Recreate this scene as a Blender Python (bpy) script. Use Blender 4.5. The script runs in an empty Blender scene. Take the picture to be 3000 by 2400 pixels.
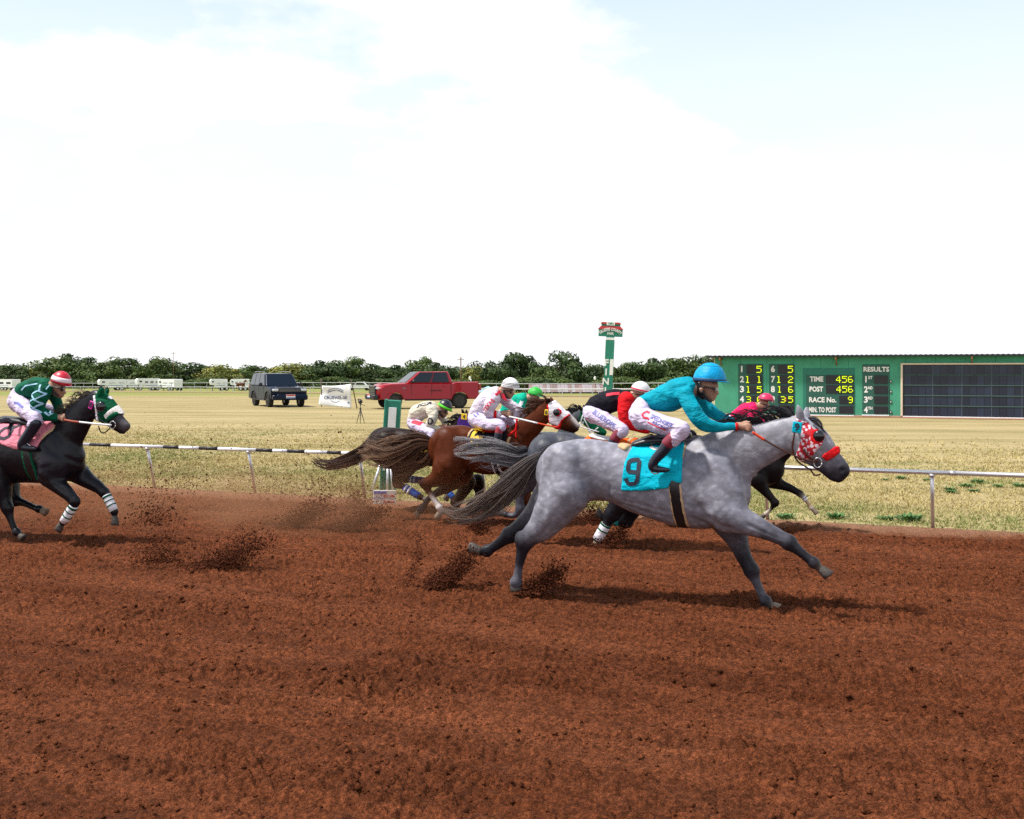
import bpy, math, random
import numpy as np
from mathutils import Vector, Matrix
from mathutils.bvhtree import BVHTree
random.seed(7); np.random.seed(7)
R = math.radians
scene = bpy.context.scene
COL = scene.collection

# ------------------------------------------------------------------ camera
F, CX, HY, CH = 3300.0, 1500.0, 1090.0, 2.0      # focal length in photo pixels, centre, horizon row, eye height
cam = bpy.data.cameras.new('camera')
cam.sensor_width = 36.0
cam.lens = 36.0 * F / 3000.0
cam.shift_y = -(1200.0 - HY) / 3000.0
cam.clip_start, cam.clip_end = 0.1, 9000.0
camo = bpy.data.objects.new('camera', cam); COL.objects.link(camo)
camo.location = (0, 0, CH); camo.rotation_euler = (R(90), 0, 0)
scene.camera = camo

# ------------------------------------------------------------------ sky, sun, exposure
SUN_EL, SUN_AZ = R(60), R(262)          # azimuth clockwise from +Y
SUN_DIR = Vector((math.sin(SUN_AZ) * math.cos(SUN_EL), math.cos(SUN_AZ) * math.cos(SUN_EL), math.sin(SUN_EL)))
world = bpy.data.worlds.new('World'); scene.world = world; world.use_nodes = True
def build_sky():
    nt = world.node_tree; N = nt.nodes; L = nt.links; N.clear()
    out = N.new('ShaderNodeOutputWorld'); bg = N.new('ShaderNodeBackground')
    sky = N.new('ShaderNodeTexSky'); sky.sky_type = 'NISHITA'; sky.sun_disc = False
    sky.sun_elevation = SUN_EL; sky.sun_rotation = SUN_AZ; sky.dust_density = 2.0; sky.air_density = 1.0
    tc = N.new('ShaderNodeTexCoord')
    sep = N.new('ShaderNodeSeparateXYZ'); L.new(tc.outputs['Generated'], sep.inputs[0])
    # cloud deck: project the direction on a high plane
    zc = N.new('ShaderNodeMath'); zc.operation = 'MAXIMUM'; L.new(sep.outputs['Z'], zc.inputs[0]); zc.inputs[1].default_value = 0.0
    za = N.new('ShaderNodeMath'); za.operation = 'ADD'; L.new(zc.outputs[0], za.inputs[0]); za.inputs[1].default_value = 0.30
    dv = N.new('ShaderNodeVectorMath'); dv.operation = 'DIVIDE'
    cmb = N.new('ShaderNodeCombineXYZ')
    for k in range(3): L.new(za.outputs[0], cmb.inputs[k])
    L.new(tc.outputs['Generated'], dv.inputs[0]); L.new(cmb.outputs[0], dv.inputs[1])
    mp = N.new('ShaderNodeMapping'); L.new(dv.outputs[0], mp.inputs[0]); mp.inputs['Location'].default_value = (3.35, 1.9, 0.4)
    n1 = N.new('ShaderNodeTexNoise'); n1.inputs['Scale'].default_value = 1.55; n1.inputs['Detail'].default_value = 9; n1.inputs['Roughness'].default_value = 0.56
    L.new(mp.outputs[0], n1.inputs['Vector'])
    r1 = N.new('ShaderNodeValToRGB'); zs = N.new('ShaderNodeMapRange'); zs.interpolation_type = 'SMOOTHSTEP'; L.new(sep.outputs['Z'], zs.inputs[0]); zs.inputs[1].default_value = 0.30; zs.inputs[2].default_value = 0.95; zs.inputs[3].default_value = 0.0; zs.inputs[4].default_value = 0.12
    th = N.new('ShaderNodeMath'); th.operation = 'SUBTRACT'; L.new(n1.outputs[0], th.inputs[0]); L.new(zs.outputs[0], th.inputs[1])     # clouds thinned overhead, out of view, to lower the sky's fill light
    L.new(th.outputs[0], r1.inputs[0])
    r1.color_ramp.elements[0].position = 0.42; r1.color_ramp.elements[0].color = (0, 0, 0, 1)
    r1.color_ramp.elements[1].position = 0.51; r1.color_ramp.elements[1].color = (1, 1, 1, 1)
    # haze towards the horizon
    hz = N.new('ShaderNodeMapRange'); L.new(sep.outputs['Z'], hz.inputs[0])
    hz.inputs[1].default_value = 0.02; hz.inputs[2].default_value = 0.34; hz.inputs[3].default_value = 1.0; hz.inputs[4].default_value = 0.0
    mx = N.new('ShaderNodeMath'); mx.operation = 'MAXIMUM'; L.new(r1.outputs[0], mx.inputs[0]); L.new(hz.outputs[0], mx.inputs[1])
    # pale summer blue: the sky texture lifted by thin high veil
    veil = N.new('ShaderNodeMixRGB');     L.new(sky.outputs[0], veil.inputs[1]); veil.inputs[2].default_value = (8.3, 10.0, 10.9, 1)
    vz = N.new('ShaderNodeMapRange'); L.new(sep.outputs['Z'], vz.inputs[0]); vz.inputs[1].default_value = 0.2; vz.inputs[2].default_value = 0.9; vz.inputs[3].default_value = 0.92; vz.inputs[4].default_value = 0.15  # veil thins towards the zenith, also to lower the fill light
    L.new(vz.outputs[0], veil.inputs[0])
    # soft grey modelling inside the clouds
    n2 = N.new('ShaderNodeTexNoise'); n2.inputs['Scale'].default_value = 2.6; n2.inputs['Detail'].default_value = 5
    L.new(mp.outputs[0], n2.inputs['Vector'])
    cr = N.new('ShaderNodeValToRGB'); L.new(n2.outputs[0], cr.inputs[0])
    cr.color_ramp.elements[0].position = 0.32; cr.color_ramp.elements[0].color = (10.2, 10.3, 10.5, 1)
    cr.color_ramp.elements[1].position = 0.55; cr.color_ramp.elements[1].color = (11.2, 11.2, 11.2, 1)
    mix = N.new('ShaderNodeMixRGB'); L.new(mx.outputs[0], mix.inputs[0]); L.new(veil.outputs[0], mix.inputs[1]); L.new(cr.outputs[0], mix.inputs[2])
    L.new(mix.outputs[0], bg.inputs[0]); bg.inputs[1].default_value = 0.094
    L.new(bg.outputs[0], out.inputs[0])
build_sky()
sun = bpy.data.lights.new('sun', 'SUN'); sun.energy = 5.0; sun.angle = R(5); sun.color = (1.0, 0.95, 0.87)
suno = bpy.data.objects.new('sun', sun); COL.objects.link(suno)
suno.rotation_euler = SUN_DIR.to_track_quat('Z', 'Y').to_euler(); suno.location = (0, 0, 60)
scene.view_settings.view_transform = 'Standard'; scene.view_settings.look = 'None'
scene.view_settings.exposure = 0.15; scene.view_settings.gamma = 1.0; scene.view_settings.use_curve_mapping = False
scene.cycles.max_bounces = 6; scene.cycles.use_denoising = False; scene.cycles.caustics_reflective = False; scene.cycles.caustics_refractive = False; scene.cycles.sample_clamp_indirect = 1.2; scene.cycles.sample_clamp_direct = 4.0

# ------------------------------------------------------------------ helpers: pixels, meshes, objects, materials
def lin(r, g, b):
    f = lambda c: (c / 255.0) / 12.92 if c / 255.0 <= 0.04045 else ((c / 255.0 + 0.055) / 1.055) ** 2.4
    return (f(r), f(g), f(b))
def ground_pt(px, py, z=0.0):                 # where a pixel's ray meets the level ground
    t = F * (CH - z) / (py - HY)
    return Vector(((px - CX) / F * t, t, z))
def at_depth(px, py, d):
    return Vector(((px - CX) / F * d, d, CH - (py - HY) / F * d))
def terrain_z(y, x=None):                     # level infield, then land falling gently to the creek trees, a little more to the right
    y = np.asarray(y, dtype=float); x = np.zeros_like(y) if x is None else np.asarray(x, dtype=float)
    t = np.maximum(y - 80.0, 0.0); u = np.clip((x / np.maximum(y, 1.0) + 0.18) / 0.24, 0, 1)
    return -(0.0124 + 0.0058 * u * u * (3 - 2 * u)) * t * t / (t + 14.0)
def terrain_pt(px, d):
    x = (px - CX) / F * d; return Vector((x, d, float(terrain_z(d, x))))

class MB:                                     # collects faces; build() makes ONE mesh object
    def __init__(s): s.v = []; s.f = []
    def add(s, vs, fs):
        o = len(s.v); s.v += [tuple(x) for x in vs]; s.f += [tuple(i + o for i in q) for q in fs]; return s
    def box(s, c, size, M=None, bev=0.0):
        x, y, z = (k / 2 for k in size)
        if bev > 0:
            b = min(bev, x * .9, y * .9, z * .9); P = []
            for sx in (-1, 1):
                for sy in (-1, 1):
                    for sz in (-1, 1):
                        P += [(sx * x, sy * (y - b), sz * (z - b)), (sx * (x - b), sy * y, sz * (z - b)), (sx * (x - b), sy * (y - b), sz * z)]
            idx = lambda sx, sy, sz, k: (((sx > 0) * 2 + (sy > 0)) * 2 + (sz > 0)) * 3 + k
            Fc = []
            for q in (-1, 1):
                for k in range(3):
                    o = [[q if k == 0 else 0, 0, 0]]
                    a = [(-1, -1), (-1, 1), (1, 1), (1, -1)]
                    f = []
                    for u, w in a:
                        t = [u, w]; t.insert(k, q); f.append(idx(*t, k))
                    Fc.append(f if q < 0 else f[::-1])
            for k in range(3):                # edge chamfers, along axis k
                i, j = [m for m in range(3) if m != k]
                for u in (-1, 1):
                    for w in (-1, 1):
                        t0 = [0, 0, 0]; t0[i] = u; t0[j] = w
                        A = list(t0); A[k] = -1; B = list(t0); B[k] = 1
                        Fc.append([idx(*A, i), idx(*A, j), idx(*B, j), idx(*B, i)])
            for sx in (-1, 1):
                for sy in (-1, 1):
                    for sz in (-1, 1): Fc.append([idx(sx, sy, sz, 0), idx(sx, sy, sz, 1), idx(sx, sy, sz, 2)])
        else:
            P = [(sx * x, sy * y, sz * z) for sx in (-1, 1) for sy in (-1, 1) for sz in (-1, 1)]
            Fc = [(0, 1, 3, 2), (4, 6, 7, 5), (0, 4, 5, 1), (2, 3, 7, 6), (0, 2, 6, 4), (1, 5, 7, 3)]
        V = [Vector(p) for p in P]
        if M is not None: V = [M @ v for v in V]
        c = Vector(c); return s.add([v + c for v in V], Fc)
    def tube(s, pts, rad, n=8, cap=True):
        pts = [Vector(p) for p in pts]
        rad = rad if hasattr(rad, '__len__') else [rad] * len(pts)
        o = len(s.v); prev = None; rings = []
        for i, p in enumerate(pts):
            d = (pts[min(i + 1, len(pts) - 1)] - pts[max(i - 1, 0)]).normalized()
            if prev is None:
                a = d.cross(Vector((0, 0, 1)))
                if a.length < 1e-3: a = d.cross(Vector((1, 0, 0)))
            else: a = prev - d * prev.dot(d)
            a.normalize(); b = d.cross(a); prev = a
            for k in range(n):
                t = 2 * math.pi * k / n; s.v.append(tuple(p + (a * math.cos(t) + b * math.sin(t)) * rad[i]))
        m = len(pts)
        for i in range(m - 1):
            for k in range(n):
                s.f.append((o + i * n + k, o + i * n + (k + 1) % n, o + (i + 1) * n + (k + 1) % n, o + (i + 1) * n + k))
        if cap:
            s.f.append(tuple(o + k for k in range(n))[::-1]); s.f.append(tuple(o + (m - 1) * n + k for k in range(n)))
        return s
    def prism(s, poly, y0, y1, M=None):       # polygon in (x,z) swept along y
        n = len(poly); V = [Vector((p[0], y0, p[1])) for p in poly] + [Vector((p[0], y1, p[1])) for p in poly]
        if M is not None: V = [M @ v for v in V]
        return s.add(V, [tuple(range(n)), tuple(range(2 * n - 1, n - 1, -1))] + [(i + n, (i + 1) % n + n, (i + 1) % n, i) for i in range(n)])
    def build(s, name, mat, parent=None, smooth=False, world_coords=False, auto=None):
        return mk(name, s.v, s.f, mat, parent, smooth, world_coords)
def mk(name, v, f, mat, parent=None, smooth=False, world_coords=False):
    me = bpy.data.meshes.new(name)
    if parent is not None and world_coords:
        L = parent_origin(parent); v = [(a[0] - L[0], a[1] - L[1], a[2] - L[2]) for a in v]
    me.from_pydata([tuple(map(float, a)) for a in v], [], [tuple(map(int, q)) for q in f]); me.validate(); me.update()
    return link_mesh(name, me, mat, parent, smooth)
def parent_origin(p):
    o = Vector((0, 0, 0))
    while p is not None: o += p.location; p = p.parent
    return o
def link_mesh(name, me, mat, parent=None, smooth=False):
    if smooth: me.polygons.foreach_set('use_smooth', [True] * len(me.polygons))
    o = bpy.data.objects.new(name, me)
    if mat is not None: me.materials.append(mat)
    COL.objects.link(o); o.parent = parent
    return o
def np_mesh(name, V, Q, mat, parent=None, smooth=True, col=None, tri=False):
    V = np.asarray(V, dtype=np.float32); Q = np.asarray(Q, dtype=np.int32); k = Q.shape[1]
    me = bpy.data.meshes.new(name)
    me.vertices.add(len(V)); me.vertices.foreach_set('co', V.ravel())
    me.loops.add(Q.size); me.loops.foreach_set('vertex_index', Q.ravel())
    me.polygons.add(len(Q)); me.polygons.foreach_set('loop_start', np.arange(0, Q.size, k, dtype=np.int32))
    me.polygons.foreach_set('loop_total', np.full(len(Q), k, dtype=np.int32))
    if smooth: me.polygons.foreach_set('use_smooth', np.ones(len(Q), dtype=bool))
    me.update(calc_edges=True)
    if col is not None:
        at = me.color_attributes.new('Col', 'FLOAT_COLOR', 'POINT')
        c4 = np.ones((len(V), 4), dtype=np.float32); c4[:, :3] = col; at.data.foreach_set('color', c4.ravel())
    return link_mesh(name, me, mat, parent, False)
def empty(name, loc, rz=0.0):
    o = bpy.data.objects.new(name, None); COL.objects.link(o); o.location = loc; o.rotation_euler = (0, 0, rz)
    o.empty_display_size = 0.2; return o
def tag(o, label=None, cat=None, group=None, kind=None):
    if label: o['label'] = label
    if cat: o['category'] = cat
    if group: o['group'] = group
    if kind: o['kind'] = kind
    return o
def copy_tree(o, parent=None):
    c = o.copy(); COL.objects.link(c); c.parent = parent
    for ch in o.children: copy_tree(ch, c)
    return c

MATS = {}
def mat(name, color, rough=0.6, metal=0.0, noise=0.0, nscale=8.0, bump=0.0, bscale=60.0, attr=False, emit=None, coat=0.0, spec=0.5, sheen=0.0, stretch=None, trans=0.0):
    if name in MATS: return MATS[name]
    m = bpy.data.materials.new(name); m.use_nodes = True; nt = m.node_tree; N = nt.nodes; L = nt.links
    b = N['Principled BSDF']; b.inputs['Roughness'].default_value = rough; b.inputs['Metallic'].default_value = metal
    b.inputs['Coat Weight'].default_value = coat; b.inputs['Coat Roughness'].default_value = 0.05
    b.inputs['Specular IOR Level'].default_value = spec; b.inputs['Sheen Weight'].default_value = sheen
    c = (*color, 1); src = None
    if attr:
        a = N.new('ShaderNodeAttribute'); a.attribute_name = 'Col'; src = a.outputs['Color']
    if noise > 0:
        tc = N.new('ShaderNodeTexCoord'); mp = N.new('ShaderNodeMapping'); L.new(tc.outputs['Object'], mp.inputs[0])
        if stretch: mp.inputs['Scale'].default_value = stretch
        n = N.new('ShaderNodeTexNoise'); n.inputs['Scale'].default_value = nscale; n.inputs['Detail'].default_value = 5; n.inputs['Roughness'].default_value = 0.6
        L.new(mp.outputs[0], n.inputs['Vector'])
        mr = N.new('ShaderNodeMapRange'); L.new(n.outputs[0], mr.inputs[0]); mr.inputs[1].default_value = 0.25; mr.inputs[2].default_value = 0.75
        mr.inputs[3].default_value = 1 - noise; mr.inputs[4].default_value = 1 + noise
        mm = N.new('ShaderNodeVectorMath'); mm.operation = 'SCALE'; L.new(mr.outputs[0], mm.inputs['Scale'])
        if src: L.new(src, mm.inputs[0])
        else: mm.inputs[0].default_value = color
        src = mm.outputs[0]
    if src: L.new(src, b.inputs['Base Color'])
    else: b.inputs['Base Color'].default_value = c
    if bump > 0:
        tc2 = N.new('ShaderNodeTexCoord'); n2 = N.new('ShaderNodeTexNoise'); n2.inputs['Scale'].default_value = bscale; n2.inputs['Detail'].default_value = 4
        mp2 = N.new('ShaderNodeMapping'); L.new(tc2.outputs['Object'], mp2.inputs[0]); L.new(mp2.outputs[0], n2.inputs['Vector'])
        if stretch: mp2.inputs['Scale'].default_value = stretch
        bp = N.new('ShaderNodeBump'); bp.inputs['Strength'].default_value = bump; bp.inputs['Distance'].default_value = 0.02
        L.new(n2.outputs[0], bp.inputs['Height']); L.new(bp.outputs[0], b.inputs['Normal'])
    if emit:
        b.inputs['Emission Color'].default_value = (*emit[0], 1); b.inputs['Emission Strength'].default_value = emit[1]
    MATS[name] = m; return m

_tab = {}
def vnoise(x, y, seed=0):                     # smooth value noise on a 256 lattice, 0..1
    if seed not in _tab: _tab[seed] = np.random.RandomState(1000 + seed).rand(256, 256).astype(np.float32)
    T = _tab[seed]; xi = np.floor(x).astype(np.int64); yi = np.floor(y).astype(np.int64)
    fx = (x - xi).astype(np.float32); fy = (y - yi).astype(np.float32)
    fx = fx * fx * (3 - 2 * fx); fy = fy * fy * (3 - 2 * fy)
    a = T[xi & 255, yi & 255]; b = T[(xi + 1) & 255, yi & 255]; c = T[xi & 255, (yi + 1) & 255]; d = T[(xi + 1) & 255, (yi + 1) & 255]
    return (a * (1 - fx) + b * fx) * (1 - fy) + (c * (1 - fx) + d * fx) * fy
def fbm(x, y, seed=0, oct=4, gain=0.5):
    s = 0; a = 1; t = 0
    for k in range(oct):
        s = s + a * vnoise(x * 2 ** k + 17.3 * k, y * 2 ** k + 9.1 * k, seed + k); t += a; a *= gain
    return s / t

def text_mesh(body, height, bold=0.0, font_shear=0.0, align='CENTER', res=2):   # flat mesh data in (x,y), cap height = height
    cu = bpy.data.curves.new('t', 'FONT'); cu.body = body; cu.size = 1.0; cu.align_x = align; cu.align_y = 'CENTER'; cu.offset = bold; cu.resolution_u = res; cu.shear = font_shear
    ob = bpy.data.objects.new('t', cu); COL.objects.link(ob)
    dg = bpy.context.evaluated_depsgraph_get(); me = bpy.data.meshes.new_from_object(ob.evaluated_get(dg))
    V = np.zeros(len(me.vertices) * 3, dtype=np.float32); me.vertices.foreach_get('co', V); V = V.reshape(-1, 3)
    fs = [tuple(p.vertices) for p in me.polygons]
    bpy.data.objects.remove(ob); bpy.data.curves.remove(cu); bpy.data.meshes.remove(me)
    if len(V): V = V * (height / 0.70)
    return V, fs
# ------------------------------------------------------------------ the setting: ground, track, grass
RA = ground_pt(455, 1430); RB = ground_pt(2733, 1548)          # two rail-post feet
RDIR = (RB - RA).normalized(); RNOR = Vector((-RDIR.y, RDIR.x, 0))   # along the rail, towards the infield
def rail_pt(s, off=0.0, z=0.0): p = RA + RDIR * s + RNOR * off; return Vector((p.x, p.y, z))

def dirt_material():
    m = bpy.data.materials.new('red_dirt'); m.use_nodes = True; N = m.node_tree.nodes; L = m.node_tree.links
    b = N['Principled BSDF']; b.inputs['Roughness'].default_value = 0.95; b.inputs['Specular IOR Level'].default_value = 0.1
    tc = N.new('ShaderNodeTexCoord')
    ro = N.new('ShaderNodeMapping'); L.new(tc.outputs['Object'], ro.inputs[0]); ro.inputs['Rotation'].default_value = (0, 0, R(23.4))   # along / across the track
    def noise(scale, det, st=(1, 1, 1), rough=0.65, loc=(0, 0, 0)):
        mp = N.new('ShaderNodeMapping'); L.new(ro.outputs[0], mp.inputs[0]); mp.inputs['Scale'].default_value = st; mp.inputs['Location'].default_value = loc
        n = N.new('ShaderNodeTexNoise'); n.inputs['Scale'].default_value = scale; n.inputs['Detail'].default_value = det; n.inputs['Roughness'].default_value = rough
        L.new(mp.outputs[0], n.inputs['Vector']); return n.outputs[0]
    def rng(src, a, b_, lo, hi):
        mr = N.new('ShaderNodeMapRange'); L.new(src, mr.inputs[0])
        for k, v in enumerate((a, b_, lo, hi)): mr.inputs[k + 1].default_value = v
        return mr.outputs[0]
    def mul(a, f):
        sc = N.new('ShaderNodeVectorMath'); sc.operation = 'SCALE'; L.new(a, sc.inputs[0]); L.new(f, sc.inputs['Scale']); return sc.outputs[0]
    cr = N.new('ShaderNodeValToRGB'); L.new(noise(0.9, 7, (0.22, 1.3, 1)), cr.inputs[0]); e = cr.color_ramp.elements       # damp and dry streaks
    e[0].position = 0.32; e[0].color = (0.150, 0.0425, 0.0160, 1); e[1].position = 0.68; e[1].color = (0.240, 0.0745, 0.0310, 1)
    c = mul(cr.outputs[0], rng(noise(26, 6, (1, 1, 1), 0.75), 0.40, 0.61, 0.50, 1.30))                                   # crumbs, darker and lighter at random
    c = mul(c, rng(noise(75, 4, (1, 1, 1), 0.7), 0.36, 0.64, 0.62, 1.35))
    c = mul(c, rng(noise(4.5, 4, (0.10, 1, 1), 0.6), 0.38, 0.62, 0.84, 1.14))                                               # damp harrow lines, painted to stand in for ridge shading too
    dt = N.new('ShaderNodeVectorMath'); dt.operation = 'DOT_PRODUCT'; L.new(tc.outputs['Object'], dt.inputs[0]); dt.inputs[1].default_value = (RNOR.x, RNOR.y, 0)
    c0 = RA.x * RNOR.x + RA.y * RNOR.y                                                                                     # pale dry verge beside the rail
    ad = N.new('ShaderNodeMath'); ad.operation = 'MULTIPLY_ADD'; L.new(noise(3, 4), ad.inputs[0]); ad.inputs[1].default_value = 0.5; L.new(dt.outputs['Value'], ad.inputs[2])
    mx = N.new('ShaderNodeMixRGB'); L.new(rng(ad.outputs[0], c0 - 0.55, c0 + 0.05, 0, 0.85), mx.inputs[0]); L.new(c, mx.inputs[1]); mx.inputs[2].default_value = (0.36, 0.19, 0.115, 1)
    L.new(mx.outputs[0], b.inputs['Base Color'])
    b1 = N.new('ShaderNodeBump'); b1.inputs['Strength'].default_value = 1.0; b1.inputs['Distance'].default_value = 0.020; L.new(noise(90, 5, (1, 1, 1), 0.7), b1.inputs['Height'])
    b2 = N.new('ShaderNodeBump'); b2.inputs['Strength'].default_value = 0.9; b2.inputs['Distance'].default_value = 0.05; L.new(noise(30, 5, (1, 1, 1), 0.7), b2.inputs['Height']); L.new(b1.outputs[0], b2.inputs['Normal'])
    L.new(b2.outputs[0], b.inputs['Normal'])
    return m
M_DIRT = dirt_material()
def grass_ground_material():
    m = bpy.data.materials.new('dry_infield'); m.use_nodes = True; N = m.node_tree.nodes; L = m.node_tree.links
    b = N['Principled BSDF']; b.inputs['Roughness'].default_value = 0.95; b.inputs['Specular IOR Level'].default_value = 0.1
    tc = N.new('ShaderNodeTexCoord')
    def noise(scale, det, st=(1, 1, 1), rough=0.6):
        mp = N.new('ShaderNodeMapping'); L.new(tc.outputs['Object'], mp.inputs[0]); mp.inputs['Rotation'].default_value = (0, 0, R(18)); mp.inputs['Scale'].default_value = st
        n = N.new('ShaderNodeTexNoise'); n.inputs['Scale'].default_value = scale; n.inputs['Detail'].default_value = det; n.inputs['Roughness'].default_value = rough
        L.new(mp.outputs[0], n.inputs['Vector']); return n.outputs[0]
    cr = N.new('ShaderNodeValToRGB'); L.new(noise(0.30, 8, (0.25, 1.5, 1), 0.75), cr.inputs[0]); e = cr.color_ramp.elements
    e[0].position = 0.33; e[0].color = (0.165, 0.150, 0.055, 1); e[1].position = 0.45; e[1].color = (0.295, 0.240, 0.115, 1)
    x = e.new(0.60); x.color = (0.41, 0.33, 0.175, 1); x = e.new(0.75); x.color = (0.28, 0.225, 0.11, 1)
    # green strip on the far side of the infield, where the far track is watered
    sep = N.new('ShaderNodeSeparateXYZ'); L.new(tc.outputs['Object'], sep.inputs[0])
    nz = N.new('ShaderNodeMath'); nz.operation = 'MULTIPLY_ADD'; L.new(noise(0.06, 3), nz.inputs[0]); nz.inputs[1].default_value = 30; L.new(sep.outputs['Y'], nz.inputs[2])
    g = N.new('ShaderNodeValToRGB'); mr = N.new('ShaderNodeMapRange'); L.new(nz.outputs[0], mr.inputs[0]); mr.inputs[1].default_value = 85; mr.inputs[2].default_value = 285
    L.new(mr.outputs[0], g.inputs[0]); q = g.color_ramp.elements
    q[0].position = 0.12; q[0].color = (0, 0, 0, 1); q[1].position = 0.22; q[1].color = (0.8, 0.8, 0.8, 1)
    mx = N.new('ShaderNodeMixRGB'); L.new(g.outputs[0], mx.inputs[0]); L.new(cr.outputs[0], mx.inputs[1]); mx.inputs[2].default_value = (0.20, 0.235, 0.055, 1)
    mr2 = N.new('ShaderNodeMapRange'); L.new(noise(22, 5), mr2.inputs[0]); mr2.inputs[1].default_value = 0.3; mr2.inputs[2].default_value = 0.7; mr2.inputs[3].default_value = 0.74; mr2.inputs[4].default_value = 1.22
    sc = N.new('ShaderNodeVectorMath'); sc.operation = 'SCALE'; L.new(mx.outputs[0], sc.inputs[0]); L.new(mr2.outputs[0], sc.inputs['Scale'])
    L.new(sc.outputs[0], b.inputs['Base Color'])
    bp = N.new('ShaderNodeBump'); bp.inputs['Strength'].default_value = 0.8; bp.inputs['Distance'].default_value = 0.05
    L.new(noise(14, 6), bp.inputs['Height']); L.new(bp.outputs[0], b.inputs['Normal'])
    return m
M_FIELD = grass_ground_material()

def build_ground():                            # rows run along the rail: level under the loose track, then infield and falling land
    ss = np.unique(np.concatenate([np.linspace(-3200, -240, 14), np.linspace(-240, 260, 101), np.linspace(260, 3200, 14)]))
    ws = np.unique(np.concatenate([np.linspace(-300, -0.35, 5), [0.0, 0.6], np.linspace(2, 520, 125), np.linspace(520, 4200, 15)]))
    S, Wd = np.meshgrid(ss, ws); X = RA.x + RDIR.x * S + RNOR.x * Wd; Y = RA.y + RDIR.y * S + RNOR.y * Wd
    Yc = np.clip(Y, 0, 420); Z = terrain_z(Yc, X * Yc / np.maximum(Y, 1)) + np.maximum(Y - 600, 0) * 0.004; Z = np.where(Wd < -0.2, -0.14, Z)
    V = np.stack([X, Y, Z], -1).reshape(-1, 3); nx = len(ss)
    i = np.arange(len(ws) - 1)[:, None] * nx + np.arange(nx - 1)[None, :]
    Q = np.stack([i, i + 1, i + nx + 1, i + nx], -1).reshape(-1, 4)
    tag(np_mesh('ground', V, Q, M_FIELD), kind='structure')
build_ground()

def track_height(X, Y):                        # harrowed, hoof-cut loose soil (metres)
    a = math.atan2(RDIR.y, RDIR.x); ca, sa = math.cos(a), math.sin(a)
    s = X * ca + Y * sa; w = -X * sa + Y * ca
    h = 0.018 * fbm(s * 0.9, w * 2.6, 11, 3)                      # long soft ridges
    wob = 0.25 * fbm(s * 0.7, w * 0.7, 15, 2)
    h += 0.040 * (0.5 + 0.5 * np.sin((w + wob) * 2 * np.pi / 0.33)) ** 2 * fbm(s * 0.5, w * 0.8, 21, 2) + 0.026 * (0.5 + 0.5 * np.sin((w + wob * 1.4) * 2 * np.pi / 0.115)) * fbm(s * 1.5, w * 2.0, 23, 2)   # harrow lines
    patch = np.clip((fbm(s * 1.1, w * 1.9, 25, 3) - 0.30) * 3.5, 0.6, 1.3)                           # rougher and smoother patches
    bil = lambda fx, fy, sd: np.abs(2 * vnoise(s * fx + 0.25 * w * fx, w * fy, sd) - 1)                # rounded lumps, sharp gaps
    h += patch * (0.016 * bil(4.6, 7.5, 31) + 0.034 * bil(9, 15, 33) + 0.032 * bil(17, 27, 35) + 0.018 * bil(27, 42, 37))
    hp = fbm(s * 2.0, w * 2.8, 61, 2); h -= 0.05 * np.clip(hp - 0.66, 0, 1) * 3; h = np.maximum(h, 0.0)
    return h
def build_track():
    # coarse bed under everything, then the fine loose surface in front of the stands
    P = [rail_pt(-400, -0.30, -0.085), rail_pt(400, -0.30, -0.085), rail_pt(400, -70, -0.085), rail_pt(-400, -70, -0.085)]
    tag(mk('track_bed', P, [(3, 2, 1, 0)], M_DIRT), kind='structure')
    nd = 690; u = np.concatenate([np.linspace(-1.15, -0.50, 110)[:-1], np.linspace(-0.50, 0.50, 960), np.linspace(0.50, 1.15, 110)[1:]]); nu = len(u)
    drail = (RA.x * RNOR.x + RA.y * RNOR.y - 0.0) / (u * RNOR.x + RNOR.y)
    edge = 0.05 * (vnoise(u * 60, u * 0 + 3, 71) - 0.6) + 0.05 * (vnoise(u * 220, u * 0 + 7, 72) - 0.5)
    t = np.linspace(0, 1, nd)
    d0 = 2.9; D = d0 * ((drail + edge)[None, :] / d0) ** t[:, None]
    X = u[None, :] * D; Y = D
    H = track_height(X, Y)
    dist = (X - RA.x) * RNOR.x + (Y - RA.y) * RNOR.y             # negative on the track
    fade = np.clip(-dist / 0.5, 0, 1)
    Z = (H - 0.068) * fade + 0.012 * (1 - fade)
    Z[-1] = -0.01
    V = np.stack([X, Y, Z], -1).reshape(-1, 3)
    i = np.arange(nd - 1)[:, None] * nu + np.arange(nu - 1)[None, :]
    Q = np.stack([i, i + 1, i + nu + 1, i + nu], -1).reshape(-1, 4)
    tag(np_mesh('dirt_track', V, Q, M_DIRT), kind='structure')
build_track()

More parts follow.
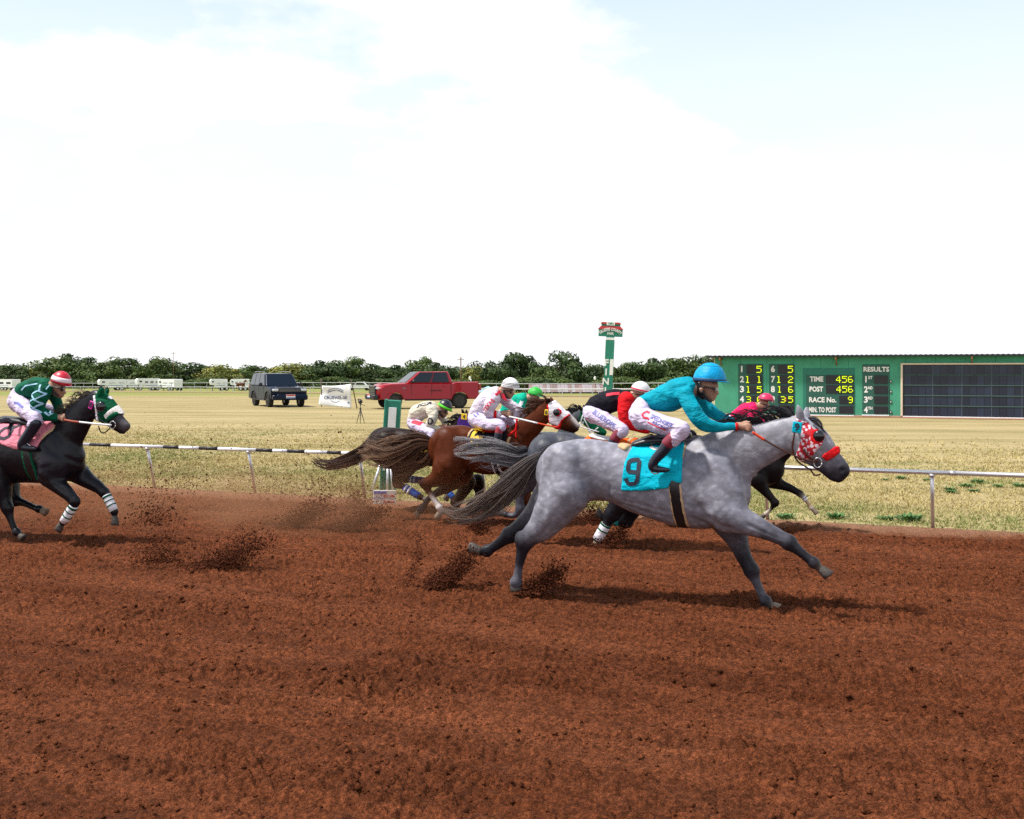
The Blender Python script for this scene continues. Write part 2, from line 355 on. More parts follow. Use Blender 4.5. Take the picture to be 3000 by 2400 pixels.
def build_clods():                             # loose crumbs lying on the harrowed surface
    rs = np.random.RandomState(12); N = 22000
    u = rs.uniform(-0.6, 0.6, N); d = 4.2 * (24 / 4.2) ** (rs.rand(N) ** 1.15); X = u * d; Y = d
    dist = (X - RA.x) * RNOR.x + (Y - RA.y) * RNOR.y; ok = dist < -0.55
    den = fbm(X * 1.3, Y * 2.4, 131, 3); ok &= rs.rand(N) < np.clip((den - 0.33) * 4, 0.05, 1); X, Y = X[ok], Y[ok]; N = len(X)
    r = (0.006 + 0.019 * rs.rand(N) ** 3.5) * (0.75 + 0.03 * Y); Z = track_height(X, Y) - 0.068 + r * 0.15
    base = np.array([(1, 0, 0), (-1, 0, 0), (0, 1, 0), (0, -1, 0), (0, 0, 1), (0, 0, -1)], dtype=np.float32)
    fc = np.array([(0, 2, 4), (2, 1, 4), (1, 3, 4), (3, 0, 4), (2, 0, 5), (1, 2, 5), (3, 1, 5), (0, 3, 5)])
    V = base[None] * (r[:, None] * rs.uniform(0.6, 1.4, (N, 6)))[..., None]; a = rs.uniform(0, 6.28, N); c, s_ = np.cos(a)[:, None], np.sin(a)[:, None]
    x, y = V[..., 0] * c - V[..., 1] * s_, V[..., 0] * s_ + V[..., 1] * c
    V = np.stack([x + X[:, None], y + Y[:, None], V[..., 2] * 0.8 + Z[:, None]], -1).reshape(-1, 3)
    Q = (fc[None] + (np.arange(N) * 6)[:, None, None]).reshape(-1, 3)
    tag(np_mesh('loose_soil', V, Q, M_DIRT, smooth=True), 'loose crumbs of red soil scattered over the harrowed track', 'soil', kind='stuff')
build_clods()

M_BLADE = mat('grass_blades', (0.3, 0.25, 0.1), rough=0.8, attr=True, spec=0.2)
def build_grass():
    rs = np.random.RandomState(3); N = 130000
    s = rs.uniform(-16, 18, N * 2); off = rs.beta(1.0, 2.2, N * 2) * 34 - 0.10 + 0.0
    X = RA.x + RDIR.x * s + RNOR.x * off; Y = RA.y + RDIR.y * s + RNOR.y * off
    widen = rs.uniform(-1, 1, N * 2) * (np.abs(X) * 0 + 0.0); X += widen
    ok = np.abs(X / Y) < 0.60; X, Y, off, s = X[ok][:N], Y[ok][:N], off[ok][:N], s[ok][:N]; N = len(X)
    dens = fbm(X * 0.8, Y * 0.8, 81, 3)
    keep = rs.rand(N) < np.clip(0.35 + 1.3 * dens, 0.2, 1) * np.clip(1.1 - off / 20, 0.0, 1) ** 1.3; keep &= ~((off < 0.12) & (rs.rand(N) < 0.6))
    X, Y, off, dens = X[keep], Y[keep], off[keep], dens[keep]; N = len(X)
    green = np.clip((fbm(X * 0.35, Y * 0.5, 91, 3) - 0.45) * 4 + 0.28 - off * 0.045 + 1.5 * np.clip(1 - off / 2.8, 0, 1) * np.clip((X + 1) / 5, 0.3, 1), 0, 1)
    nb = 4
    Xb = np.repeat(X, nb) + rs.normal(0, 0.02, N * nb); Yb = np.repeat(Y, nb) + rs.normal(0, 0.02, N * nb); gb = np.repeat(green, nb); ob = np.repeat(off, nb)
    h = (0.016 + 0.045 * rs.rand(N * nb) ** 1.8) * np.repeat(0.7 + 0.7 * dens, nb); w = 0.004 + 0.004 * rs.rand(N * nb) + 0.0004 * ob
    ang = rs.uniform(0, 2 * np.pi, N * nb); lean = rs.normal(0, 0.6, (N * nb, 2)) * h[:, None]
    dx, dy = np.cos(ang) * w, np.sin(ang) * w
    z0 = terrain_z(Yb) - 0.003
    V = np.empty((N * nb, 3, 3), dtype=np.float32)
    V[:, 0] = np.stack([Xb - dx, Yb - dy, z0], -1); V[:, 1] = np.stack([Xb + dx, Yb + dy, z0], -1); V[:, 2] = np.stack([Xb + lean[:, 0], Yb + lean[:, 1], z0 + h], -1)
    straw = np.array([0.50, 0.41, 0.185]); grn = np.array([0.13, 0.20, 0.045]); dk = np.array([0.31, 0.25, 0.11])
    m = (gb * (0.35 + 0.65 * rs.rand(N * nb)))[:, None]; c = straw * (1 - m) + grn * m
    k = (rs.rand(N * nb) < 0.25)[:, None]; c = np.where(k, dk * (1 - m) + grn * m, c); c = c * rs.uniform(0.86, 1.14, (N * nb, 1))
    tag(np_mesh('infield_grass', V.reshape(-1, 3), np.arange(N * nb * 3).reshape(-1, 3), M_BLADE, smooth=False, col=np.repeat(c, 3, 0)),
        'short dry yellow grass with green patches growing beyond the rail', 'grass', kind='stuff')
build_grass()
def weed_mesh(seed):
    rs = np.random.RandomState(seed); V = []; Fc = []; C = []
    for k in range(90):
        a = rs.uniform(0, 6.28); r = rs.uniform(0, 0.13); h = rs.uniform(0.04, 0.13); l = rs.uniform(0.05, 0.11); w = rs.uniform(0.010, 0.020)
        b = np.array([math.cos(a) * r, math.sin(a) * r, h * 0.3]); d = np.array([math.cos(a + rs.normal(0, .5)), math.sin(a + rs.normal(0, .5)), rs.uniform(0.3, 1.3)]); d /= np.linalg.norm(d)
        sd = np.cross(d, [0, 0, 1]); sd /= np.linalg.norm(sd) + 1e-6; o = len(V)
        V += [b - d * 0.03, b + d * l * .5 + sd * w, b + d * l, b + d * l * .5 - sd * w]; Fc.append((o, o + 1, o + 2, o + 3))
        c = np.array([0.075, 0.16, 0.055]) * rs.uniform(0.7, 1.6); C += [c] * 4
    return np.array(V), np.array(Fc), np.array(C)
_w = [weed_mesh(k) for k in range(3)]; _wo = []
WEEDS = [(2452, 1520, 1.2, 'at the dirt edge left of the bare rail post'), (2662, 1527, 1.5, 'at the dirt edge just left of the rightmost rail post'), (2595, 1524, .9, 'small, at the dirt edge between two larger weeds'),
         (2640, 1404, .9, 'just below the silver rail, right of the grey horse'), (2656, 1390, .8, 'half hidden under the silver rail beside another weed'), (2594, 1408, .6, 'tiny, nearest the grey horse muzzle'),
         (2718, 1410, .8, 'touching the left side of the rightmost rail post'), (2866, 1416, 1.1, 'largest, standing alone right of the rail post'), (2783, 1437, .9, 'right of the rail post, half way down the grass'),
         (2830, 1428, 1.0, 'between the rail post and the tallest weed'), (2925, 1428, .8, 'near the right end of the silver rail'), (2990, 1427, 1.0, 'at the right picture edge under the rail'), (2786, 1446, .9, 'lowest of the pair right of the rail post'),
         (2852, 1442, .8, 'low, under the tallest weed'), (2300, 1520, 1.1, 'at the dirt edge under the black horse')]
for i, (px, py, sc_, where) in enumerate(WEEDS):
    if i < 3: o = np_mesh('weed', *_w[i][:2], M_BLADE, smooth=False, col=_w[i][2]); _wo.append(o)
    else: o = _wo[i % 3].copy(); COL.objects.link(o)
    o.location = ground_pt(px, py); o.scale = (sc_ * .85, sc_ * .85, sc_ * .7); o.rotation_euler = (0, 0, i * 1.7)
    tag(o, 'green leafy weed ' + where, 'weed', 'weeds in the grass along the rail')
# ------------------------------------------------------------------ bodies: smooth-blended limbs, meshed as one surface
HEAD = R(21.0)                                  # the field runs parallel to the rail, a little towards the stands
HDIR = Vector((math.cos(HEAD), -math.sin(HEAD), 0)); HNOR = Vector((-math.sin(HEAD), -math.cos(HEAD), 0))
Z1, Z2, Z3, Z4 = (1.7387, 1280, 1020), (3.9205, 1780, 1020), (4.3125, 2120, 1130), (2.876, 0, 1040)
Z5, Z6, Z7, Z8, Z9, ZP = (2.3956, 880, 1080), (3.593, 1180, 1090), (4.312, 880, 1220), (4.312, 1300, 1240), (7.187, 1560, 1130), (1.0, 0, 0)

def surface_nets(G, org, h):
    S = G < 0; nx, ny, nz = G.shape
    c = np.zeros((nx - 1, ny - 1, nz - 1), dtype=np.int8)
    for a in (0, 1):
        for b in (0, 1):
            for d in (0, 1): c += S[a:nx - 1 + a, b:ny - 1 + b, d:nz - 1 + d]
    act = (c > 0) & (c < 8); I, J, K = np.nonzero(act)
    idx = np.full(act.shape, -1, dtype=np.int32); idx[I, J, K] = np.arange(len(I))
    acc = np.zeros((len(I), 3)); cnt = np.zeros(len(I)); base = np.stack([I, J, K], -1)
    off = np.array([(a, b, d) for a in (0, 1) for b in (0, 1) for d in (0, 1)])
    vals = [G[I + o[0], J + o[1], K + o[2]] for o in off]
    for m in range(8):
        for n in range(m + 1, 8):
            if np.abs(off[m] - off[n]).sum() != 1: continue
            f0, f1 = vals[m], vals[n]; x = (f0 < 0) != (f1 < 0); t = f0[x] / (f0[x] - f1[x])
            acc[x] += off[m] + t[:, None] * (off[n] - off[m]); cnt[x] += 1
    V = (base + acc / cnt[:, None]) * h + np.array(org)
    Q = []
    for ax in range(3):
        sl0 = [slice(1, -1)] * 3; A = [slice(None)] * 3; B = [slice(None)] * 3
        A[ax] = slice(0, -1); B[ax] = slice(1, None)
        s0, s1 = S[tuple(A)], S[tuple(B)]; ch = s0 != s1
        o1, o2 = [k for k in range(3) if k != ax]
        p = np.argwhere(ch); ok = (p[:, o1] > 0) & (p[:, o2] > 0) & (p[:, o1] < G.shape[o1] - 1) & (p[:, o2] < G.shape[o2] - 1); p = p[ok]
        def cell(d1, d2):
            q = p.copy(); q[:, o1] -= d1; q[:, o2] -= d2; return idx[q[:, 0], q[:, 1], q[:, 2]]
        q = np.stack([cell(1, 1), cell(0, 1), cell(0, 0), cell(1, 0)], -1)
        fl = s0[p[:, 0], p[:, 1], p[:, 2]]
        if ax == 1: fl = ~fl
        q[~fl] = q[~fl][:, ::-1]; Q.append(q)
    Q = np.concatenate(Q); Q = Q[(Q >= 0).all(1)]
    return V, Q
def relax(V, Q, it=2, lam=0.5):
    n = len(V); a = np.concatenate([Q[:, 0], Q[:, 1], Q[:, 2], Q[:, 3]]); b = np.concatenate([Q[:, 1], Q[:, 2], Q[:, 3], Q[:, 0]])
    for _ in range(it):
        cnt = np.bincount(a, minlength=n) + np.bincount(b, minlength=n)
        M = np.stack([np.bincount(a, V[b, k], n) + np.bincount(b, V[a, k], n) for k in range(3)], -1) / np.maximum(cnt, 1)[:, None]
        V = V + lam * (M - V)
    return V
def poly_sd(px, py, poly):                       # signed distance to a polygon, negative inside (pixels)
    d = np.full(px.shape, 1e9); ins = np.zeros(px.shape, dtype=bool); n = len(poly)
    for i in range(n):
        ax, ay = poly[i]; bx, by = poly[(i + 1) % n]; ex, ey = bx - ax, by - ay; wx, wy = px - ax, py - ay
        t = np.clip((wx * ex + wy * ey) / (ex * ex + ey * ey + 1e-9), 0, 1)
        d = np.minimum(d, (wx - ex * t) ** 2 + (wy - ey * t) ** 2)
        c = ((ay > py) != (by > py)) & (px < (bx - ax) * (py - ay) / (by - ay + 1e-12) + ax); ins ^= c
    d = np.sqrt(d); return np.where(ins, -d, d)

class Fig:                                       # a horse or a rider, laid out in its own upright frame (along, across, up)
    def __init__(s, name, gpx, label, cat, group=None, depth=None):
        s.P0 = ground_pt(*gpx) if depth is None else Vector(depth)
        s.root = empty(name, s.P0); tag(s.root, label, cat, group); s.ch = []; s.bv = {}
    def P(s, px, py, lat=0.0, K=ZP):             # photo point on the plane 'lat' metres nearer than the body's mid plane -> own frame
        px, py = K[1] + px / K[0], K[2] + py / K[0]
        D = Vector(((px - CX) / F, 1.0, -(py - HY) / F)); O = Vector((0, 0, CH))
        t = (lat + HNOR.dot(s.P0 - O)) / HNOR.dot(D); W = O + D * t - s.P0
        return np.array([HDIR.dot(W), HNOR.dot(W), W.z]), t / F
    def nodes(s, pts, K):
        o = []
        for p in pts:
            q, m = s.P(p[0], p[1], p[3] if len(p) > 3 else 0.0, K); o.append([*q, p[2] / K[0] * m])
        return np.array(o)
    def add(s, part, pts, col=(.5, .5, .5), K=ZP, sq=1.0, k=0.03, sub=5, local=False, cut=False, cols=None):
        n = np.array(pts, dtype=float) if local else s.nodes(pts, K)
        m = len(n); C = np.array(cols if cols is not None else [col] * m, dtype=float)
        if m > 2 and sub > 1:                    # Catmull-Rom through the nodes
            o = []; oc = []
            for i in range(m - 1):
                a, b, c, d = n[max(i - 1, 0)], n[i], n[i + 1], n[min(i + 2, m - 1)]
                for j in range(sub):
                    t = j / sub; o.append(0.5 * (2 * b + (c - a) * t + (2 * a - 5 * b + 4 * c - d) * t * t + (3 * b - a - 3 * c + d) * t ** 3)); oc.append(C[i] * (1 - t) + C[i + 1] * t)
            o.append(n[-1]); oc.append(C[-1]); n = np.array(o); C = np.array(oc)
        n[:, 3] = np.maximum(n[:, 3], 0.003)
        s.ch.append(dict(part=part, n=n, C=C, sq=sq, k=k, cut=cut)); return s
    def caps(s, parts):
        for c in s.ch:
            if parts is None or c['part'] in parts:
                n = c['n']
                for i in range(max(len(n) - 1, 1)): yield c, n[i], n[min(i + 1, len(n) - 1)], c['C'][i], c['C'][min(i + 1, len(n) - 1)]
    @staticmethod
    def cdist(X, Y, Z, c, a, b):
        q = c['sq']; ab = (b[:3] - a[:3]); abq = ab * np.array([1, 1 / q, 1]); L2 = (abq ** 2).sum() + 1e-12
        wx, wy, wz = X - a[0], (Y - a[1]) / q, Z - a[2]
        t = np.clip((wx * abq[0] + wy * abq[1] + wz * abq[2]) / L2, 0, 1)
        return np.sqrt((wx - abq[0] * t) ** 2 + (wy - abq[1] * t) ** 2 + (wz - abq[2] * t) ** 2) - (a[3] + t * (b[3] - a[3])), t
    def field(s, parts, h, pad=0.03, box=None):
        caps = list(s.caps(parts))
        if box is None:
            lo = np.array([1e9] * 3); hi = -lo
            for c, a, b, _, _ in caps:
                if c['cut']: continue
                for n in (a, b):
                    e = n[3] * np.array([1, max(1, c['sq']), 1]); lo = np.minimum(lo, n[:3] - e); hi = np.maximum(hi, n[:3] + e)
            lo -= pad + 3 * h; hi += pad + 3 * h
        else: lo, hi = box
        ax = [np.arange(lo[i], hi[i] + h, h) for i in range(3)]
        G = np.full([len(a) for a in ax], 0.25, dtype=np.float32)
        for c in s.ch:
            if not (parts is None or c['part'] in parts): continue
            n = c['n']; k = c['k']; e = n[:, 3].max() * np.array([1, max(1, c['sq']), 1]) + k + pad + 2 * h
            l = n[:, :3].min(0) - e; u = n[:, :3].max(0) + e; sl = []
            for i in range(3):
                i0 = max(int((l[i] - lo[i]) / h), 0); i1 = min(int((u[i] - lo[i]) / h) + 2, len(ax[i])); sl.append(slice(i0, max(i1, i0)))
            if any(q.stop <= q.start for q in sl): continue
            X = ax[0][sl[0]]; Y = ax[1][sl[1]]; Z = ax[2][sl[2]]; g = G[tuple(sl)]; D = np.full(g.shape, 0.25, dtype=np.float32)
            for i in range(max(len(n) - 1, 1)):   # the limb itself, then blended into the rest once
                a, b = n[i], n[min(i + 1, len(n) - 1)]; e1 = max(a[3], b[3]) * np.array([1, max(1, c['sq']), 1]) + k + pad + 2 * h
                s1 = []
                for m, A in enumerate((X, Y, Z)):
                    i0 = np.searchsorted(A, min(a[m], b[m]) - e1[m]); i1 = np.searchsorted(A, max(a[m], b[m]) + e1[m]); s1.append(slice(i0, i1))
                if any(q.stop <= q.start for q in s1): continue
                d, _ = s.cdist(X[s1[0]][:, None, None], Y[s1[1]][None, :, None], Z[s1[2]][None, None, :], c, a, b); D[tuple(s1)] = np.minimum(D[tuple(s1)], d)
            if c['cut']: G[tuple(sl)] = np.maximum(g, -D)
            else:
                hh = np.maximum(k - np.abs(g - D), 0) / k; G[tuple(sl)] = np.minimum(g, D) - hh * hh * k * 0.25
        return G, lo, ax
    def to_world(s, V):
        A = np.array([HDIR[:], HNOR[:], (0, 0, 1)]); return V @ A
    def mesh(s, name, parts, m, h=0.012, off=0.0, region=None, wrinkle=0.0, wscale=14.0, smooth=2, keep=None, parent=None, pad=None, color=True, cuts=None, sculpt=None):
        pad = max(0.02, off + wrinkle + 0.02) if pad is None else pad
        box = None
        if region is not None:
            poly, K = region; pp = [(K[1] + x / K[0], K[2] + y / K[0]) for x, y in poly]
            q = np.concatenate([[s.P(x, y, l)[0] for x, y in pp] for l in (-0.35, 0.35)]); lo = q.min(0) - 0.03; hi = q.max(0) + 0.03
            full = np.array([[*n] for c in s.ch if parts is None or c['part'] in parts for n in c['n']]); e = full[:, 3].max() + 0.1
            lo[1] = max(full[:, 1].min() - e, -0.6); hi[1] = min(full[:, 1].max() + e, 0.6); box = (lo, hi)
        G, lo, ax = s.field(parts, h, pad, box)
        if off or wrinkle:
            G = G - off
            if wrinkle:
                X = ax[0][:, None]; Zz = ax[2][None, :]
                w = wrinkle * 2 * (fbm(X * wscale + 50 + Zz * wscale * .7, Zz * wscale * 1.0 - X * wscale * .5 + 50, 101, 3) - 0.5)
                G = G - w[:, None, :]
        if region is not None:
            A = np.array([HDIR[:], HNOR[:], (0, 0, 1)]); X, Y, Zz = ax
            wx = s.P0.x + X[:, None, None] * A[0, 0] + Y[None, :, None] * A[1, 0]; wy = s.P0.y + X[:, None, None] * A[0, 1] + Y[None, :, None] * A[1, 1]
            # the outline is taken on the body's own side plane, so it is the same seen from any side
            l0 = keep if keep is not None else 0.0
            cx = s.P0.x + X * A[0, 0] + l0 * A[1, 0]; cy = s.P0.y + X * A[0, 1] + l0 * A[1, 1]
            px = CX + F * cx[:, None] / cy[:, None] + 0 * Zz[None, :]; py = HY + F * (CH - s.P0.z - Zz[None, :]) / cy[:, None]
            sd = poly_sd(px, py, pp) * (cy[:, None] / F)
            G = np.maximum(G, sd[:, None, :])
        if cuts: G = np.maximum(G, cuts(ax))
        G[0] = G[-1] = 0.2; G[:, 0] = G[:, -1] = 0.2; G[:, :, 0] = G[:, :, -1] = 0.2
        V, Q = surface_nets(G, lo, h); V = relax(V, Q, smooth)
        if sculpt: V = s.sculpt(V, Q, sculpt)
        C = s.colors(V, parts) if color else None
        o = np_mesh(name, s.to_world(V), Q, m, parent or s.root, True, C); o['n_'] = len(V)
        s.bv[name] = BVHTree.FromPolygons([tuple(x) for x in s.to_world(V)], [tuple(int(i) for i in q) for q in Q]); del o['n_']
        return o
    def sculpt(s, V, Q, strokes):                 # muscle edges, folds and ridges pressed into both sides of the body
        K = strokes[0]; V = V.copy()
        for pts, width, depth, side in strokes[1:]:
            P = np.array([s.P(x, y, 0.22 * side if side else 0.22, K)[0] for x, y in pts]); w = width / K[0] * s.P(*pts[0], 0, K)[1]
            n = np.zeros_like(V); fn = np.cross(V[Q[:, 2]] - V[Q[:, 0]], V[Q[:, 3]] - V[Q[:, 1]])
            for k in range(4): np.add.at(n, Q[:, k], fn)
            n /= np.linalg.norm(n, axis=1)[:, None] + 1e-9
            d = np.full(len(V), 1e9); tt = np.zeros(len(V))
            for i in range(len(P) - 1):
                a, b = P[i][[0, 2]], P[i + 1][[0, 2]]; ab = b - a; q = V[:, [0, 2]] - a; t = np.clip((q @ ab) / (ab @ ab + 1e-9), 0, 1); dd = np.linalg.norm(q - t[:, None] * ab, axis=1); m = dd < d; d[m] = dd[m]; tt[m] = (i + t[m]) / (len(P) - 1)
            f = np.exp(-(d / w) ** 2) * np.clip(np.sin(np.pi * np.clip(tt, .02, .98)) * 2.2, 0, 1) * depth
            if side: f = f * (V[:, 1] * side > 0.02)
            V -= n * f[:, None]
        return V
    def colors(s, V, parts):
        W = np.zeros(len(V)); A = np.zeros((len(V), 3)); X, Y, Z = V[:, 0], V[:, 1], V[:, 2]
        for c, a, b, ca, cb in s.caps(parts):
            d, t = s.cdist(X, Y, Z, c, a, b); 
            if c['cut']: d = np.abs(d) - 0.012; 
            w = np.exp(-np.clip(d, -0.02, 0.2) / (0.004 if c['cut'] else 0.010)); A += w[:, None] * (ca * (1 - t[:, None]) + cb * t[:, None]); W += w
        return A / np.maximum(W, 1e-9)[:, None]
    def W(s, q): return Vector(s.to_world(np.array(q)[None])[0])       # own frame -> offset from the root in world axes
    def pt(s, px, py, lat, K=ZP): return s.W(s.P(px, py, lat, K)[0])
    def tube(s, name, pts, K, rad, m, n=6, parent=None, sub=4):
        P = [s.pt(p[0], p[1], p[2], K) for p in pts]; 
        if len(P) > 2 and sub > 1:
            o = []; M = len(P)
            for i in range(M - 1):
                a, b, c, d = P[max(i - 1, 0)], P[i], P[i + 1], P[min(i + 2, M - 1)]
                for j in range(sub):
                    t = j / sub; o.append(0.5 * (2 * b + (c - a) * t + (2 * a - 5 * b + 4 * c - d) * t * t + (3 * b - a - 3 * c + d) * t ** 3))
            P = o + [P[-1]]
        b = MB(); b.tube(P, rad, n); return b.build(name, m, parent or s.root, True)
    def stroke(s, name, surf, pts, K, width, m, lat=0.25, lift=0.006, parent=None, closed=False, thick=True):   # painted figure laid on a surface
        if not isinstance(pts[0][0], (list, tuple)): pts = [pts]
        V = []; Fc = []; bv = s.bv[surf]; nrm = s.W((0, 1, 0))
        for line in pts:
            P = [np.array(p, float) for p in line]
            if closed: P.append(P[0])
            D = []
            for a, b in zip(P[:-1], P[1:]):
                n = max(2, int(np.linalg.norm(b - a) / (width * 0.35))); D += [a + (b - a) * i / n for i in range(n)]
            D.append(P[-1]); o = len(V)
            for i, p in enumerate(D):
                t = D[min(i + 1, len(D) - 1)] - D[max(i - 1, 0)]; t = t / (np.linalg.norm(t) + 1e-9); nn = np.array([-t[1], t[0]])
                for j in (-1, -0.33, 0.33, 1):
                    q = p + nn * j * width / 2; w = s.pt(q[0], q[1], lat, K)
                    hit = bv.ray_cast(w + nrm * 0.5, -nrm, 1.0)
                    V.append((hit[0] + nrm * lift) if hit[0] is not None else w)
            for i in range(len(D) - 1):
                for j in range(3): k = o + i * 4 + j; Fc.append((k, k + 1, k + 5, k + 4))
        return mk(name, V, Fc, m, parent or s.root)
    def letters(s, name, surf, body, p0, p1, K, height, m, lat, lift=0.005, bold=0.012, parent=None):   # printed words from p0 to p1
        Vt, fs = text_mesh(body, height, bold, align='LEFT'); 
        if not len(Vt): return
        p0, p1 = np.array(p0, float), np.array(p1, float); d = p1 - p0; L = np.linalg.norm(d); d /= L; u = np.array([d[1], -d[0]])
        sx = L / max(Vt[:, 0].max(), 1e-6); bv = s.bv[surf]; nrm = s.W((0, 1, 0)); V = []
        for v in Vt:
            q = p0 + d * v[0] * sx + u * v[1]; w = s.pt(q[0], q[1], lat, K); hit = bv.ray_cast(w + nrm * 0.5, -nrm, 1.0)
            V.append((hit[0] + nrm * lift) if hit[0] is not None else w)
        return mk(name, V, fs, m, parent or s.root)
    def leg(s, part, pts, cols, K, joint, k=0.035):   # upper limb blends into the body, cannon and pastern stay crisp with knobbly joints
        s.add(part, pts[:joint + 1], K=K, k=k, cols=cols[:joint + 1])
        s.add(part, [(p[0], p[1], p[2] * (1.0 if i == 0 else 0.86), p[3]) for i, p in enumerate(pts[joint:])], K=K, k=0.010, cols=cols[joint:])
        s.add(part, [(p[0], p[1], p[2] * 1.16, p[3]) for p in pts[joint:joint + 1]] * 2, K=K, k=0.02, cols=[cols[joint]] * 2, sq=0.85)
        s.add(part, [(p[0], p[1], p[2] * 1.14, p[3]) for p in pts[-2:-1]] * 2, K=K, k=0.012, cols=[cols[-2]] * 2)
    def hair(s, name, guide, K, n, rad, cols, m, seed=0, wave=0.02, parent=None, seg=11, minlen=0.55, start=0.0):
        rs = np.random.RandomState(seed); G = np.array([[*s.P(g[0], g[1], g[2], K)[0], g[3] / K[0] * s.P(g[0], g[1], g[2], K)[1]] for g in guide])
        T = np.linspace(0, 1, 60); xi = np.linspace(0, 1, len(G))
        def crv(t):
            f = np.clip(t, 0, 1) * (len(G) - 1); i = np.minimum(f.astype(int), len(G) - 2); u = (f - i)[:, None]
            a, b, c, d = G[np.maximum(i - 1, 0)], G[i], G[i + 1], G[np.minimum(i + 2, len(G) - 1)]
            return 0.5 * (2 * b + (c - a) * u + (2 * a - 5 * b + 4 * c - d) * u ** 2 + (3 * b - a - 3 * c + d) * u ** 3)
        V = []; Q = []; C = []; cols = np.array(cols, float)
        ang = [0, 2.1, 4.2]
        nl = max(5, n // 24); locks = [(rs.uniform(0, 6.28), math.sqrt(rs.rand()), rs.uniform(0, 6.28), rs.uniform(3, 8), rs.uniform(minlen, 1.0), rs.normal(0, .7), rs.beta(.6, .7)) for _ in range(nl)]
        for k in range(n):
            la, lr, lph, lfr, lt1, ltw, lci = locks[rs.randint(nl)]; stray = rs.rand() < 0.12
            t0 = start * rs.rand(); t1 = t0 + (1 - t0) * np.clip(lt1 + rs.normal(0, .06), minlen * .8, 1.0)
            t = np.linspace(t0, t1, seg); p = crv(t); sp = np.maximum(p[:, 3], 0.003); e_ = np.linspace(0, 1, seg)
            ja, jr = rs.uniform(0, 6.28), math.sqrt(rs.rand()) * (.5 if stray else .26) * (1 - .82 * e_ ** 1.5 if not stray else 1 + .6 * e_)
            ox = np.cos(la + ltw * e_) * lr + np.cos(ja) * jr; oz = np.sin(la + ltw * e_) * lr + np.sin(ja) * jr
            a2 = None; r = None
            tang = np.gradient(p[:, :3], axis=0); tang /= np.linalg.norm(tang, axis=1)[:, None] + 1e-9
            side = np.array([0.0, 1.0, 0.0]); upv = np.cross(tang, side); upv /= np.linalg.norm(upv, axis=1)[:, None] + 1e-9
            wv = 1.5 * wave * np.sin(t * lfr + lph) * e_ + wave * .25 * np.sin(t * 17 + k) * e_
            c = p[:, :3] + upv * (oz * sp + wv)[:, None] + side * ((ox * sp * 0.6)[:, None])
            rr = rad * 1.2 * rs.uniform(0.6, 1.3) * (1 - np.linspace(0, 1, seg) ** 2 * 0.85)
            o = len(V) * 3
            ci = np.clip(lci + rs.normal(0, .15), 0, 1); base = cols[0] * (1 - ci) + cols[1] * ci; tip = cols[min(2, len(cols) - 1)]
            for i in range(seg):
                f = (i / (seg - 1)) ** 1.5; cc = base * (1 - f * 0.75) + tip * f * 0.75
                V.append([c[i] + rr[i] * (math.cos(g) * side + math.sin(g) * upv[i]) for g in ang]); C.append([cc] * 3)
            for i in range(seg - 1):
                for j in range(3): Q.append((o + i * 3 + j, o + i * 3 + (j + 1) % 3, o + (i + 1) * 3 + (j + 1) % 3, o + (i + 1) * 3 + j))
        V = np.array(V).reshape(-1, 3); C = np.array(C).reshape(-1, 3)
        return np_mesh(name, s.to_world(V), np.array(Q), m, parent or s.root, True, C)
    def dome(s, name, c, K, rx, ry, tilt, m, lat=0.0, wid=0.84, p1=1.62, visor=None, mv=None, parent=None, band=None, mb=None):
        q, mm = s.P(c[0], c[1], lat, K); rx, ry = rx / K[0] * mm, ry / K[0] * mm; rl = rx * wid; t = R(tilt)
        e1 = np.array([math.cos(t), 0, math.sin(t)]); e3 = np.array([-math.sin(t), 0, math.cos(t)]); e2 = np.array([0, 1, 0])
        def ring(p, g, sc=1.0): return q + sc * (e1 * rx * math.sin(p) * math.cos(g) + e2 * rl * math.sin(p) * math.sin(g)) + e3 * ry * math.cos(p) * sc
        def shell(p0, pe, sc0, n=10, seg=32):
            V = [ring(p0 + (pe - p0) * i / n, 2 * math.pi * k / seg, sc0) for i in range(n + 1) for k in range(seg)]
            V += [ring(pe, 2 * math.pi * k / seg, sc0 * 0.93) for k in range(seg)] + [ring(p0, 2 * math.pi * k / seg, sc0 * 0.93) for k in range(seg)]
            n2 = n + 3; return V, [(i * seg + k, i * seg + (k + 1) % seg, ((i + 1) % n2) * seg + (k + 1) % seg, ((i + 1) % n2) * seg + k) for i in range(n2) for k in range(seg)]
        V, Fq = shell(0.02, p1, 1.0); o = np_mesh(name, s.to_world(np.array(V)), np.array(Fq), m, parent or s.root, True)
        if band:
            for bd in (band if isinstance(band[0], tuple) else [band]):
                V, Fq = shell(bd[0], bd[1], 1.012, 3); np_mesh('helmet_band', s.to_world(np.array(V)), np.array(Fq), mb, o, True)
        if visor:
            V = []; n = 18; a0 = R(visor[1] if len(visor) > 1 else 75)
            for i in range(n + 1):
                g = -a0 + 2 * a0 * i / n; e = ring(p1 - 0.06, g, 0.96); L = visor[0] * rx * max(math.cos(g * math.pi / 2 / a0), 0) ** 0.6
                out = e + e1 * L - e3 * L * 0.12; th = e3 * rx * 0.035
                V += [e, out, out - th, e - th]
            Fq = [(i * 4 + j, i * 4 + (j + 1) % 4, (i + 1) * 4 + (j + 1) % 4, (i + 1) * 4 + j) for i in range(n) for j in range(4)]
            np_mesh('visor', s.to_world(np.array(V)), np.array(Fq), mv or m, o, False)
        return o
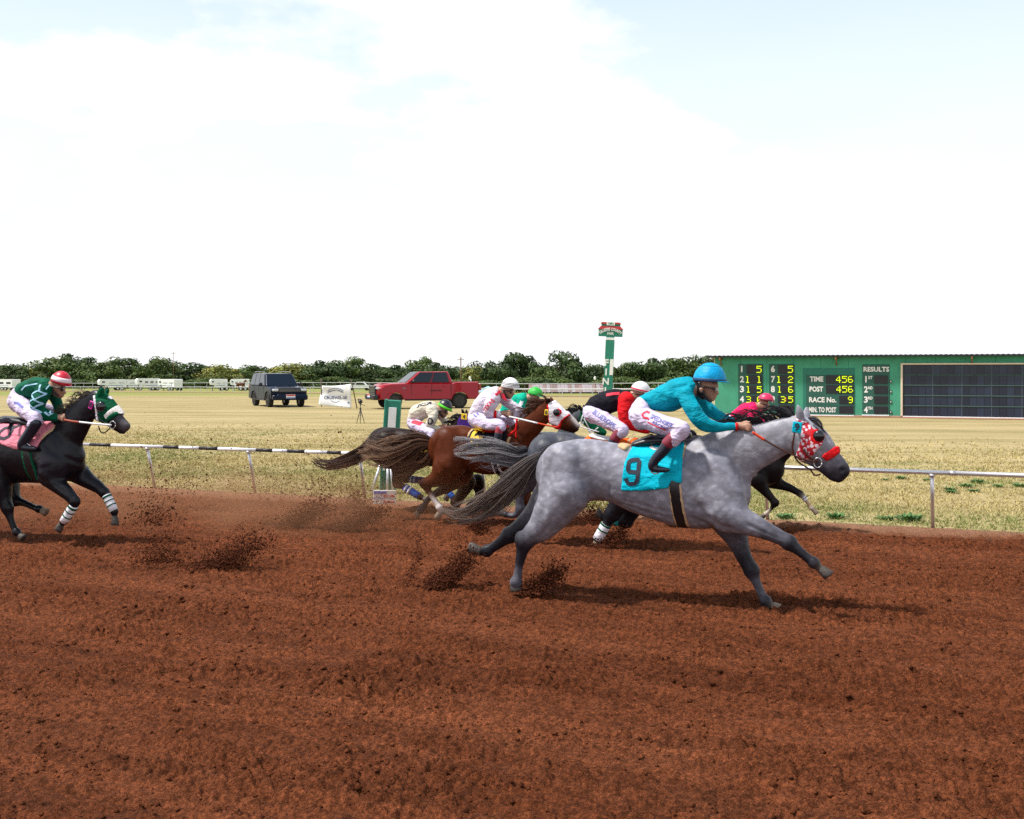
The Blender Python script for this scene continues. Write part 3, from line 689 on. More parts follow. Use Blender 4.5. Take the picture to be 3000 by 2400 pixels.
    def hand(s, part, px, py, lat, K, col, side=1, size=1.0):   # a fist closed on the rein: palm, four curled fingers, thumb on top
        q, mm = s.P(px, py, lat, K); u = size
        s.add(part, [[*(q + np.array([-.045, 0, .012]) * u), .026 * u], [*(q + np.array([.0, 0, .0]) * u), .032 * u], [*(q + np.array([.03, 0, -.004]) * u), .030 * u]], col, local=True, k=.012)
        for j in range(4):
            z = .022 - .017 * j; L = (1.0, 1.06, 1.0, .84)[j]
            a = q + np.array([.030, side * .020, z]) * u; b = q + np.array([.058 * L, side * .030, z - .003]) * u; c = q + np.array([.066 * L, side * .004, z - .008]) * u; d = q + np.array([.046 * L, -side * .012, z - .010]) * u
            s.add(part, [[*a, .0095 * u], [*b, .0092 * u], [*c, .0088 * u], [*d, .008 * u]], col, local=True, k=.004, sub=3)
        a = q + np.array([-.02, -side * .01, .024]) * u; b = q + np.array([.018, -side * .016, .040]) * u; c = q + np.array([.052, -side * .006, .036]) * u
        s.add(part, [[*a, .013 * u], [*b, .011 * u], [*c, .009 * u]], col, local=True, k=.006, sub=3)
# ------------------------------------------------------------------ coats, leather, cloth
def coat_material(name, dapple=0.0, rough=0.42, sheen=0.2, spec=0.4):
    m = bpy.data.materials.new(name); m.use_nodes = True; N = m.node_tree.nodes; L = m.node_tree.links
    b = N['Principled BSDF']; b.inputs['Roughness'].default_value = rough; b.inputs['Specular IOR Level'].default_value = spec
    b.inputs['Sheen Weight'].default_value = sheen; b.inputs['Sheen Roughness'].default_value = 0.4
    a = N.new('ShaderNodeAttribute'); a.attribute_name = 'Col'; tc = N.new('ShaderNodeTexCoord')
    n = N.new('ShaderNodeTexNoise'); n.inputs['Scale'].default_value = 5; n.inputs['Detail'].default_value = 6; n.inputs['Roughness'].default_value = 0.62; L.new(tc.outputs['Object'], n.inputs['Vector'])
    mr = N.new('ShaderNodeMapRange'); L.new(n.outputs[0], mr.inputs[0]); mr.inputs[1].default_value = 0.3; mr.inputs[2].default_value = 0.7; mr.inputs[3].default_value = 0.80; mr.inputs[4].default_value = 1.2
    s = N.new('ShaderNodeVectorMath'); s.operation = 'SCALE'; L.new(a.outputs['Color'], s.inputs[0]); L.new(mr.outputs[0], s.inputs['Scale']); src = s.outputs[0]
    if dapple:
        mp = N.new('ShaderNodeMapping'); L.new(tc.outputs['Object'], mp.inputs[0]); mp.inputs['Scale'].default_value = (0.75, 0.75, 1)
        wn = N.new('ShaderNodeTexNoise'); wn.inputs['Scale'].default_value = 9; L.new(mp.outputs[0], wn.inputs['Vector'])
        wv = N.new('ShaderNodeMixRGB'); wv.inputs[0].default_value = 0.08; L.new(mp.outputs[0], wv.inputs[1]); L.new(wn.outputs['Color'], wv.inputs[2])
        v = N.new('ShaderNodeTexVoronoi'); v.inputs['Scale'].default_value = 22; v.feature = 'SMOOTH_F1'; v.inputs['Smoothness'].default_value = 0.7; L.new(wv.outputs[0], v.inputs['Vector'])
        r = N.new('ShaderNodeMapRange'); L.new(v.outputs['Distance'], r.inputs[0]); r.inputs[1].default_value = 0.1; r.inputs[2].default_value = 0.6; r.inputs[3].default_value = 1 + dapple; r.inputs[4].default_value = 1 - dapple
        s2 = N.new('ShaderNodeVectorMath'); s2.operation = 'SCALE'; L.new(src, s2.inputs[0]); L.new(r.outputs[0], s2.inputs['Scale']); src = s2.outputs[0]
    L.new(src, b.inputs['Base Color'])
    n3 = N.new('ShaderNodeTexNoise'); n3.inputs['Scale'].default_value = 160; n3.inputs['Detail'].default_value = 3; mp3 = N.new('ShaderNodeMapping'); L.new(tc.outputs['Object'], mp3.inputs[0]); mp3.inputs['Scale'].default_value = (0.2, 0.2, 1); L.new(mp3.outputs[0], n3.inputs['Vector'])
    n4 = N.new('ShaderNodeTexNoise'); n4.inputs['Scale'].default_value = 9; n4.inputs['Detail'].default_value = 3; L.new(tc.outputs['Object'], n4.inputs['Vector'])
    b1 = N.new('ShaderNodeBump'); b1.inputs['Strength'].default_value = 0.25; b1.inputs['Distance'].default_value = 0.004; L.new(n3.outputs[0], b1.inputs['Height'])
    b2 = N.new('ShaderNodeBump'); b2.inputs['Strength'].default_value = 0.35; b2.inputs['Distance'].default_value = 0.03; L.new(n4.outputs[0], b2.inputs['Height']); L.new(b1.outputs[0], b2.inputs['Normal'])
    L.new(b2.outputs[0], b.inputs['Normal']); return m
M_GREY = coat_material('dapple_grey_coat', 0.22, 0.46, 0.0, 0.26)
M_BLACKCOAT = coat_material('black_coat', 0.0, 0.34, 0.0, 0.24)
M_COAT = coat_material('sleek_coat', 0.0, 0.42, 0.0, 0.10)
M_HAIR = mat('horse_hair', (.1, .1, .1), rough=0.5, attr=True, spec=0.35)
def cloth_material(name, col, attr=False, rough=0.7, wr=0.5, scale=16.0, var=0.12):
    m = bpy.data.materials.new(name); m.use_nodes = True; N = m.node_tree.nodes; L = m.node_tree.links
    b = N['Principled BSDF']; b.inputs['Roughness'].default_value = rough; b.inputs['Sheen Weight'].default_value = 0.0; b.inputs['Specular IOR Level'].default_value = 0.12
    tc = N.new('ShaderNodeTexCoord'); mp = N.new('ShaderNodeMapping'); L.new(tc.outputs['Object'], mp.inputs[0]); mp.inputs['Scale'].default_value = (0.55, 0.55, 1.25); mp.inputs['Rotation'].default_value = (0, R(35), 0)
    n = N.new('ShaderNodeTexNoise'); n.inputs['Scale'].default_value = scale; n.inputs['Detail'].default_value = 4; n.inputs['Distortion'].default_value = 0.6; L.new(mp.outputs[0], n.inputs['Vector'])
    bp = N.new('ShaderNodeBump'); bp.inputs['Strength'].default_value = wr; bp.inputs['Distance'].default_value = 0.035; L.new(n.outputs[0], bp.inputs['Height']); L.new(bp.outputs[0], b.inputs['Normal'])
    mr = N.new('ShaderNodeMapRange'); L.new(n.outputs[0], mr.inputs[0]); mr.inputs[1].default_value = 0.3; mr.inputs[2].default_value = 0.7; mr.inputs[3].default_value = 1 - var; mr.inputs[4].default_value = 1 + var
    s = N.new('ShaderNodeVectorMath'); s.operation = 'SCALE'; L.new(mr.outputs[0], s.inputs['Scale'])
    if attr: a = N.new('ShaderNodeAttribute'); a.attribute_name = 'Col'; L.new(a.outputs['Color'], s.inputs[0])
    else: s.inputs[0].default_value = col
    L.new(s.outputs[0], b.inputs['Base Color']); MATS[name] = m; return m
def checked_material():                           # red hood printed with rows of white spots
    m = bpy.data.materials.new('red_white_spot_fabric'); m.use_nodes = True; N = m.node_tree.nodes; L = m.node_tree.links
    b = N['Principled BSDF']; b.inputs['Roughness'].default_value = 0.65; tc = N.new('ShaderNodeTexCoord'); mp = N.new('ShaderNodeMapping'); L.new(tc.outputs['Object'], mp.inputs[0]); mp.inputs['Rotation'].default_value = (0, R(20), 0)
    v = N.new('ShaderNodeTexVoronoi'); v.inputs['Scale'].default_value = 30; v.inputs['Randomness'].default_value = 0.45; L.new(mp.outputs[0], v.inputs['Vector'])
    g = N.new('ShaderNodeMath'); g.operation = 'LESS_THAN'; L.new(v.outputs['Distance'], g.inputs[0]); g.inputs[1].default_value = 0.47
    mx = N.new('ShaderNodeMixRGB'); L.new(g.outputs[0], mx.inputs[0]); mx.inputs[1].default_value = (0.52, 0.008, 0.022, 1); mx.inputs[2].default_value = (0.80, 0.66, 0.74, 1); L.new(mx.outputs[0], b.inputs['Base Color']); return m
M_SPOT = checked_material()
C_TURQ = (0.0, 0.42, 0.60)
M_TURQ = cloth_material('turquoise_cloth', (0.0, 0.44, 0.60), wr=1.0, scale=9)
M_PINKC = cloth_material('pink_cloth', (0.72, 0.24, 0.32), wr=0.6)
M_BLACKC = cloth_material('black_cloth', (0.010, 0.011, 0.018), wr=0.4)
M_ORANGEC = cloth_material('orange_cloth', (0.80, 0.13, 0.012), wr=0.5)
M_YELLOWC = cloth_material('yellow_cloth', (0.75, 0.60, 0.10), wr=0.5)
M_REDC = cloth_material('red_cloth', (0.62, 0.010, 0.014), wr=0.4)
M_WHITEC = cloth_material('white_cloth', (0.74, 0.72, 0.80), wr=0.4)
M_GREENC = cloth_material('green_cloth', (0.0, 0.085, 0.036), wr=0.6)
M_PURPLE = cloth_material('purple_cloth', (0.05, 0.015, 0.17), wr=0.4)
M_SILK = cloth_material('racing_silks', (1, 1, 1), attr=True, wr=1.0, scale=13, var=.16)
M_PANTS = cloth_material('white_breeches', (0.60, 0.53, 0.72), wr=1.0, scale=15)
M_SKIN = mat('skin', (.4, .22, .15), rough=0.5, attr=True, noise=0.08, nscale=20)
M_BLACK = mat('black_leather', (0.008, 0.009, 0.013), rough=0.32, noise=0.3, nscale=30)
M_NAVY = mat('dark_boot', (0.010, 0.016, 0.032), rough=0.30, noise=0.3, nscale=20)
M_MAROON = mat('maroon_boot_top', (0.21, 0.022, 0.045), rough=0.4)
M_TAN = mat('tan_felt', (0.52, 0.36, 0.20), rough=0.9, noise=0.15, nscale=40)
M_BROWNL = mat('brown_leather', (0.060, 0.016, 0.008), rough=0.4)
M_ORANGEGRIP = mat('orange_rein_grip', (0.72, 0.06, 0.015), rough=0.6)
M_STEEL = mat('bright_steel', (0.55, 0.55, 0.57), rough=0.25, metal=1.0)
M_BLKPRINT = mat('black_print', (0.008, 0.010, 0.030), rough=0.7)
M_REDPRINT = mat('red_print', (0.62, 0.015, 0.05), rough=0.7)
M_BLUEPRINT = mat('blue_print', (0.12, 0.14, 0.42), rough=0.7)
M_YELPRINT = mat('yellow_print', (0.82, 0.52, 0.01), rough=0.6)
M_WHTPRINT = mat('white_print', (0.80, 0.82, 0.86), rough=0.6)
M_SKYPRINT = mat('pale_blue_piping', (0.36, 0.62, 0.82), rough=0.6)
M_CUP = mat('blinker_cup_plastic', (0.006, 0.007, 0.012), rough=0.12, coat=0.5)
M_LENS = mat('goggle_lens', (0.30, 0.26, 0.24), rough=0.1, coat=0.6)
M_DARKLENS = mat('dark_goggle_lens', (0.015, 0.015, 0.02), rough=0.1, coat=0.6)
M_SHEEP = mat('fleece', (0.78, 0.76, 0.74), rough=0.95, bump=0.6, bscale=60)

M_HOOF = mat('horn_hoof', (0.055, 0.045, 0.040), rough=0.6, noise=0.35, nscale=25, bump=0.4, bscale=50)
M_HOOFP = mat('pale_hoof', (0.20, 0.15, 0.11), rough=0.6, noise=0.35, nscale=25, bump=0.4, bscale=50)
def hoof(f, part, a, b, K, lat, col, r0, r1):     # a hoof wall flaring from the coronet a to the ground face round b (pixels)
    m = M_HOOFP if col[0] > 0.07 else M_HOOF
    A, ma = f.P(a[0], a[1], lat, K); Bq, mb = f.P(b[0], b[1], lat, K); r0, r1 = r0 / K[0] * ma, r1 / K[0] * mb
    ax = Bq - A; L = np.linalg.norm(ax); ax = ax / L; e2 = np.array([0, 1.0, 0]); e1 = np.cross(e2, ax); e1 /= np.linalg.norm(e1)
    if e1[0] < 0: e1 = -e1
    V = []; n = 14; Lh = max(L, 0.045)
    for t, rr, sh in ((-.35, .80, -.1), (0.0, 1.02, 0.0), (.5, 1.12, .10), (1.0, 1.25, .22), (1.05, 1.12, .22), (1.05, .2, .2)):
        for k in range(n):
            g = 2 * math.pi * k / n; q = r0 * rr; V.append(A + ax * Lh * t + e1 * (q * math.cos(g) * (1.12 if math.cos(g) > 0 else .95) + r0 * sh) + e2 * q * math.sin(g) * .92)
    Q = [(i * n + k, i * n + (k + 1) % n, (i + 1) * n + (k + 1) % n, (i + 1) * n + k) for i in range(5) for k in range(n)]
    np_mesh('hoof', f.to_world(np.array(V)), np.array(Q), m, f.root, True)
def rein(f, pts, K, mats, rad=0.008):
    for i, m in enumerate(mats): f.tube('rein', pts[i], K, rad, m)
def cup(f, c, K, r, lat, m=None, parent=None):    # blinker cup: half a bowl on each side of the head
    m = m or M_CUP
    for sgn in (1, -1):
        q, mm = f.P(c[0], c[1], 0, K); r_ = r / K[0] * mm; V = []; n = 7; seg = 18
        for i in range(n + 1):
            p = math.pi * 0.55 * i / n
            for k in range(seg):
                g = 2 * math.pi * k / seg; V.append(q + np.array([math.sin(p) * math.cos(g) * r_, sgn * (lat + math.cos(p) * r_ * 0.62), math.sin(p) * math.sin(g) * r_]))
        Q = [(i * seg + k, i * seg + (k + 1) % seg, (i + 1) * seg + (k + 1) % seg, (i + 1) * seg + k) for i in range(n) for k in range(seg)]
        np_mesh('blinker_cup', f.to_world(np.array(V)), np.array(Q), m, parent or f.root, True)
def head_number(f, surf, c, K, w, h, m, digit, mp, lat, tilt=0.0):     # number tag hung on the bridle
    q, mm = f.P(c[0], c[1], lat, K); w_, h_ = w / K[0] * mm, h / K[0] * mm; b = MB()
    M = Matrix(((HDIR.x, HNOR.x, 0), (HDIR.y, HNOR.y, 0), (0, 0, 1))) @ Matrix.Rotation(tilt, 3, 'Y')
    b.box(f.W(q), (w_, 0.012, h_), M, 0.008); o = b.build('number_tag', m, f.root)
    V, fs = text_mesh(digit, h_ * 0.62, 0.03); 
    mk('digit', [f.W(q) + M @ Vector((v[0], 0.009, v[1])) for v in V], fs, mp, o)
def bandage(f, a, b, K, lat, r, m, extra=None, name='leg_wrap'):
    P, S = [], []
    for i in range(5):
        t = i / 4; P.append(f.pt(a[0] + (b[0] - a[0]) * t, a[1] + (b[1] - a[1]) * t, lat, K)); S.append((r[0] + (r[1] - r[0]) * t) / K[0] * f.P(a[0], a[1], lat, K)[1])
    o = MB().tube(P, S, 12).build(name, m, f.root, True)
    if extra:
        for t0, t1, mm in extra:
            q = [P[0].lerp(P[4], t0), P[0].lerp(P[4], t1)]; MB().tube(q, [S[0] * 1.05] * 2, 12).build('stripe', mm, o, True)
    return o

# ------------------------------------------------------------------ running rail
M_ALU = mat('galvanised_pipe', (0.62, 0.62, 0.66), rough=0.42, metal=0.85, noise=0.08, nscale=20)
M_RAILW = mat('white_rail_paint', (0.74, 0.75, 0.78), rough=0.5, noise=0.1, nscale=12)
M_RAILB = mat('black_rail_paint', (0.012, 0.012, 0.018), rough=0.5, noise=0.2, nscale=12)
def s_at(px, py_guess=1400, off=0.0):          # where along the rail a photo column falls
    u = (px - CX) / F; A = RA + RNOR * off; return (u * A.y - A.x) / (RDIR.x - u * RDIR.y)
RH, ROFF = 0.73, -0.20
def build_rail():
    root = empty('running_rail', rail_pt(0)); tag(root, 'low racetrack rail, black and white at left and bare silver at right', 'rail')
    def P(s, off, z): return rail_pt(s, off, z) - root.location
    cuts = [-200, 190, 235, 345, 378, 420, 460, 540, 575, 606, 643, 690, 720, 765, 800, 850, 890, 940, 990, 1035, 1085]
    S = [s_at(c * 3000 / 2156, off=ROFF) for c in cuts]
    seg = [(-30, S[1], 'w')] + [(S[i], S[i + 1], 'b' if i % 2 else 'w') for i in range(1, len(S) - 1)]
    for a, b, k in seg: MB().tube([P(a, ROFF, RH), P(b, ROFF, RH)], 0.028, 12).build('rail_segment', M_RAILB if k == 'b' else M_RAILW, root, True)
    x = S[-1]
    while x < 26:
        MB().tube([P(x, ROFF, RH), P(min(x + 3.0, 26), ROFF, RH)], 0.030, 12).build('rail_segment', M_ALU, root, True)
        MB().tube([P(x + 2.94, ROFF, RH), P(x + 3.0, ROFF, RH)], 0.034, 12).build('rail_sleeve', M_ALU, root, True); x += 3.0
    k = -12
    s0 = 0.0
    L = (RB - RA).length; st = L / 6.0
    for k in range(-10, 18):
        s = s0 + k * st
        MB().tube([P(s, 0.0, -0.05), P(s, ROFF * .55, RH * .55), P(s, ROFF, RH - 0.03)], 0.024, 10).build('post', M_ALU, root, True)
        MB().tube([P(s, ROFF, RH - .055), P(s, ROFF, RH - .02)], 0.036, 10).build('post_cap', M_ALU, root, True)
build_rail()

# ------------------------------------------------------------------ finish-line posts, small board
M_GREENP = mat('green_paint', (0.012, 0.20, 0.135), rough=0.6, noise=0.2, nscale=6)
M_WHITEP = mat('white_paint', (0.78, 0.79, 0.78), rough=0.6, noise=0.06, nscale=9)
M_REDP = mat('red_paint', (0.50, 0.035, 0.045), rough=0.6, noise=0.12, nscale=6)
def panel(root, name, m, x0, x1, z0, z1, y, th, yaw, parent=None):   # board parallel to the face
    c, s = math.cos(yaw), math.sin(yaw); M = Matrix(((c, s, 0), (-s, c, 0), (0, 0, 1)))
    b = MB(); ctr = M @ Vector(((x0 + x1) / 2, -y, (z0 + z1) / 2)); b.box(ctr, (x1 - x0, th, z1 - z0), M, min(0.01, th * .3)); return b.build(name, m, parent or root)
def words(root, name, body, m, x, z, h, y, yaw, width=None, bold=0.03, parent=None, align='CENTER', arc=None):
    V, fs = text_mesh(body, h, bold, align=align); c, s = math.cos(yaw), math.sin(yaw); M = Matrix(((c, s, 0), (-s, c, 0), (0, 0, 1)))
    if not len(V): return
    if width: V[:, 0] *= width / (V[:, 0].max() - V[:, 0].min())
    if arc:
        a = V[:, 0] / arc; V = np.stack([(arc + V[:, 1]) * np.sin(a), (arc + V[:, 1]) * np.cos(a) - arc, V[:, 2]], -1)
    return mk(name, [M @ Vector((x + v[0], -y, z + v[1])) for v in V], fs, m, parent or root)
def finish_post():
    g = ground_pt(1136, 1446); r = empty('finish_post', g); tag(r, 'short green finish post with white sighting panels behind the bay horse', 'post'); r.rotation_euler = (0, R(3.5), 0)
    panel(r, 'post_board', M_GREENP, -.13, .13, -.02, 1.54, 0, .16, 0); panel(r, 'sighting_panel', M_WHITEP, -.06, .07, 1.02, 1.42, .085, .012, 0)
    panel(r, 'sighting_panel', M_WHITEP, -.11, -.06, .38, .80, .085, .012, 0); panel(r, 'sighting_panel', M_WHITEP, .06, .11, .38, .80, .085, .012, 0); panel(r, 'post_edge', M_GREENP, -.135, -.09, -.02, 1.55, .01, .17, 0)
    for x in (-.25, .02, .12): MB().tube([Vector((x, -.25, -.02)), Vector((x * .3 - .04, -.02, .62))], .022, 8).build('brace', M_ALU, r, True)
    b = ground_pt(1127, 1477); q = empty('track_sign', b); tag(q, 'small white board with blue and red print at the foot of the rail', 'sign')
    panel(q, 'board', M_WHITEP, -.175, .175, 0, .21, 0, .02, .05)
    panel(q, 'printed_bar', mat('blue_ink', (.02, .12, .50), rough=.6), -.165, .03, .155, .195, .012, .004, .05); panel(q, 'printed_bar', M_REDP, -.02, .15, .11, .14, .012, .004, .05); panel(q, 'printed_bar', M_REDP, -.02, .15, .02, .045, .012, .004, .05)
    words(q, 'printed_words', 'RACEWAY', mat('blue_ink', (0, 0, 0)), -.09, .09, .03, .014, .05); words(q, 'printed_words', 'SPEED', M_WHITEP, .065, .125, .018, .016, .05)
finish_post()
def finish_pole():
    g = ground_pt(1778, 1215); r = empty('finish_pole', g); tag(r, 'tall green FINISH pole with county fair sign on top', 'pole'); r.rotation_euler = (0, R(2.6), 0)
    Y = R(8)
    panel(r, 'pole_board', M_GREENP, -.21, .20, -.02, 3.50, 0, .22, Y); panel(r, 'white_collar', M_WHITEP, -.20, .19, 3.50, 3.60, .0, .23, Y)
    words(r, 'painted_letters', 'F\nI\nN\nI\nS\nH', M_WHITEP, -.10, 1.15 + .25, .29, .122, Y, bold=.04) if False else None
    for k, ch in enumerate('FINISH'): words(r, 'painted_letter', ch, M_WHITEP, -.12, 2.42 - k * .44, .30, .124, Y, bold=.03)
    panel(r, 'sighting_panel', M_WHITEP, .04, .20, 1.86, 2.60, .118, .012, Y)
    panel(r, 'sign_board', M_GREENP, -.56, .56, 3.66, 4.02, .02, .16, Y); panel(r, 'sign_top', M_GREENP, -.44, .44, 4.13, 4.26, .02, .16, Y)
    c, s = math.cos(Y), math.sin(Y); M = Matrix(((c, s, 0), (-s, c, 0), (0, 0, 1)))
    b = MB(); b.prism([(-.60, 4.00), (.60, 4.00), (.46, 4.14), (-.46, 4.14)], -.14, .10, M); b.build('sign_roof', M_REDP, r)
    b = MB(); b.prism([(-.48, 4.25), (.48, 4.25), (.42, 4.33), (-.42, 4.33)], -.14, .10, M); b.build('sign_roof', M_REDP, r)
    panel(r, 'year_plate', M_WHITEP, -.19, .19, 4.18, 4.34, .145, .02, Y); words(r, 'year', '1881', M_GREENP, 0, 4.26, .11, .158, Y, bold=.03)
    words(r, 'painted_words', 'GILLESPIE COUNTY', M_WHITEP, 0, 4.00, .135, .165, Y, width=1.12, bold=.03, arc=.75); words(r, 'painted_words', 'FAIR', M_WHITEP, 0, 3.80, .125, .11, Y, width=.30, bold=.03)
    panel(r, 'small_roof', M_GREENP, -.20, .19, 3.62, 3.66, 0, .24, Y)
finish_pole()

# ------------------------------------------------------------------ tote board building
def scoreboard():
    g = ground_pt(2094, 1214); r = empty('scoreboard_building', g); yaw = R(23.4)
    tag(r, 'long low green tote board building with yellow digits and dark screen', 'scoreboard')
    ca, sa = math.cos(yaw), math.sin(yaw); n = Vector((-sa, -ca, 0))
    def A(px, py):                               # photo point on the wall plane -> along, up
        D = Vector(((px - CX) / F, 1, -(py - HY) / F)); t = n.dot(g - Vector((0, 0, CH))) / n.dot(D); w = Vector((0, 0, CH)) + D * t - g; return w.x * ca - w.y * sa, w.z
    zs = lambda x, y: A(2080 + x / 3.85, 1020 + y / 3.85); zr = lambda x, y: A(2440 + x / 3.85, 1020 + y / 3.85)
    M_WALL = mat('green_wall_paint', (0.050, 0.31, 0.195), rough=.75, noise=.14, nscale=2.2, bump=.2, bscale=30)
    M_BOARD = mat('dark_green_board', (0.014, 0.095, 0.072), rough=.6, noise=.12, nscale=5); M_BOARDL = mat('teal_board', (0.012, 0.17, 0.125), rough=.6, noise=.1, nscale=5)
    M_WIN = mat('dark_display', (0.008, 0.010, 0.018), rough=.35, noise=.3, nscale=9); M_LED = mat('lit_led', (.3, .35, .0), emit=((0.62, 0.80, 0.0), 1.25)); M_LEDR = mat('lit_red_led', (.4, .1, .0), emit=((0.9, 0.18, 0.02), 1.0))
    M_SILL = mat('white_sill', (.70, .72, .76), rough=.6); M_CREAM = mat('cream_frame', (.66, .58, .46), rough=.7); M_ROOF = mat('blue_metal_roof', (.045, .055, .075), rough=.45, metal=.3, noise=.2, nscale=3)
    M_WOOD = mat('weathered_bracket', (.22, .10, .035), rough=.8)
    H = 2.72; LEN = 19.0; DEP = 5.0
    P = lambda x0, x1, z0, z1, y, th, nm, m, par=None: panel(r, nm, m, x0, x1, z0, z1, y, th, yaw, par)
    M3 = Matrix(((ca, sa, 0), (-sa, ca, 0), (0, 0, 1)))
    # walls: front as vertical sheets
    w = 1.22; k = 0; xx = 0.0; front = P(0, LEN, 0.0, .06, -.03, .10, 'plinth', mat('concrete_plinth', (.35, .30, .25), rough=.9))
    while xx < LEN - .01:
        P(xx + .0025, min(xx + w, LEN) - .0025, .06, H, -.05, .10, 'wall_sheet', M_WALL); xx += w
    MB().box(M3 @ Vector((-.02, DEP / 2 + .05, H / 2)), (.06, DEP, H), M3).build('end_wall', M_CREAM, r); MB().box(M3 @ Vector((LEN + .02, DEP / 2 + .05, H / 2)), (.06, DEP, H), M3).build('end_wall', M_WALL, r); MB().box(M3 @ Vector((LEN / 2, DEP + .05, H / 2 - .2)), (LEN, .08, H - .4), M3).build('back_wall', M_WALL, r)
    V = []; nn = int(LEN / .1)                   # corrugated roof sheet
    for i in range(nn + 1):
        x = -.3 + i * (LEN + .6) / nn; z = .012 * math.cos(i * math.pi)
        for y, dz in ((-.42, .0), (DEP + .3, -.42)): V += [M3 @ Vector((x, y, H + .05 + z + dz)), M3 @ Vector((x, y, H + .005 + z + dz))]
    Fq = []
    for i in range(nn):
        a, b = i * 4, i * 4 + 4; Fq += [(a, b, b + 2, a + 2), (a + 1, a + 3, b + 3, b + 1), (a, a + 1, b + 1, b), (a + 2, b + 2, b + 3, a + 3)]
    mk('roof', V, Fq, M_ROOF, r)
    P(-.28, LEN + .28, H - .045, H - .002, .36, .04, 'fascia', M_ROOF)
    for px in (zs(130, 0)[0], zs(1430, 0)[0], zr(1570, 0)[0], zr(1570, 0)[0] + 5.0):
        MB().box(M3 @ Vector((px, -.20, H - .10)), (.07, .40, .10), M3).build('rafter_end', M_WOOD, r)
        MB().tube([M3 @ Vector((px, -.005, H - .42)), M3 @ Vector((px, -.30, H - .12))], .028, 6).build('bracket', M_WOOD, r)
    FONT = {'0': '01110100011001110101110011000101110', '1': '0010001100001000010000100001000111 0'.replace(' ', '1'), '2': '01110100010000100110010001000011111', '3': '11110000010000101110000010000111110', '4': '00010001100101010010111110001000010',
            '5': '11111100001111000001000011000101110', '6': '01110100001000011110100011000101110', '9': '01110100011000101111000010000101110'}
    FONT['1'] = '01100001000010000100001000010001110'; FONT['5'] = '11111100001111000001000010000111110'
    def digit(ch, x, z, h, par):                 # five by seven lamps
        c = h / 7; b = MB()
        for i in range(7):
            for j in range(5):
                if FONT[ch][i * 5 + j] == '1': b.box(M3 @ Vector((x + (j - 2) * c, -.062, z + (3 - i) * c)), (c * .86, .012, c * .86), M3)
        o = b.build('digit', M_LED, par); return o
    def window(f, x0, y0, x1, y1, par, txt='', right=True, colon=False):
        a, z1 = f(x0, y0); b_, z0 = f(x1, y1); o = P(a, b_, z0, z1, .035, .03, 'display_window', M_WIN, par); h = (z1 - z0) * .80; W = h * 5 / 7
        pos = b_ - W * .62
        for k, ch in enumerate(reversed(txt)):
            if ch == ' ': pos -= W * 1.15; continue
            if ch == ':': 
                for dz in (-.14, .14): MB().box(M3 @ Vector((pos + W * .1, -.062, (z0 + z1) / 2 + dz * h)), (.045, .012, .05), M3).build('lamp', M_LEDR, o)
                pos -= W * .45; continue
            digit(ch, pos, (z0 + z1) / 2, h, o); pos -= W * 1.18
        for k in range(1, 4 if (b_ - a) < 1.0 else 6):
            x = a + (b_ - a) * k / (4 if (b_ - a) < 1.0 else 6); 
        return o
    def board(f, x0, y0, x1, y1, m, nm): a, z1 = f(x0, y0); b_, z0 = f(x1, y1); return P(a, b_, z0, z1, .012, .024, nm, m)
    def label(f, s, x, y, hpx, par, wpx=None, align='LEFT'):
        a, z = f(x, y); h = f(x, y - hpx)[1] - z; width = f(x + wpx, y)[0] - a if wpx else None
        return words(r, 'painted_words', s, M_WHITEP, a + (width / 2 if width else 0), z, h, .030, yaw, width=width, bold=.035, parent=par, align='CENTER')
    rows = [(190, 290), (306, 404), (420, 514), (534, 626), (642, 738)]
    for bx0, bx1, nx, wx0, wx1, nums, vals in ((320, 600, 340, 415, 592, '12345', ['5', '1 1', '1 5', '3 0', '4 0']), (668, 955, 688, 770, 946, '67890', ['5', '1 2', '1 6', '3:5', ''])):
        o = board(zs, bx0, 180, bx1, 745, M_BOARD, 'odds_board')
        for (y0, y1), nm, v in zip(rows, nums, vals):
            if v: label(zs, nm, nx + (20 if nm == '1' else 0), (y0 + y1) / 2, 66, o, 46 if nm != '1' else None)
            window(zs, wx0, y0, wx1, y1, o, v)
    o = board(zs, 1050, 228, 1632, 745, M_BOARDL, 'time_board'); a, z1 = zs(1085, 305); b_, z0 = zs(1628, 745); P(a, b_, z0, z1, .020, .022, 'time_panel', M_BOARD, o)
    for s_, x, y, w_, win, v in (('TIME', 1128, 352, 152, (1310, 305, 1622, 402), '456'), ('POST', 1122, 465, 154, (1310, 416, 1622, 512), '456'), ('RACE No.', 1118, 585, 308, (1460, 536, 1620, 630), '9'), ('MIN. TO POST', 1116, 697, 308, (1460, 650, 1617, 742), '')):
        a, z = zs(x, y); h = zs(x, y - 54)[1] - z; ww = zs(x + w_, y)[0] - a; words(r, 'painted_words', s_, M_WHITEP, a + ww / 2, z, h, .036, yaw, width=ww, bold=.035, parent=o); window(zs, *win, o, v)
    o = board(zs, 1720, 185, 2026, 745, M_BOARD, 'results_board'); label(zs, 'RESULTS', 1730, 242, 50, o, 290)
    for k, (s_, y) in enumerate((('1ST', 355), ('2ND', 470), ('3RD', 585), ('4TH', 700))):
        label(zs, s_[0], 1738 + (0 if k else 22), y, 66, o, 44 if k else None); label(zs, s_[1:], 1784, y - 20, 32, o, 50); window(zs, 1852, y - 45, 2006, y + 45, o, '')
        a, z = zs(2040, y + 22); q = [M3 @ Vector((a + .045 * math.cos(t), -.02, z + .06 * math.sin(t))) for t in np.linspace(0, 6.283, 13)]; MB().tube(q, .014, 6).build('lamp_ring', M_BLACK, r, True)
        MB().box(M3 @ Vector((a, -.012, z)), (.05, .03, .07), M3, .01).build('lamp', M_WHITEP, r)
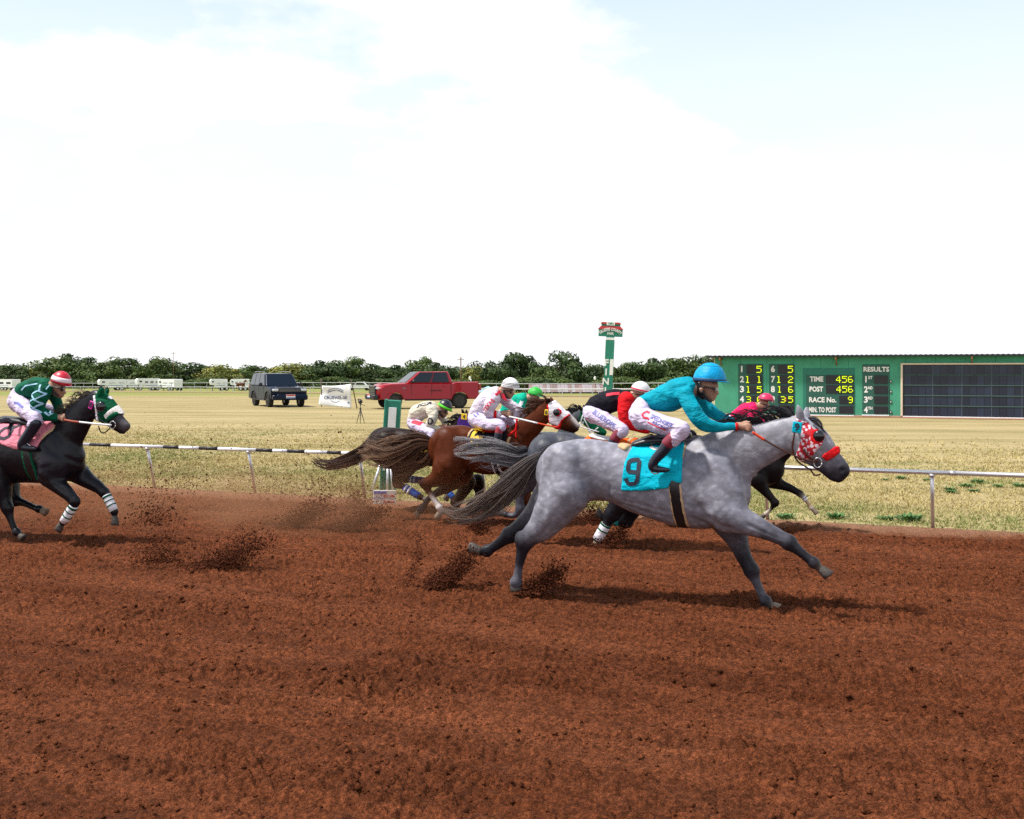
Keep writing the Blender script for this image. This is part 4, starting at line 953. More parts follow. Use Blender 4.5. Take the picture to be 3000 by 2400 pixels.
    for f, x0, x1 in ((zs, 1085, 1628), (zs, 1715, 2022)): a, z1 = f(x0, 750); b_, _ = f(x1, 750); P(a, b_, z1 - .06, z1, .05, .10, 'sill', M_SILL)
    # big screen: framed grid of dark panels
    a0, zt = zr(790, 188); zb = zr(790, 765)[1]; a1 = LEN - .25; o = P(a0, a1, zb, zt, .008, .02, 'screen', M_WIN)
    P(a0 - .09, a1 + .06, zt, zt + .07, .05, .10, 'screen_frame', M_CREAM, o); P(a0 - .09, a0, zb, zt, .05, .10, 'screen_frame', M_CREAM, o); P(a0, a1, zb - .06, zb, .05, .10, 'sill', M_SILL, o)
    cw = zr(880, 400)[0] - zr(800, 400)[0]; rh = (zt - zb) / 5; M_CELLS = [mat('screen_panel_%d' % k, (.006 + .004 * k, .012 + .007 * k, .032 + .013 * k), rough=.4) for k in range(3)]
    b = MB(); b.box(Vector((0, 0, 0)), (cw - .02, .02, rh - .075), M3); cells = []
    x = a0 + .06; ncol = int((a1 - a0 - .08) / cw)
    rs = random.Random(4)
    for k in range(3):
        c0 = MB(); c0.box(Vector((0, 0, 0)), (cw - .02, .02, rh - .075), M3); cells.append(c0.build('screen_panel', M_CELLS[k], o))
    first = [True] * 3
    for i in range(ncol):
        for j in range(5):
            k = rs.randrange(3)
            if first[k]: c = cells[k]; first[k] = False
            else: c = cells[k].copy(); COL.objects.link(c); c.parent = o
            c.location = M3 @ Vector((x + (i + .5) * cw, -.025, zb + (j + .5) * rh))
    for j in range(1, 5): P(a0, a1, zb + j * rh - .022, zb + j * rh + .022, .045, .03, 'screen_rail', mat('green_grey_trim', (.035, .09, .085), rough=.6), o)
    for i in range(4, ncol, 4): P(x + i * cw - .014, x + i * cw + .014, zb, zt, .040, .02, 'screen_bar', mat('blue_grey_trim', (.07, .10, .13), rough=.6), o)
    # bare earth along the foot of the wall
    q = [g + M3 @ Vector((x_, -y_, 0)) for x_, y_ in ((-1.5, -.1), (LEN + 2, -.1), (LEN + 2, 1.4), (LEN * .6, 1.15), (LEN * .3, 1.0), (6, .9), (-1.5, .35))]
    tag(mk('bare_earth', [(v.x, v.y, .012) for v in q], [tuple(range(len(q)))[::-1]], mat('bare_earth', (.30, .125, .06), rough=.95, noise=.2, nscale=3)), kind='structure')
scoreboard()
# ------------------------------------------------------------------ vehicles on the infield
M_GLASS = mat('tinted_glass', (0.006, 0.012, 0.024), rough=0.08, coat=0.0, spec=0.45)
M_TYRE = mat('tyre_rubber', (0.012, 0.012, 0.013), rough=0.85); M_RIM = mat('black_rim', (0.015, 0.015, 0.017), rough=0.4); M_PLAST = mat('black_trim', (0.012, 0.012, 0.015), rough=.5)
M_LAMP = mat('headlamp_glass', (.62, .66, .72), rough=.12, coat=.8); M_CHROME = mat('dark_chrome', (.25, .26, .28), rough=.2, metal=1.0); M_TAIL = mat('tail_lamp', (.30, .01, .01), rough=.2, coat=.5)
def vehicle(name, label, cat, loc, heading, paint, S):
    r = empty(name, loc, heading); tag(r, label, cat, 'vehicles parked on the infield')
    W = S['w'] / 2; L = S['len']; fx = L / 2       # x forward, origin at mid length
    X = lambda t: fx - t                            # distance from the nose
    # lower body with wheel openings
    prof = []; c_in = S['cab'][0] + .3
    def arch(cx, rr, z0):
        return [(X(cx + rr * math.cos(a)), max(z0, S['wr'] * .95 + rr * math.sin(a))) for a in np.linspace(math.pi, 0, 13)]
    zb = S['zb']; prof += [(X(.04), zb + .12), (X(.12), zb)] + arch(S['fw'], S['wr'] * 1.22, zb) + arch(S['rw'], S['wr'] * 1.22, zb) + [(X(L - .15), zb), (X(L - .02), zb + .15)] + S['top']
    zt = max(z for x, z in prof); n = len(prof); V = []; ST = (-1.0, -.965, -.86, -.55, 0, .55, .86, .965, 1.0)
    for q in ST:                                     # stations across the width: nose and tail round off in plan, shoulders roll over, sills tuck in
        a = abs(q); pull = .20 * max(0, a - .45) ** 2 / .30; drop = (.0, .05)[a > .9] * ((a - .9) / .1 if a > .9 else 0)
        for x, z in prof:
            xx = x - pull if x > fx - .9 else (x + pull * .6 if x < -fx + .6 else x)
            zz = z - drop if z > 1.0 else z + (.03 * (a - .9) / .1 if a > .9 and z < zb + .2 else 0)
            crown = .025 * (1 - a * a) if z > 1.0 and x > X(c_in) else 0
            V.append((xx, q * W * (1 - .035 * max(0, z - 1.05) / .4 - .02 * max(0, .7 - z)), zz + crown))
    m_ = len(ST); Fq = [tuple(range(n)), tuple(range(m_ * n - 1, (m_ - 1) * n - 1, -1))] + [(k * n + i + n, k * n + (i + 1) % n + n, k * n + (i + 1) % n, k * n + i) for k in range(m_ - 1) for i in range(n)]
    body = mk('body', V, Fq, paint, r, True); body.data.set_sharp_from_angle(angle=R(38)); bv = body.modifiers.new('round', 'BEVEL'); bv.width = .02; bv.segments = 2; bv.limit_method = 'ANGLE'; bv.angle_limit = R(50)
    # cabin
    c0, c1, c2, c3 = S['cab']; z0, z1 = S['cabz']; w0, w1 = W * .94, W * .76
    B = [(X(c0), -w0, z0), (X(c3), -w0, z0), (X(c3), w0, z0), (X(c0), w0, z0)]; T = [(X(c1), -w1, z1 - .02), (X(c2), -w1, z1), (X(c2), w1, z1), (X(c1), w1, z1 - .02)]
    cab = mk('cabin', B + T, [(0, 1, 2, 3), (7, 6, 5, 4), (0, 4, 5, 1), (1, 5, 6, 2), (2, 6, 7, 3), (3, 7, 4, 0)], paint, r); bv = cab.modifiers.new('round', 'BEVEL'); bv.width = .11; bv.segments = 5; cab.data.polygons.foreach_set('use_smooth', [True] * 6); bv.harden_normals = True
    def quad(a, b, c, d, u0, u1, v0, v1, off):     # sub-rectangle of a cabin face, pushed out
        a, b, c, d = map(Vector, (a, b, c, d)); f = lambda u, v: (a * (1 - u) + b * u) * (1 - v) + (d * (1 - u) + c * u) * v
        nrm = (b - a).cross(d - a).normalized() * off; P = [f(u0, v0), f(u1, v0), f(u1, v1), f(u0, v1)]
        return [p + nrm for p in P] + [p - nrm * 2 for p in P], [(0, 1, 2, 3), (4, 7, 6, 5), (0, 4, 5, 1), (1, 5, 6, 2), (2, 6, 7, 3), (3, 7, 4, 0)]
    for nm, f4, u0, u1 in [('windscreen', (B[3], B[0], T[0], T[3]), .06, .94), ('rear_window', (B[1], B[2], T[2], T[1]), .10, .90)]:
        mk(nm, *quad(*f4, u0, u1, .06, .95, .012), M_GLASS, cab)
    for sd in (0, 1):
        f4 = (B[0], B[1], T[1], T[0]) if sd == 0 else (B[2], B[3], T[3], T[2])
        for u0, u1 in S['win']:
            if sd == 1: u0, u1 = 1 - u1, 1 - u0
            mk('side_window', *quad(*f4, u0, u1, .10, .93, .012), M_GLASS, cab)
        sg = -1 if sd == 0 else 1
        MB().box((X(c0 + .42), sg * (W + .14), z0 + .12), (.14, .22, .20), None, .05).build('wing_mirror', M_PLAST, r)
        for t in S['handles']: MB().box((X(t), sg * (W * .985 + .012), z0 - .16), (.20, .03, .035), None, .01).build('door_handle', S.get('hm', M_PLAST), r)
        for t in S['seams']: MB().box((X(t), sg * (W * .992), (zb + z0) / 2 + .08), (.014, .02, z0 - zb - .22), None).build('door_gap', M_PLAST, r)
        MB().box((X((S['fw'] + S['rw']) / 2), sg * (W - .03), zb - .02), (S['rw'] - S['fw'] - 1.15, .14, .07), None, .02).build('side_step', M_PLAST, r)
        for cx in (S['fw'], S['rw']):
            q = [(X(cx + S['wr'] * 1.24 * math.cos(a)), sg * (W + .004), max(zb, S['wr'] * .95 + S['wr'] * 1.24 * math.sin(a))) for a in np.linspace(math.pi, 0, 13)]; MB().tube(q, .03, 6).build('arch_trim', S.get('archm', paint), r)
    for sg in (-1, 1):
        for cx in (S['fw'], S['rw']):
            w = empty('wheel', (X(cx), sg * (W - .14), S['wr'])); w.parent = r; V = []; n_ = 24; pr = [(.70, -.12), (.93, -.135), (1.0, -.09), (1.0, .09), (.93, .135), (.70, .12)]
            for k in range(n_):
                a = 2 * math.pi * k / n_; V += [(S['wr'] * q * math.cos(a), y, S['wr'] * q * math.sin(a)) for q, y in pr]
            m_ = len(pr); mk('tyre', V, [(k * m_ + j, k * m_ + (j + 1) % m_, ((k + 1) % n_) * m_ + (j + 1) % m_, ((k + 1) % n_) * m_ + j) for k in range(n_) for j in range(m_)], M_TYRE, w, True)
            b = MB(); b.tube([(0, -.10, 0), (0, .10, 0)], S['wr'] * .70, 24)
            for k in range(6):
                a = math.pi * 2 * k / 6; b.box((S['wr'] * .36 * math.cos(a), sg * .11, S['wr'] * .36 * math.sin(a)), (S['wr'] * .62, .03, .07), Matrix.Rotation(-a, 3, 'Y'))
            b.build('rim', M_RIM, w); MB().tube([(0, sg * .10, 0), (0, sg * .135, 0)], .06, 12).build('hub', M_PLAST, w)
        MB().box((X(.14), sg * (W - .24), S['lz']), (.20, .34, S['lh']), None, .03).build('headlight', M_LAMP, r); MB().box((X(L - .06), sg * (W - .12), S['lz'] + .05), (.14, .20, .38), None, .03).build('tail_light', M_TAIL, r)
        MB().box((X(.03), sg * (W - .28), zb + .16), (.08, .22, .10), None, .02).build('fog_light', M_LAMP, r)
    MB().box((X(.05), 0, S['gz']), (.10, S['gw'], S['gh']), None, .03).build('grille', M_PLAST, r)
    for k in range(S['gn']): MB().box((X(-.005), 0, S['gz'] - S['gh'] / 2 + (k + .5) * S['gh'] / S['gn']), (.02, S['gw'] * .94, S['gh'] / S['gn'] * .35), None).build('grille_bar', M_CHROME, r)
    MB().box((X(.0), 0, zb + .14), (.30, S['w'] * .97, .30), None, .06).build('front_bumper', S.get('bumper', M_PLAST), r); MB().box((X(L + .02), 0, zb + .14), (.24, S['w'] * .95, .24), None, .05).build('rear_bumper', M_PLAST, r)
    p = MB().box((X(-.165), 0, zb + .20), (.02, .52, .22), None, .004).build('front_plate', M_WHITEP, r); MB().box((X(-.178), 0, zb + .265), (.01, .50, .075), None).build('plate_band', M_REDP, p); MB().box((X(-.178), 0, zb + .125), (.01, .50, .05), None).build('plate_band', mat('blue_ink', (.02, .12, .50)), p)
    for sg in (-1, 1): MB().tube([(X(c0 - .05), sg * .35, z0 + .03), (X(c0 + .1), sg * .05, z0 + .09)], .012, 5).build('wiper', M_PLAST, cab)
    return r, body, cab, X, W
def parked():
    red = mat('red_car_paint', (0.30, 0.002, 0.014), rough=.3, coat=.5, spec=.2); navy = mat('navy_car_paint', (0.003, 0.010, 0.030), rough=.25, coat=.08, spec=.15)
    g = ground_pt(1243, 1196); g.z = 0
    r, body, cab, X, W = vehicle('pickup_truck', 'red crew cab pickup truck parked on the infield facing left', 'truck', g, math.pi - R(-21), red,
        dict(w=2.06, len=5.95, wr=.43, fw=1.02, rw=4.72, zb=.50, top=[(2.975 - 5.90, 1.47), (2.975 - 4.45, 1.46), (2.975 - 4.43, 1.40), (2.975 - 1.70, 1.40), (2.975 - .9, 1.37), (2.975 - .30, 1.30), (2.975 - .05, 1.14)], cab=(1.62, 2.42, 4.12, 4.36), cabz=(1.37, 2.03),
             win=[(.07, .50), (.53, .91)], handles=[2.75, 3.75], seams=[1.95, 3.10, 4.20], lz=1.12, lh=.11, gz=1.02, gw=1.34, gh=.48, gn=4, archm=red, hm=red))
    MB().box((X(5.17), 0, 1.43), (1.40, 1.70, .09), None).build('bed_cavity', M_PLAST, r); MB().box((X(.9), 0, 1.375), (1.0, .9, .05), None, .02).build('hood_bulge', red, r)
    for sg in (-1, 1):
        V, fs = text_mesh('LONE STAR', .085, .02); mk('badge', [(-sg * v[0] * -1 + X(3.3), sg * (W * .99 + .013), .94 + v[1]) for v in V] if False else [((X(3.35) + (v[0] if sg < 0 else -v[0])), sg * (W + .012), .98 + v[1]) for v in V], fs, M_PLAST, r)
        MB().box((X(1.55), sg * (W + .004), 1.12), (.16, .02, .06), None, .008).build('badge_plate', M_CHROME, r)
    MB().tube([(X(5.6), .3, 1.42), (X(5.6), .3, 1.60)], .03, 8).build('antenna', M_WHITEP, r, True)
    g = ground_pt(812, 1190)
    r, body, cab, X, W = vehicle('sport_utility_vehicle', 'dark navy sport utility vehicle parked facing the track at left', 'car', g, -R(90) + R(27), navy,
        dict(w=2.08, len=5.40, wr=.42, fw=1.00, rw=4.10, zb=.42, top=[(2.7 - 5.38, 1.22), (2.7 - 1.55, 1.20), (2.7 - .9, 1.17), (2.7 - .15, 1.10), (2.7 - .03, .98)], cab=(1.52, 2.30, 5.10, 5.32), cabz=(1.17, 1.93),
             win=[(.06, .36), (.385, .66), (.685, .96)], handles=[2.6, 3.65], seams=[1.85, 2.95, 4.0], lz=.98, lh=.14, gz=.96, gw=1.30, gh=.16, gn=7, archm=M_PLAST, bumper=navy))
    MB().box((X(.01), 0, .62), (.16, 1.5, .24), None, .04).build('lower_grille', M_PLAST, r); MB().box((X(.02), 0, 1.10), (.06, 1.7, .05), None, .01).build('nose_trim', M_CHROME, r)
    for sg in (-1, 1): MB().tube([(X(2.5), sg * .74, 1.96), (X(2.7), sg * .76, 2.01), (X(4.8), sg * .76, 2.01), (X(5.0), sg * .74, 1.96)], .022, 8).build('roof_rail', M_CHROME, r, True)
    V, fs = text_mesh('SALES AND SERVICE', .10, .01); k = cab
    mk('screen_lettering', [(X(2.16) + .02 + (.0), v[0] * -1.0 * -1, 1.80 + v[1] * .9) for v in V], fs, M_WHITEP, cab) if False else None
parked()

# ------------------------------------------------------------------ banner, camera tripod
def banner():
    d = 61.5; g = at_depth(985, 1192, d); g.z = 0; r = empty('banner', g); tag(r, 'white printed cloth banner tied between two leaning poles', 'banner')
    def Q(px, py, dd=0.0): return at_depth(px, py, d + dd) - g
    TL, TR, BR, BL = Q(944, 1130, .25), Q(1028, 1125), Q(1029, 1196), Q(933, 1187, .25); V = []; nu, nv = 22, 16
    for j in range(nv + 1):
        for i in range(nu + 1):
            u, v = i / nu, j / nv; p = (BL * (1 - u) + BR * u) * (1 - v) + (TL * (1 - u) + TR * u) * v; sag = -.05 * math.sin(math.pi * u) * v
            V.append(p + Vector((0, -.05 * math.sin(u * 9 + v * 2) * (1 - v * .5) - .04 * math.sin(v * 7 + u * 3), sag)))
    f = [(j * (nu + 1) + i, j * (nu + 1) + i + 1, (j + 1) * (nu + 1) + i + 1, (j + 1) * (nu + 1) + i) for j in range(nv) for i in range(nu)]
    o = mk('banner_cloth', V, f, mat('banner_vinyl', (.86, .87, .90), rough=.55, noise=.05), r, True); so = o.modifiers.new('thick', 'SOLIDIFY'); so.thickness = .004
    bv = BVHTree.FromPolygons([Vector(v) for v in V], f); ink = mat('navy_ink', (.05, .07, .16), rough=.6)
    def put(nm, s, px, py, wpx, hpx, arc=None, bold=.03):
        Vt, fs = text_mesh(s, 1.0, bold); Vt[:, 0] *= wpx / (Vt[:, 0].max() - Vt[:, 0].min()); Vt[:, 1] *= hpx
        W = []
        for v in Vt:
            x, y = px + v[0], py - v[1]
            if arc: y += (v[0] / wpx) ** 2 * arc
            w = Q(x, y); h = bv.ray_cast(Vector((w.x, w.y - 1, w.z)), Vector((0, 1, 0)), 3); W.append((h[0] + Vector((0, -.012, 0))) if h[0] else w)
        mk(nm, W, fs, ink, o)
    put('printed_words', 'CRUSWELGE', 982, 1166, 70, 8); put('printed_ribbon', 'INSURANCE AGENCY', 982, 1144, 42, 4, 22)
    def ribbon(pts, w):
        W = []; n = len(pts)
        for i, (x, y) in enumerate(pts):
            for s_ in (-1, 1):
                q = Q(x, y + s_ * w / 2); h = bv.ray_cast(Vector((q.x, q.y - 1, q.z)), Vector((0, 1, 0)), 3); W.append((h[0] + Vector((0, -.010, 0))) if h[0] else q)
        mk('printed_ribbon', W, [(i * 2, i * 2 + 1, i * 2 + 3, i * 2 + 2) for i in range(n - 1)], mat('slate_ink', (.20, .24, .34), rough=.6), o)
    ribbon([(958 + k * 4, 1138 + (k - 6) ** 2 * .20) for k in range(13)], 3.0); ribbon([(958, 1150), (966, 1147)], 3); ribbon([(1006, 1150), (998, 1147)], 3)
    ribbon([(968 + k * 2.4, 1174 + 5 * math.sin(math.pi * k / 11)) for k in range(12)], 1.4); ribbon([(948, 1160), (1016, 1158)], .8); ribbon([(1018, 1180), (1024, 1180)], 5)
    m = mat('rusty_pole', (.09, .06, .045), rough=.8)
    MB().tube([Q(942, 1192, .25), Q(941, 1108, .25)], .028, 8).build('banner_pole', m, r, True); MB().tube([Q(1046, 1197, .15), Q(1029, 1112, .05)], .028, 8).build('banner_pole', m, r, True)
banner()
def tripod():
    g = ground_pt(1056, 1241); r = empty('camera_tripod', g); tag(r, 'black camera on a small tripod standing in the dry grass', 'camera'); m = M_PLAST
    MB().tube([(0, 0, .36), (0, 0, .74)], .016, 8).build('centre_column', m, r, True)
    for a, rr in ((200, .15), (20, .16), (275, .14)):
        e = Vector((rr * math.cos(R(a)), rr * math.sin(R(a)), .0)); MB().tube([(0, 0, .56), e * .55 + Vector((0, 0, .27)), e], [.018, .014, .011], 8).build('leg', m, r, True); MB().tube([(0, 0, .32), e * .5 + Vector((0, 0, .28))], .006, 6).build('strut', m, r, True)
    MB().box((0, 0, .58), (.07, .07, .06), None, .01).build('spider', m, r); MB().box((0, 0, .76), (.08, .09, .05), None, .01).build('pan_head', m, r); MB().tube([(0, 0, .75), (.19, -.05, .69)], .010, 6).build('pan_handle', m, r, True)
    c = MB().box((0, -.02, .85), (.16, .10, .12), None, .02).build('camera_body', m, r); MB().tube([(0, -.07, .85), (0, -.20, .85)], [.045, .05], 14).build('lens', M_BLACK, c, True); MB().box((0, -.01, .925), (.07, .07, .04), None, .012).build('viewfinder', m, c); MB().box((-.07, -.02, .93), (.05, .05, .07), None, .01).build('flash_shoe', m, c)
tripod()

# ------------------------------------------------------------------ far side: track, rails, pens, trailers, barn, trees
M_FENCE = mat('white_far_rail', (.48, .49, .50), rough=.6)
def strip(name, pts, w0, w1, m, lift):           # ribbon following the land
    V = []; Fq = []
    for x, y in pts:
        for w in np.linspace(w0, w1, 5): V.append((x, y + w, float(terrain_z(y + w, x)) + lift))
    for i in range(len(pts) - 1):
        for j in range(4): a = i * 5 + j; Fq.append((a, a + 5, a + 6, a + 1))
    return mk(name, V, Fq, m)
FAR = [((px - CX) / F * d, d) for px, d in ((-700, 230), (-300, 196), (0, 178), (340, 155), (720, 138), (1100, 121), (1400, 109), (1700, 99), (2100, 88), (2500, 80), (3100, 68))]
def far_line(off, step):
    P = [Vector((x, y + off)) for x, y in FAR]; out = []; carry = 0
    for a, b in zip(P[:-1], P[1:]):
        L = (b - a).length; t = carry
        while t < L: q = a.lerp(b, t / L); out.append(q); t += step
        carry = t - L
    return out
def far_side():
    tag(strip('far_track', [(p.x, p.y) for p in far_line(0, 4)], .6, 16, mat('far_dirt', (.30, .17, .095), rough=.95, noise=.15, nscale=.4), .03), kind='structure')
    for nm, lab, off, step, hh, rad, rails, m in (('far_rail', 'low white rail along the far side of the infield', 0, 2.2, .72, .045, (1.0,), M_FENCE), ('pipe_fence', 'grey pipe fence of the stable yard behind the far track', 30, 3.2, 1.35, .045, (1.0, .5), mat('grey_pipe', (.40, .41, .43), rough=.6))):
        P = far_line(off, step); r = empty(nm, (P[0].x, P[0].y, float(terrain_z(P[0].y, P[0].x)))); tag(r, lab, 'fence'); base = r.location.copy(); post = None
        Z = [Vector((p.x, p.y, float(terrain_z(p.y, p.x)))) - base for p in P]
        for z in Z:
            if post is None: post = MB().tube([(0, 0, -.05), (0, 0, hh)], rad * .8, 6).build('post', m, r); post.location = z
            else: c = post.copy(); COL.objects.link(c); c.parent = r; c.location = z
        for k in rails: MB().tube([z + Vector((0, -.05, hh * k)) for z in Z], rad, 6).build('rail', m, r)
far_side()
def trailer(px0, px1, top, d, kind, label):
    a = terrain_pt((px0 + px1) / 2, d); L = (px1 - px0) / F * d * .86; H = max(2.1, (HY - top) / F * d + CH - a.z); r = empty('horse_trailer', a, R(((px0 * 7919) % 61) - 30)); tag(r, label, 'trailer', 'horse trailers parked behind the far track'); wm = mat('trailer_white', (.82, .83, .85), rough=.4, noise=.04, nscale=1.5)
    W = 2.2; x0 = -L / 2; nose = L * .30
    MB().prism([(x0 + nose, .55), (L / 2, .55), (L / 2, H - .08), (L / 2 - .08, H), (x0 + nose, H)], -W / 2, W / 2).build('body', wm, r)
    MB().prism([(x0 + .12, H * .52), (x0 + nose, H * .46), (x0 + nose, H), (x0 + .25, H), (x0, H - .35)], -W / 2 + .03, W / 2 - .03).build('gooseneck', wm, r)
    MB().tube([(x0 + .5, 0, .05), (x0 + .5, 0, H * .5)], .06, 8).build('jack_post', M_PLAST, r); MB().box((x0 + .5, 0, .04), (.4, .4, .06)).build('jack_foot', M_PLAST, r)
    MB().box((x0 + nose * .55, -W / 2 + .02, H * .76), (nose * .35, .04, H * .14), None, .01).build('window', M_GLASS, r)
    nwin = 3 if kind else 2
    for k in range(nwin): MB().box((x0 + nose + (k + .5) * (L - nose) / nwin, -W / 2 - .005, H * .68), ((L - nose) / nwin * .62, .04, H * (.16 if kind else .10)), None, .01).build('window', M_GLASS if kind else mat('shadowed_slats', (.34, .35, .38), rough=.6), r)  # pale grey panels for the slatted sides, glass for the others
    for cx in (L * .18, L * .18 + .85):
        for sg in (-1, 1):
            w = MB().tube([(cx, sg * W / 2 - .12, .36), (cx, sg * W / 2 + .12, .36)], .36, 16).build('wheel', M_TYRE, r); MB().tube([(cx, sg * W / 2 - .13, .36), (cx, sg * W / 2 + .13, .36)], .2, 12).build('rim', M_ALU, w)
    MB().box((L * .18 + .42, -W / 2 - .06, .80), (1.9, .16, .08), None, .03).build('fender', wm, r); MB().box((L * .1, -W / 2 - .012, .95), (L * .55, .02, .10)).build('stripe', mat('trailer_stripe', (.20, .24, .30), rough=.5), r)
for a in ((-62, 68, 1112, 214, 1, 'white gooseneck horse trailer at the left picture edge behind the jockey'), (283, 372, 1117, 214, 0, 'white stock trailer with slatted sides just right of the green hood'), (356, 420, 1115, 222, 0, 'white trailer partly behind its taller neighbour, second right of the green hood'),
          (394, 470, 1109, 210, 1, 'tallest white living quarters trailer in the row at left'), (460, 536, 1117, 207, 0, 'white trailer with rounded nose at the right end of the left row'), (611, 668, 1127, 205, 0, 'white trailer standing alone left of the navy car'), (674, 730, 1126, 203, 1, 'white trailer half hidden behind the navy car')): trailer(*a)
def barn():
    d = 262; g = terrain_pt(1655, d); r = empty('barn', g); tag(r, 'low open barn with rusty metal roof behind the white jockey', 'barn'); z = lambda py: (HY - py) / F * d + CH - g.z; L = 232 / F * d
    ze, zt = z(1149), z(1127); dep = 9.0; V = []; m1 = mat('rusty_roof', (.20, .13, .13), rough=.7, noise=.35, nscale=.5, stretch=(1, .25, 1)); m2 = mat('pale_roof_sheet', (.27, .235, .255), rough=.7, noise=.25, nscale=.8)
    n = 22; rs = random.Random(3)
    for i in range(n):                            # roofing sheets, each its own piece
        x0 = -L / 2 + i * L / n + (0.9 if i == 0 else 0); x1 = x0 + L / n - .03; h = rs.uniform(0, .03)
        q = [(x0, -.6, ze + h), (x1, -.6, ze + h), (x1, dep / 2, zt + h), (x0, dep / 2, zt + h)]; mk('roof_sheet', q + [(a, b, c - .03) for a, b, c in q], [(0, 1, 2, 3), (4, 7, 6, 5), (0, 4, 5, 1), (1, 5, 6, 2), (2, 6, 7, 3), (3, 7, 4, 0)], m2 if i % 7 in (2, 3, 4, 6) else m1, r)
    mk('roof_back', [(-L / 2, dep / 2 + .02, zt), (L / 2, dep / 2 + .02, zt), (L / 2, dep + .6, ze), (-L / 2, dep + .6, ze)], [(0, 1, 2, 3)], m1, r)
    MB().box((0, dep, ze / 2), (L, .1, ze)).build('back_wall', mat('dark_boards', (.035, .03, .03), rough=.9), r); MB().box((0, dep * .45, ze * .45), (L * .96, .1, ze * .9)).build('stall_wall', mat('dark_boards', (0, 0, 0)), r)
    for i in range(8): MB().box((-L / 2 + .2 + i * (L - .4) / 7, -.4, ze / 2), (.16, .16, ze)).build('post', M_FENCE, r)
    mk('gable', [(-L / 2, -.5, ze), (-L / 2, dep / 2, zt), (-L / 2, dep + .5, ze)], [(0, 1, 2)], m2, r)
barn()
def grazing_horse():
    d = 190; g = terrain_pt(705, d); f = Fig('horse', None, 'small distant chestnut horse standing by the trailers left of the navy car', 'horse', None, depth=(g.x, g.y, g.z)); B = (.10, .035, .018)
    f.add('body', [[-.55, 0, 1.15, .30], [0, 0, 1.12, .29], [.5, 0, 1.18, .32]], B, local=True, sq=.75, k=.08); f.add('body', [[.6, 0, 1.3, .22], [.85, 0, 1.65, .15], [.95, 0, 1.8, .12]], B, local=True, sq=.6, k=.08); f.add('body', [[.95, 0, 1.8, .13], [1.15, 0, 1.62, .10], [1.3, 0, 1.45, .08]], B, local=True, sq=.7, k=.04)
    for sx, l in ((-.6, .18), (-.5, -.18), (.5, .16), (.6, -.16)): f.add('body', [[sx, l, 1.0, .15], [sx - .03, l, .55, .075], [sx, l, .05, .06]], B, local=True, k=.05)
    f.mesh('body', ['body'], M_COAT, h=.045); f.hair('tail', [(0, 0, 0, 1)] * 2, ZP, 0, .01, [(0, 0, 0)] * 2, M_HAIR) if False else None
grazing_horse()
def poles():
    m = mat('weathered_wood_pole', (.16, .10, .06), rough=.9)
    for px, top, d, lab, th in ((1350, 1046, 240, 'thin wooden utility pole rising from trees above the truck bed', .12), (508, 1030, 330, 'thin dark mast rising above the left trees', .07)):
        g = terrain_pt(px, d); H = (HY - top) / F * d + CH - g.z; r = empty('utility_pole', g); tag(r, lab, 'pole'); MB().tube([(0, 0, -.3), (0, 0, H)], [th * 1.2, th], 8).build('shaft', m, r, True); MB().box((0, 0, H - .5), (1.4, .1, .12)).build('crossarm', m, r); MB().tube([(.5, 0, H - .44), (.5, 0, H - .25)], .05, 6).build('insulator', M_WHITEP, r)
    for px, top, lab in ((1378, 1107, 'small white yard light on a stub post behind the truck bed'), (1744, 1107, 'small white yard light on a post left of the finish pole')):
        d = 255; g = terrain_pt(px, d); H = (HY - top) / F * d + CH - g.z; r = empty('yard_light', g); tag(r, lab, 'lamp'); MB().tube([(0, 0, 0), (0, 0, H)], .07, 8).build('post', m, r, True); MB().box((-.1, -.2, H - .1), (.5, .5, .8), None, .15).build('lamp_head', M_WHITEP, r)
    g = terrain_pt(1052, 225); r = empty('white_pickup', g); tag(r, 'white pickup partly hidden between banner and red truck', 'truck'); MB().prism([(-2.3, .45), (2.6, .45), (2.6, 1.05), (1.5, 1.12), (.9, 1.75), (-.5, 1.75), (-.7, 1.1), (-2.3, 1.1)], -.95, .95).build('body', mat('white_car_paint', (.72, .73, .75), rough=.3, coat=.6), r)
    MB().prism([(1.35, 1.16), (.86, 1.66), (-.4, 1.66), (-.5, 1.16)], -.97, .97).build('windows', M_GLASS, r)
    for cx in (-1.5, 1.6):
        for sg in (-1, 1): MB().tube([(cx, sg * .85 - .12, .36), (cx, sg * .85 + .12, .36)], .36, 14).build('wheel', M_TYRE, r)
    g = terrain_pt(1430, 170); r = empty('canopy', g); tag(r, 'pale blue awning corner behind the truck tailgate', 'canopy'); H = (HY - 1131) / F * 170 + CH - g.z; m2 = mat('blue_awning', (.30, .48, .62), rough=.6); mk('canopy_top', [(-2, -1.5, H - .9), (2, -1.5, H - .9), (2, 1.5, H - .9), (-2, 1.5, H - .9), (0, 0, H)], [(0, 1, 4), (1, 2, 4), (2, 3, 4), (3, 0, 4)], m2, r)
    for x in (-1.9, 1.9):
        for y in (-1.4, 1.4): MB().tube([(x, y, 0), (x, y, H - .9)], .03, 6).build('leg', M_ALU, r)
poles()

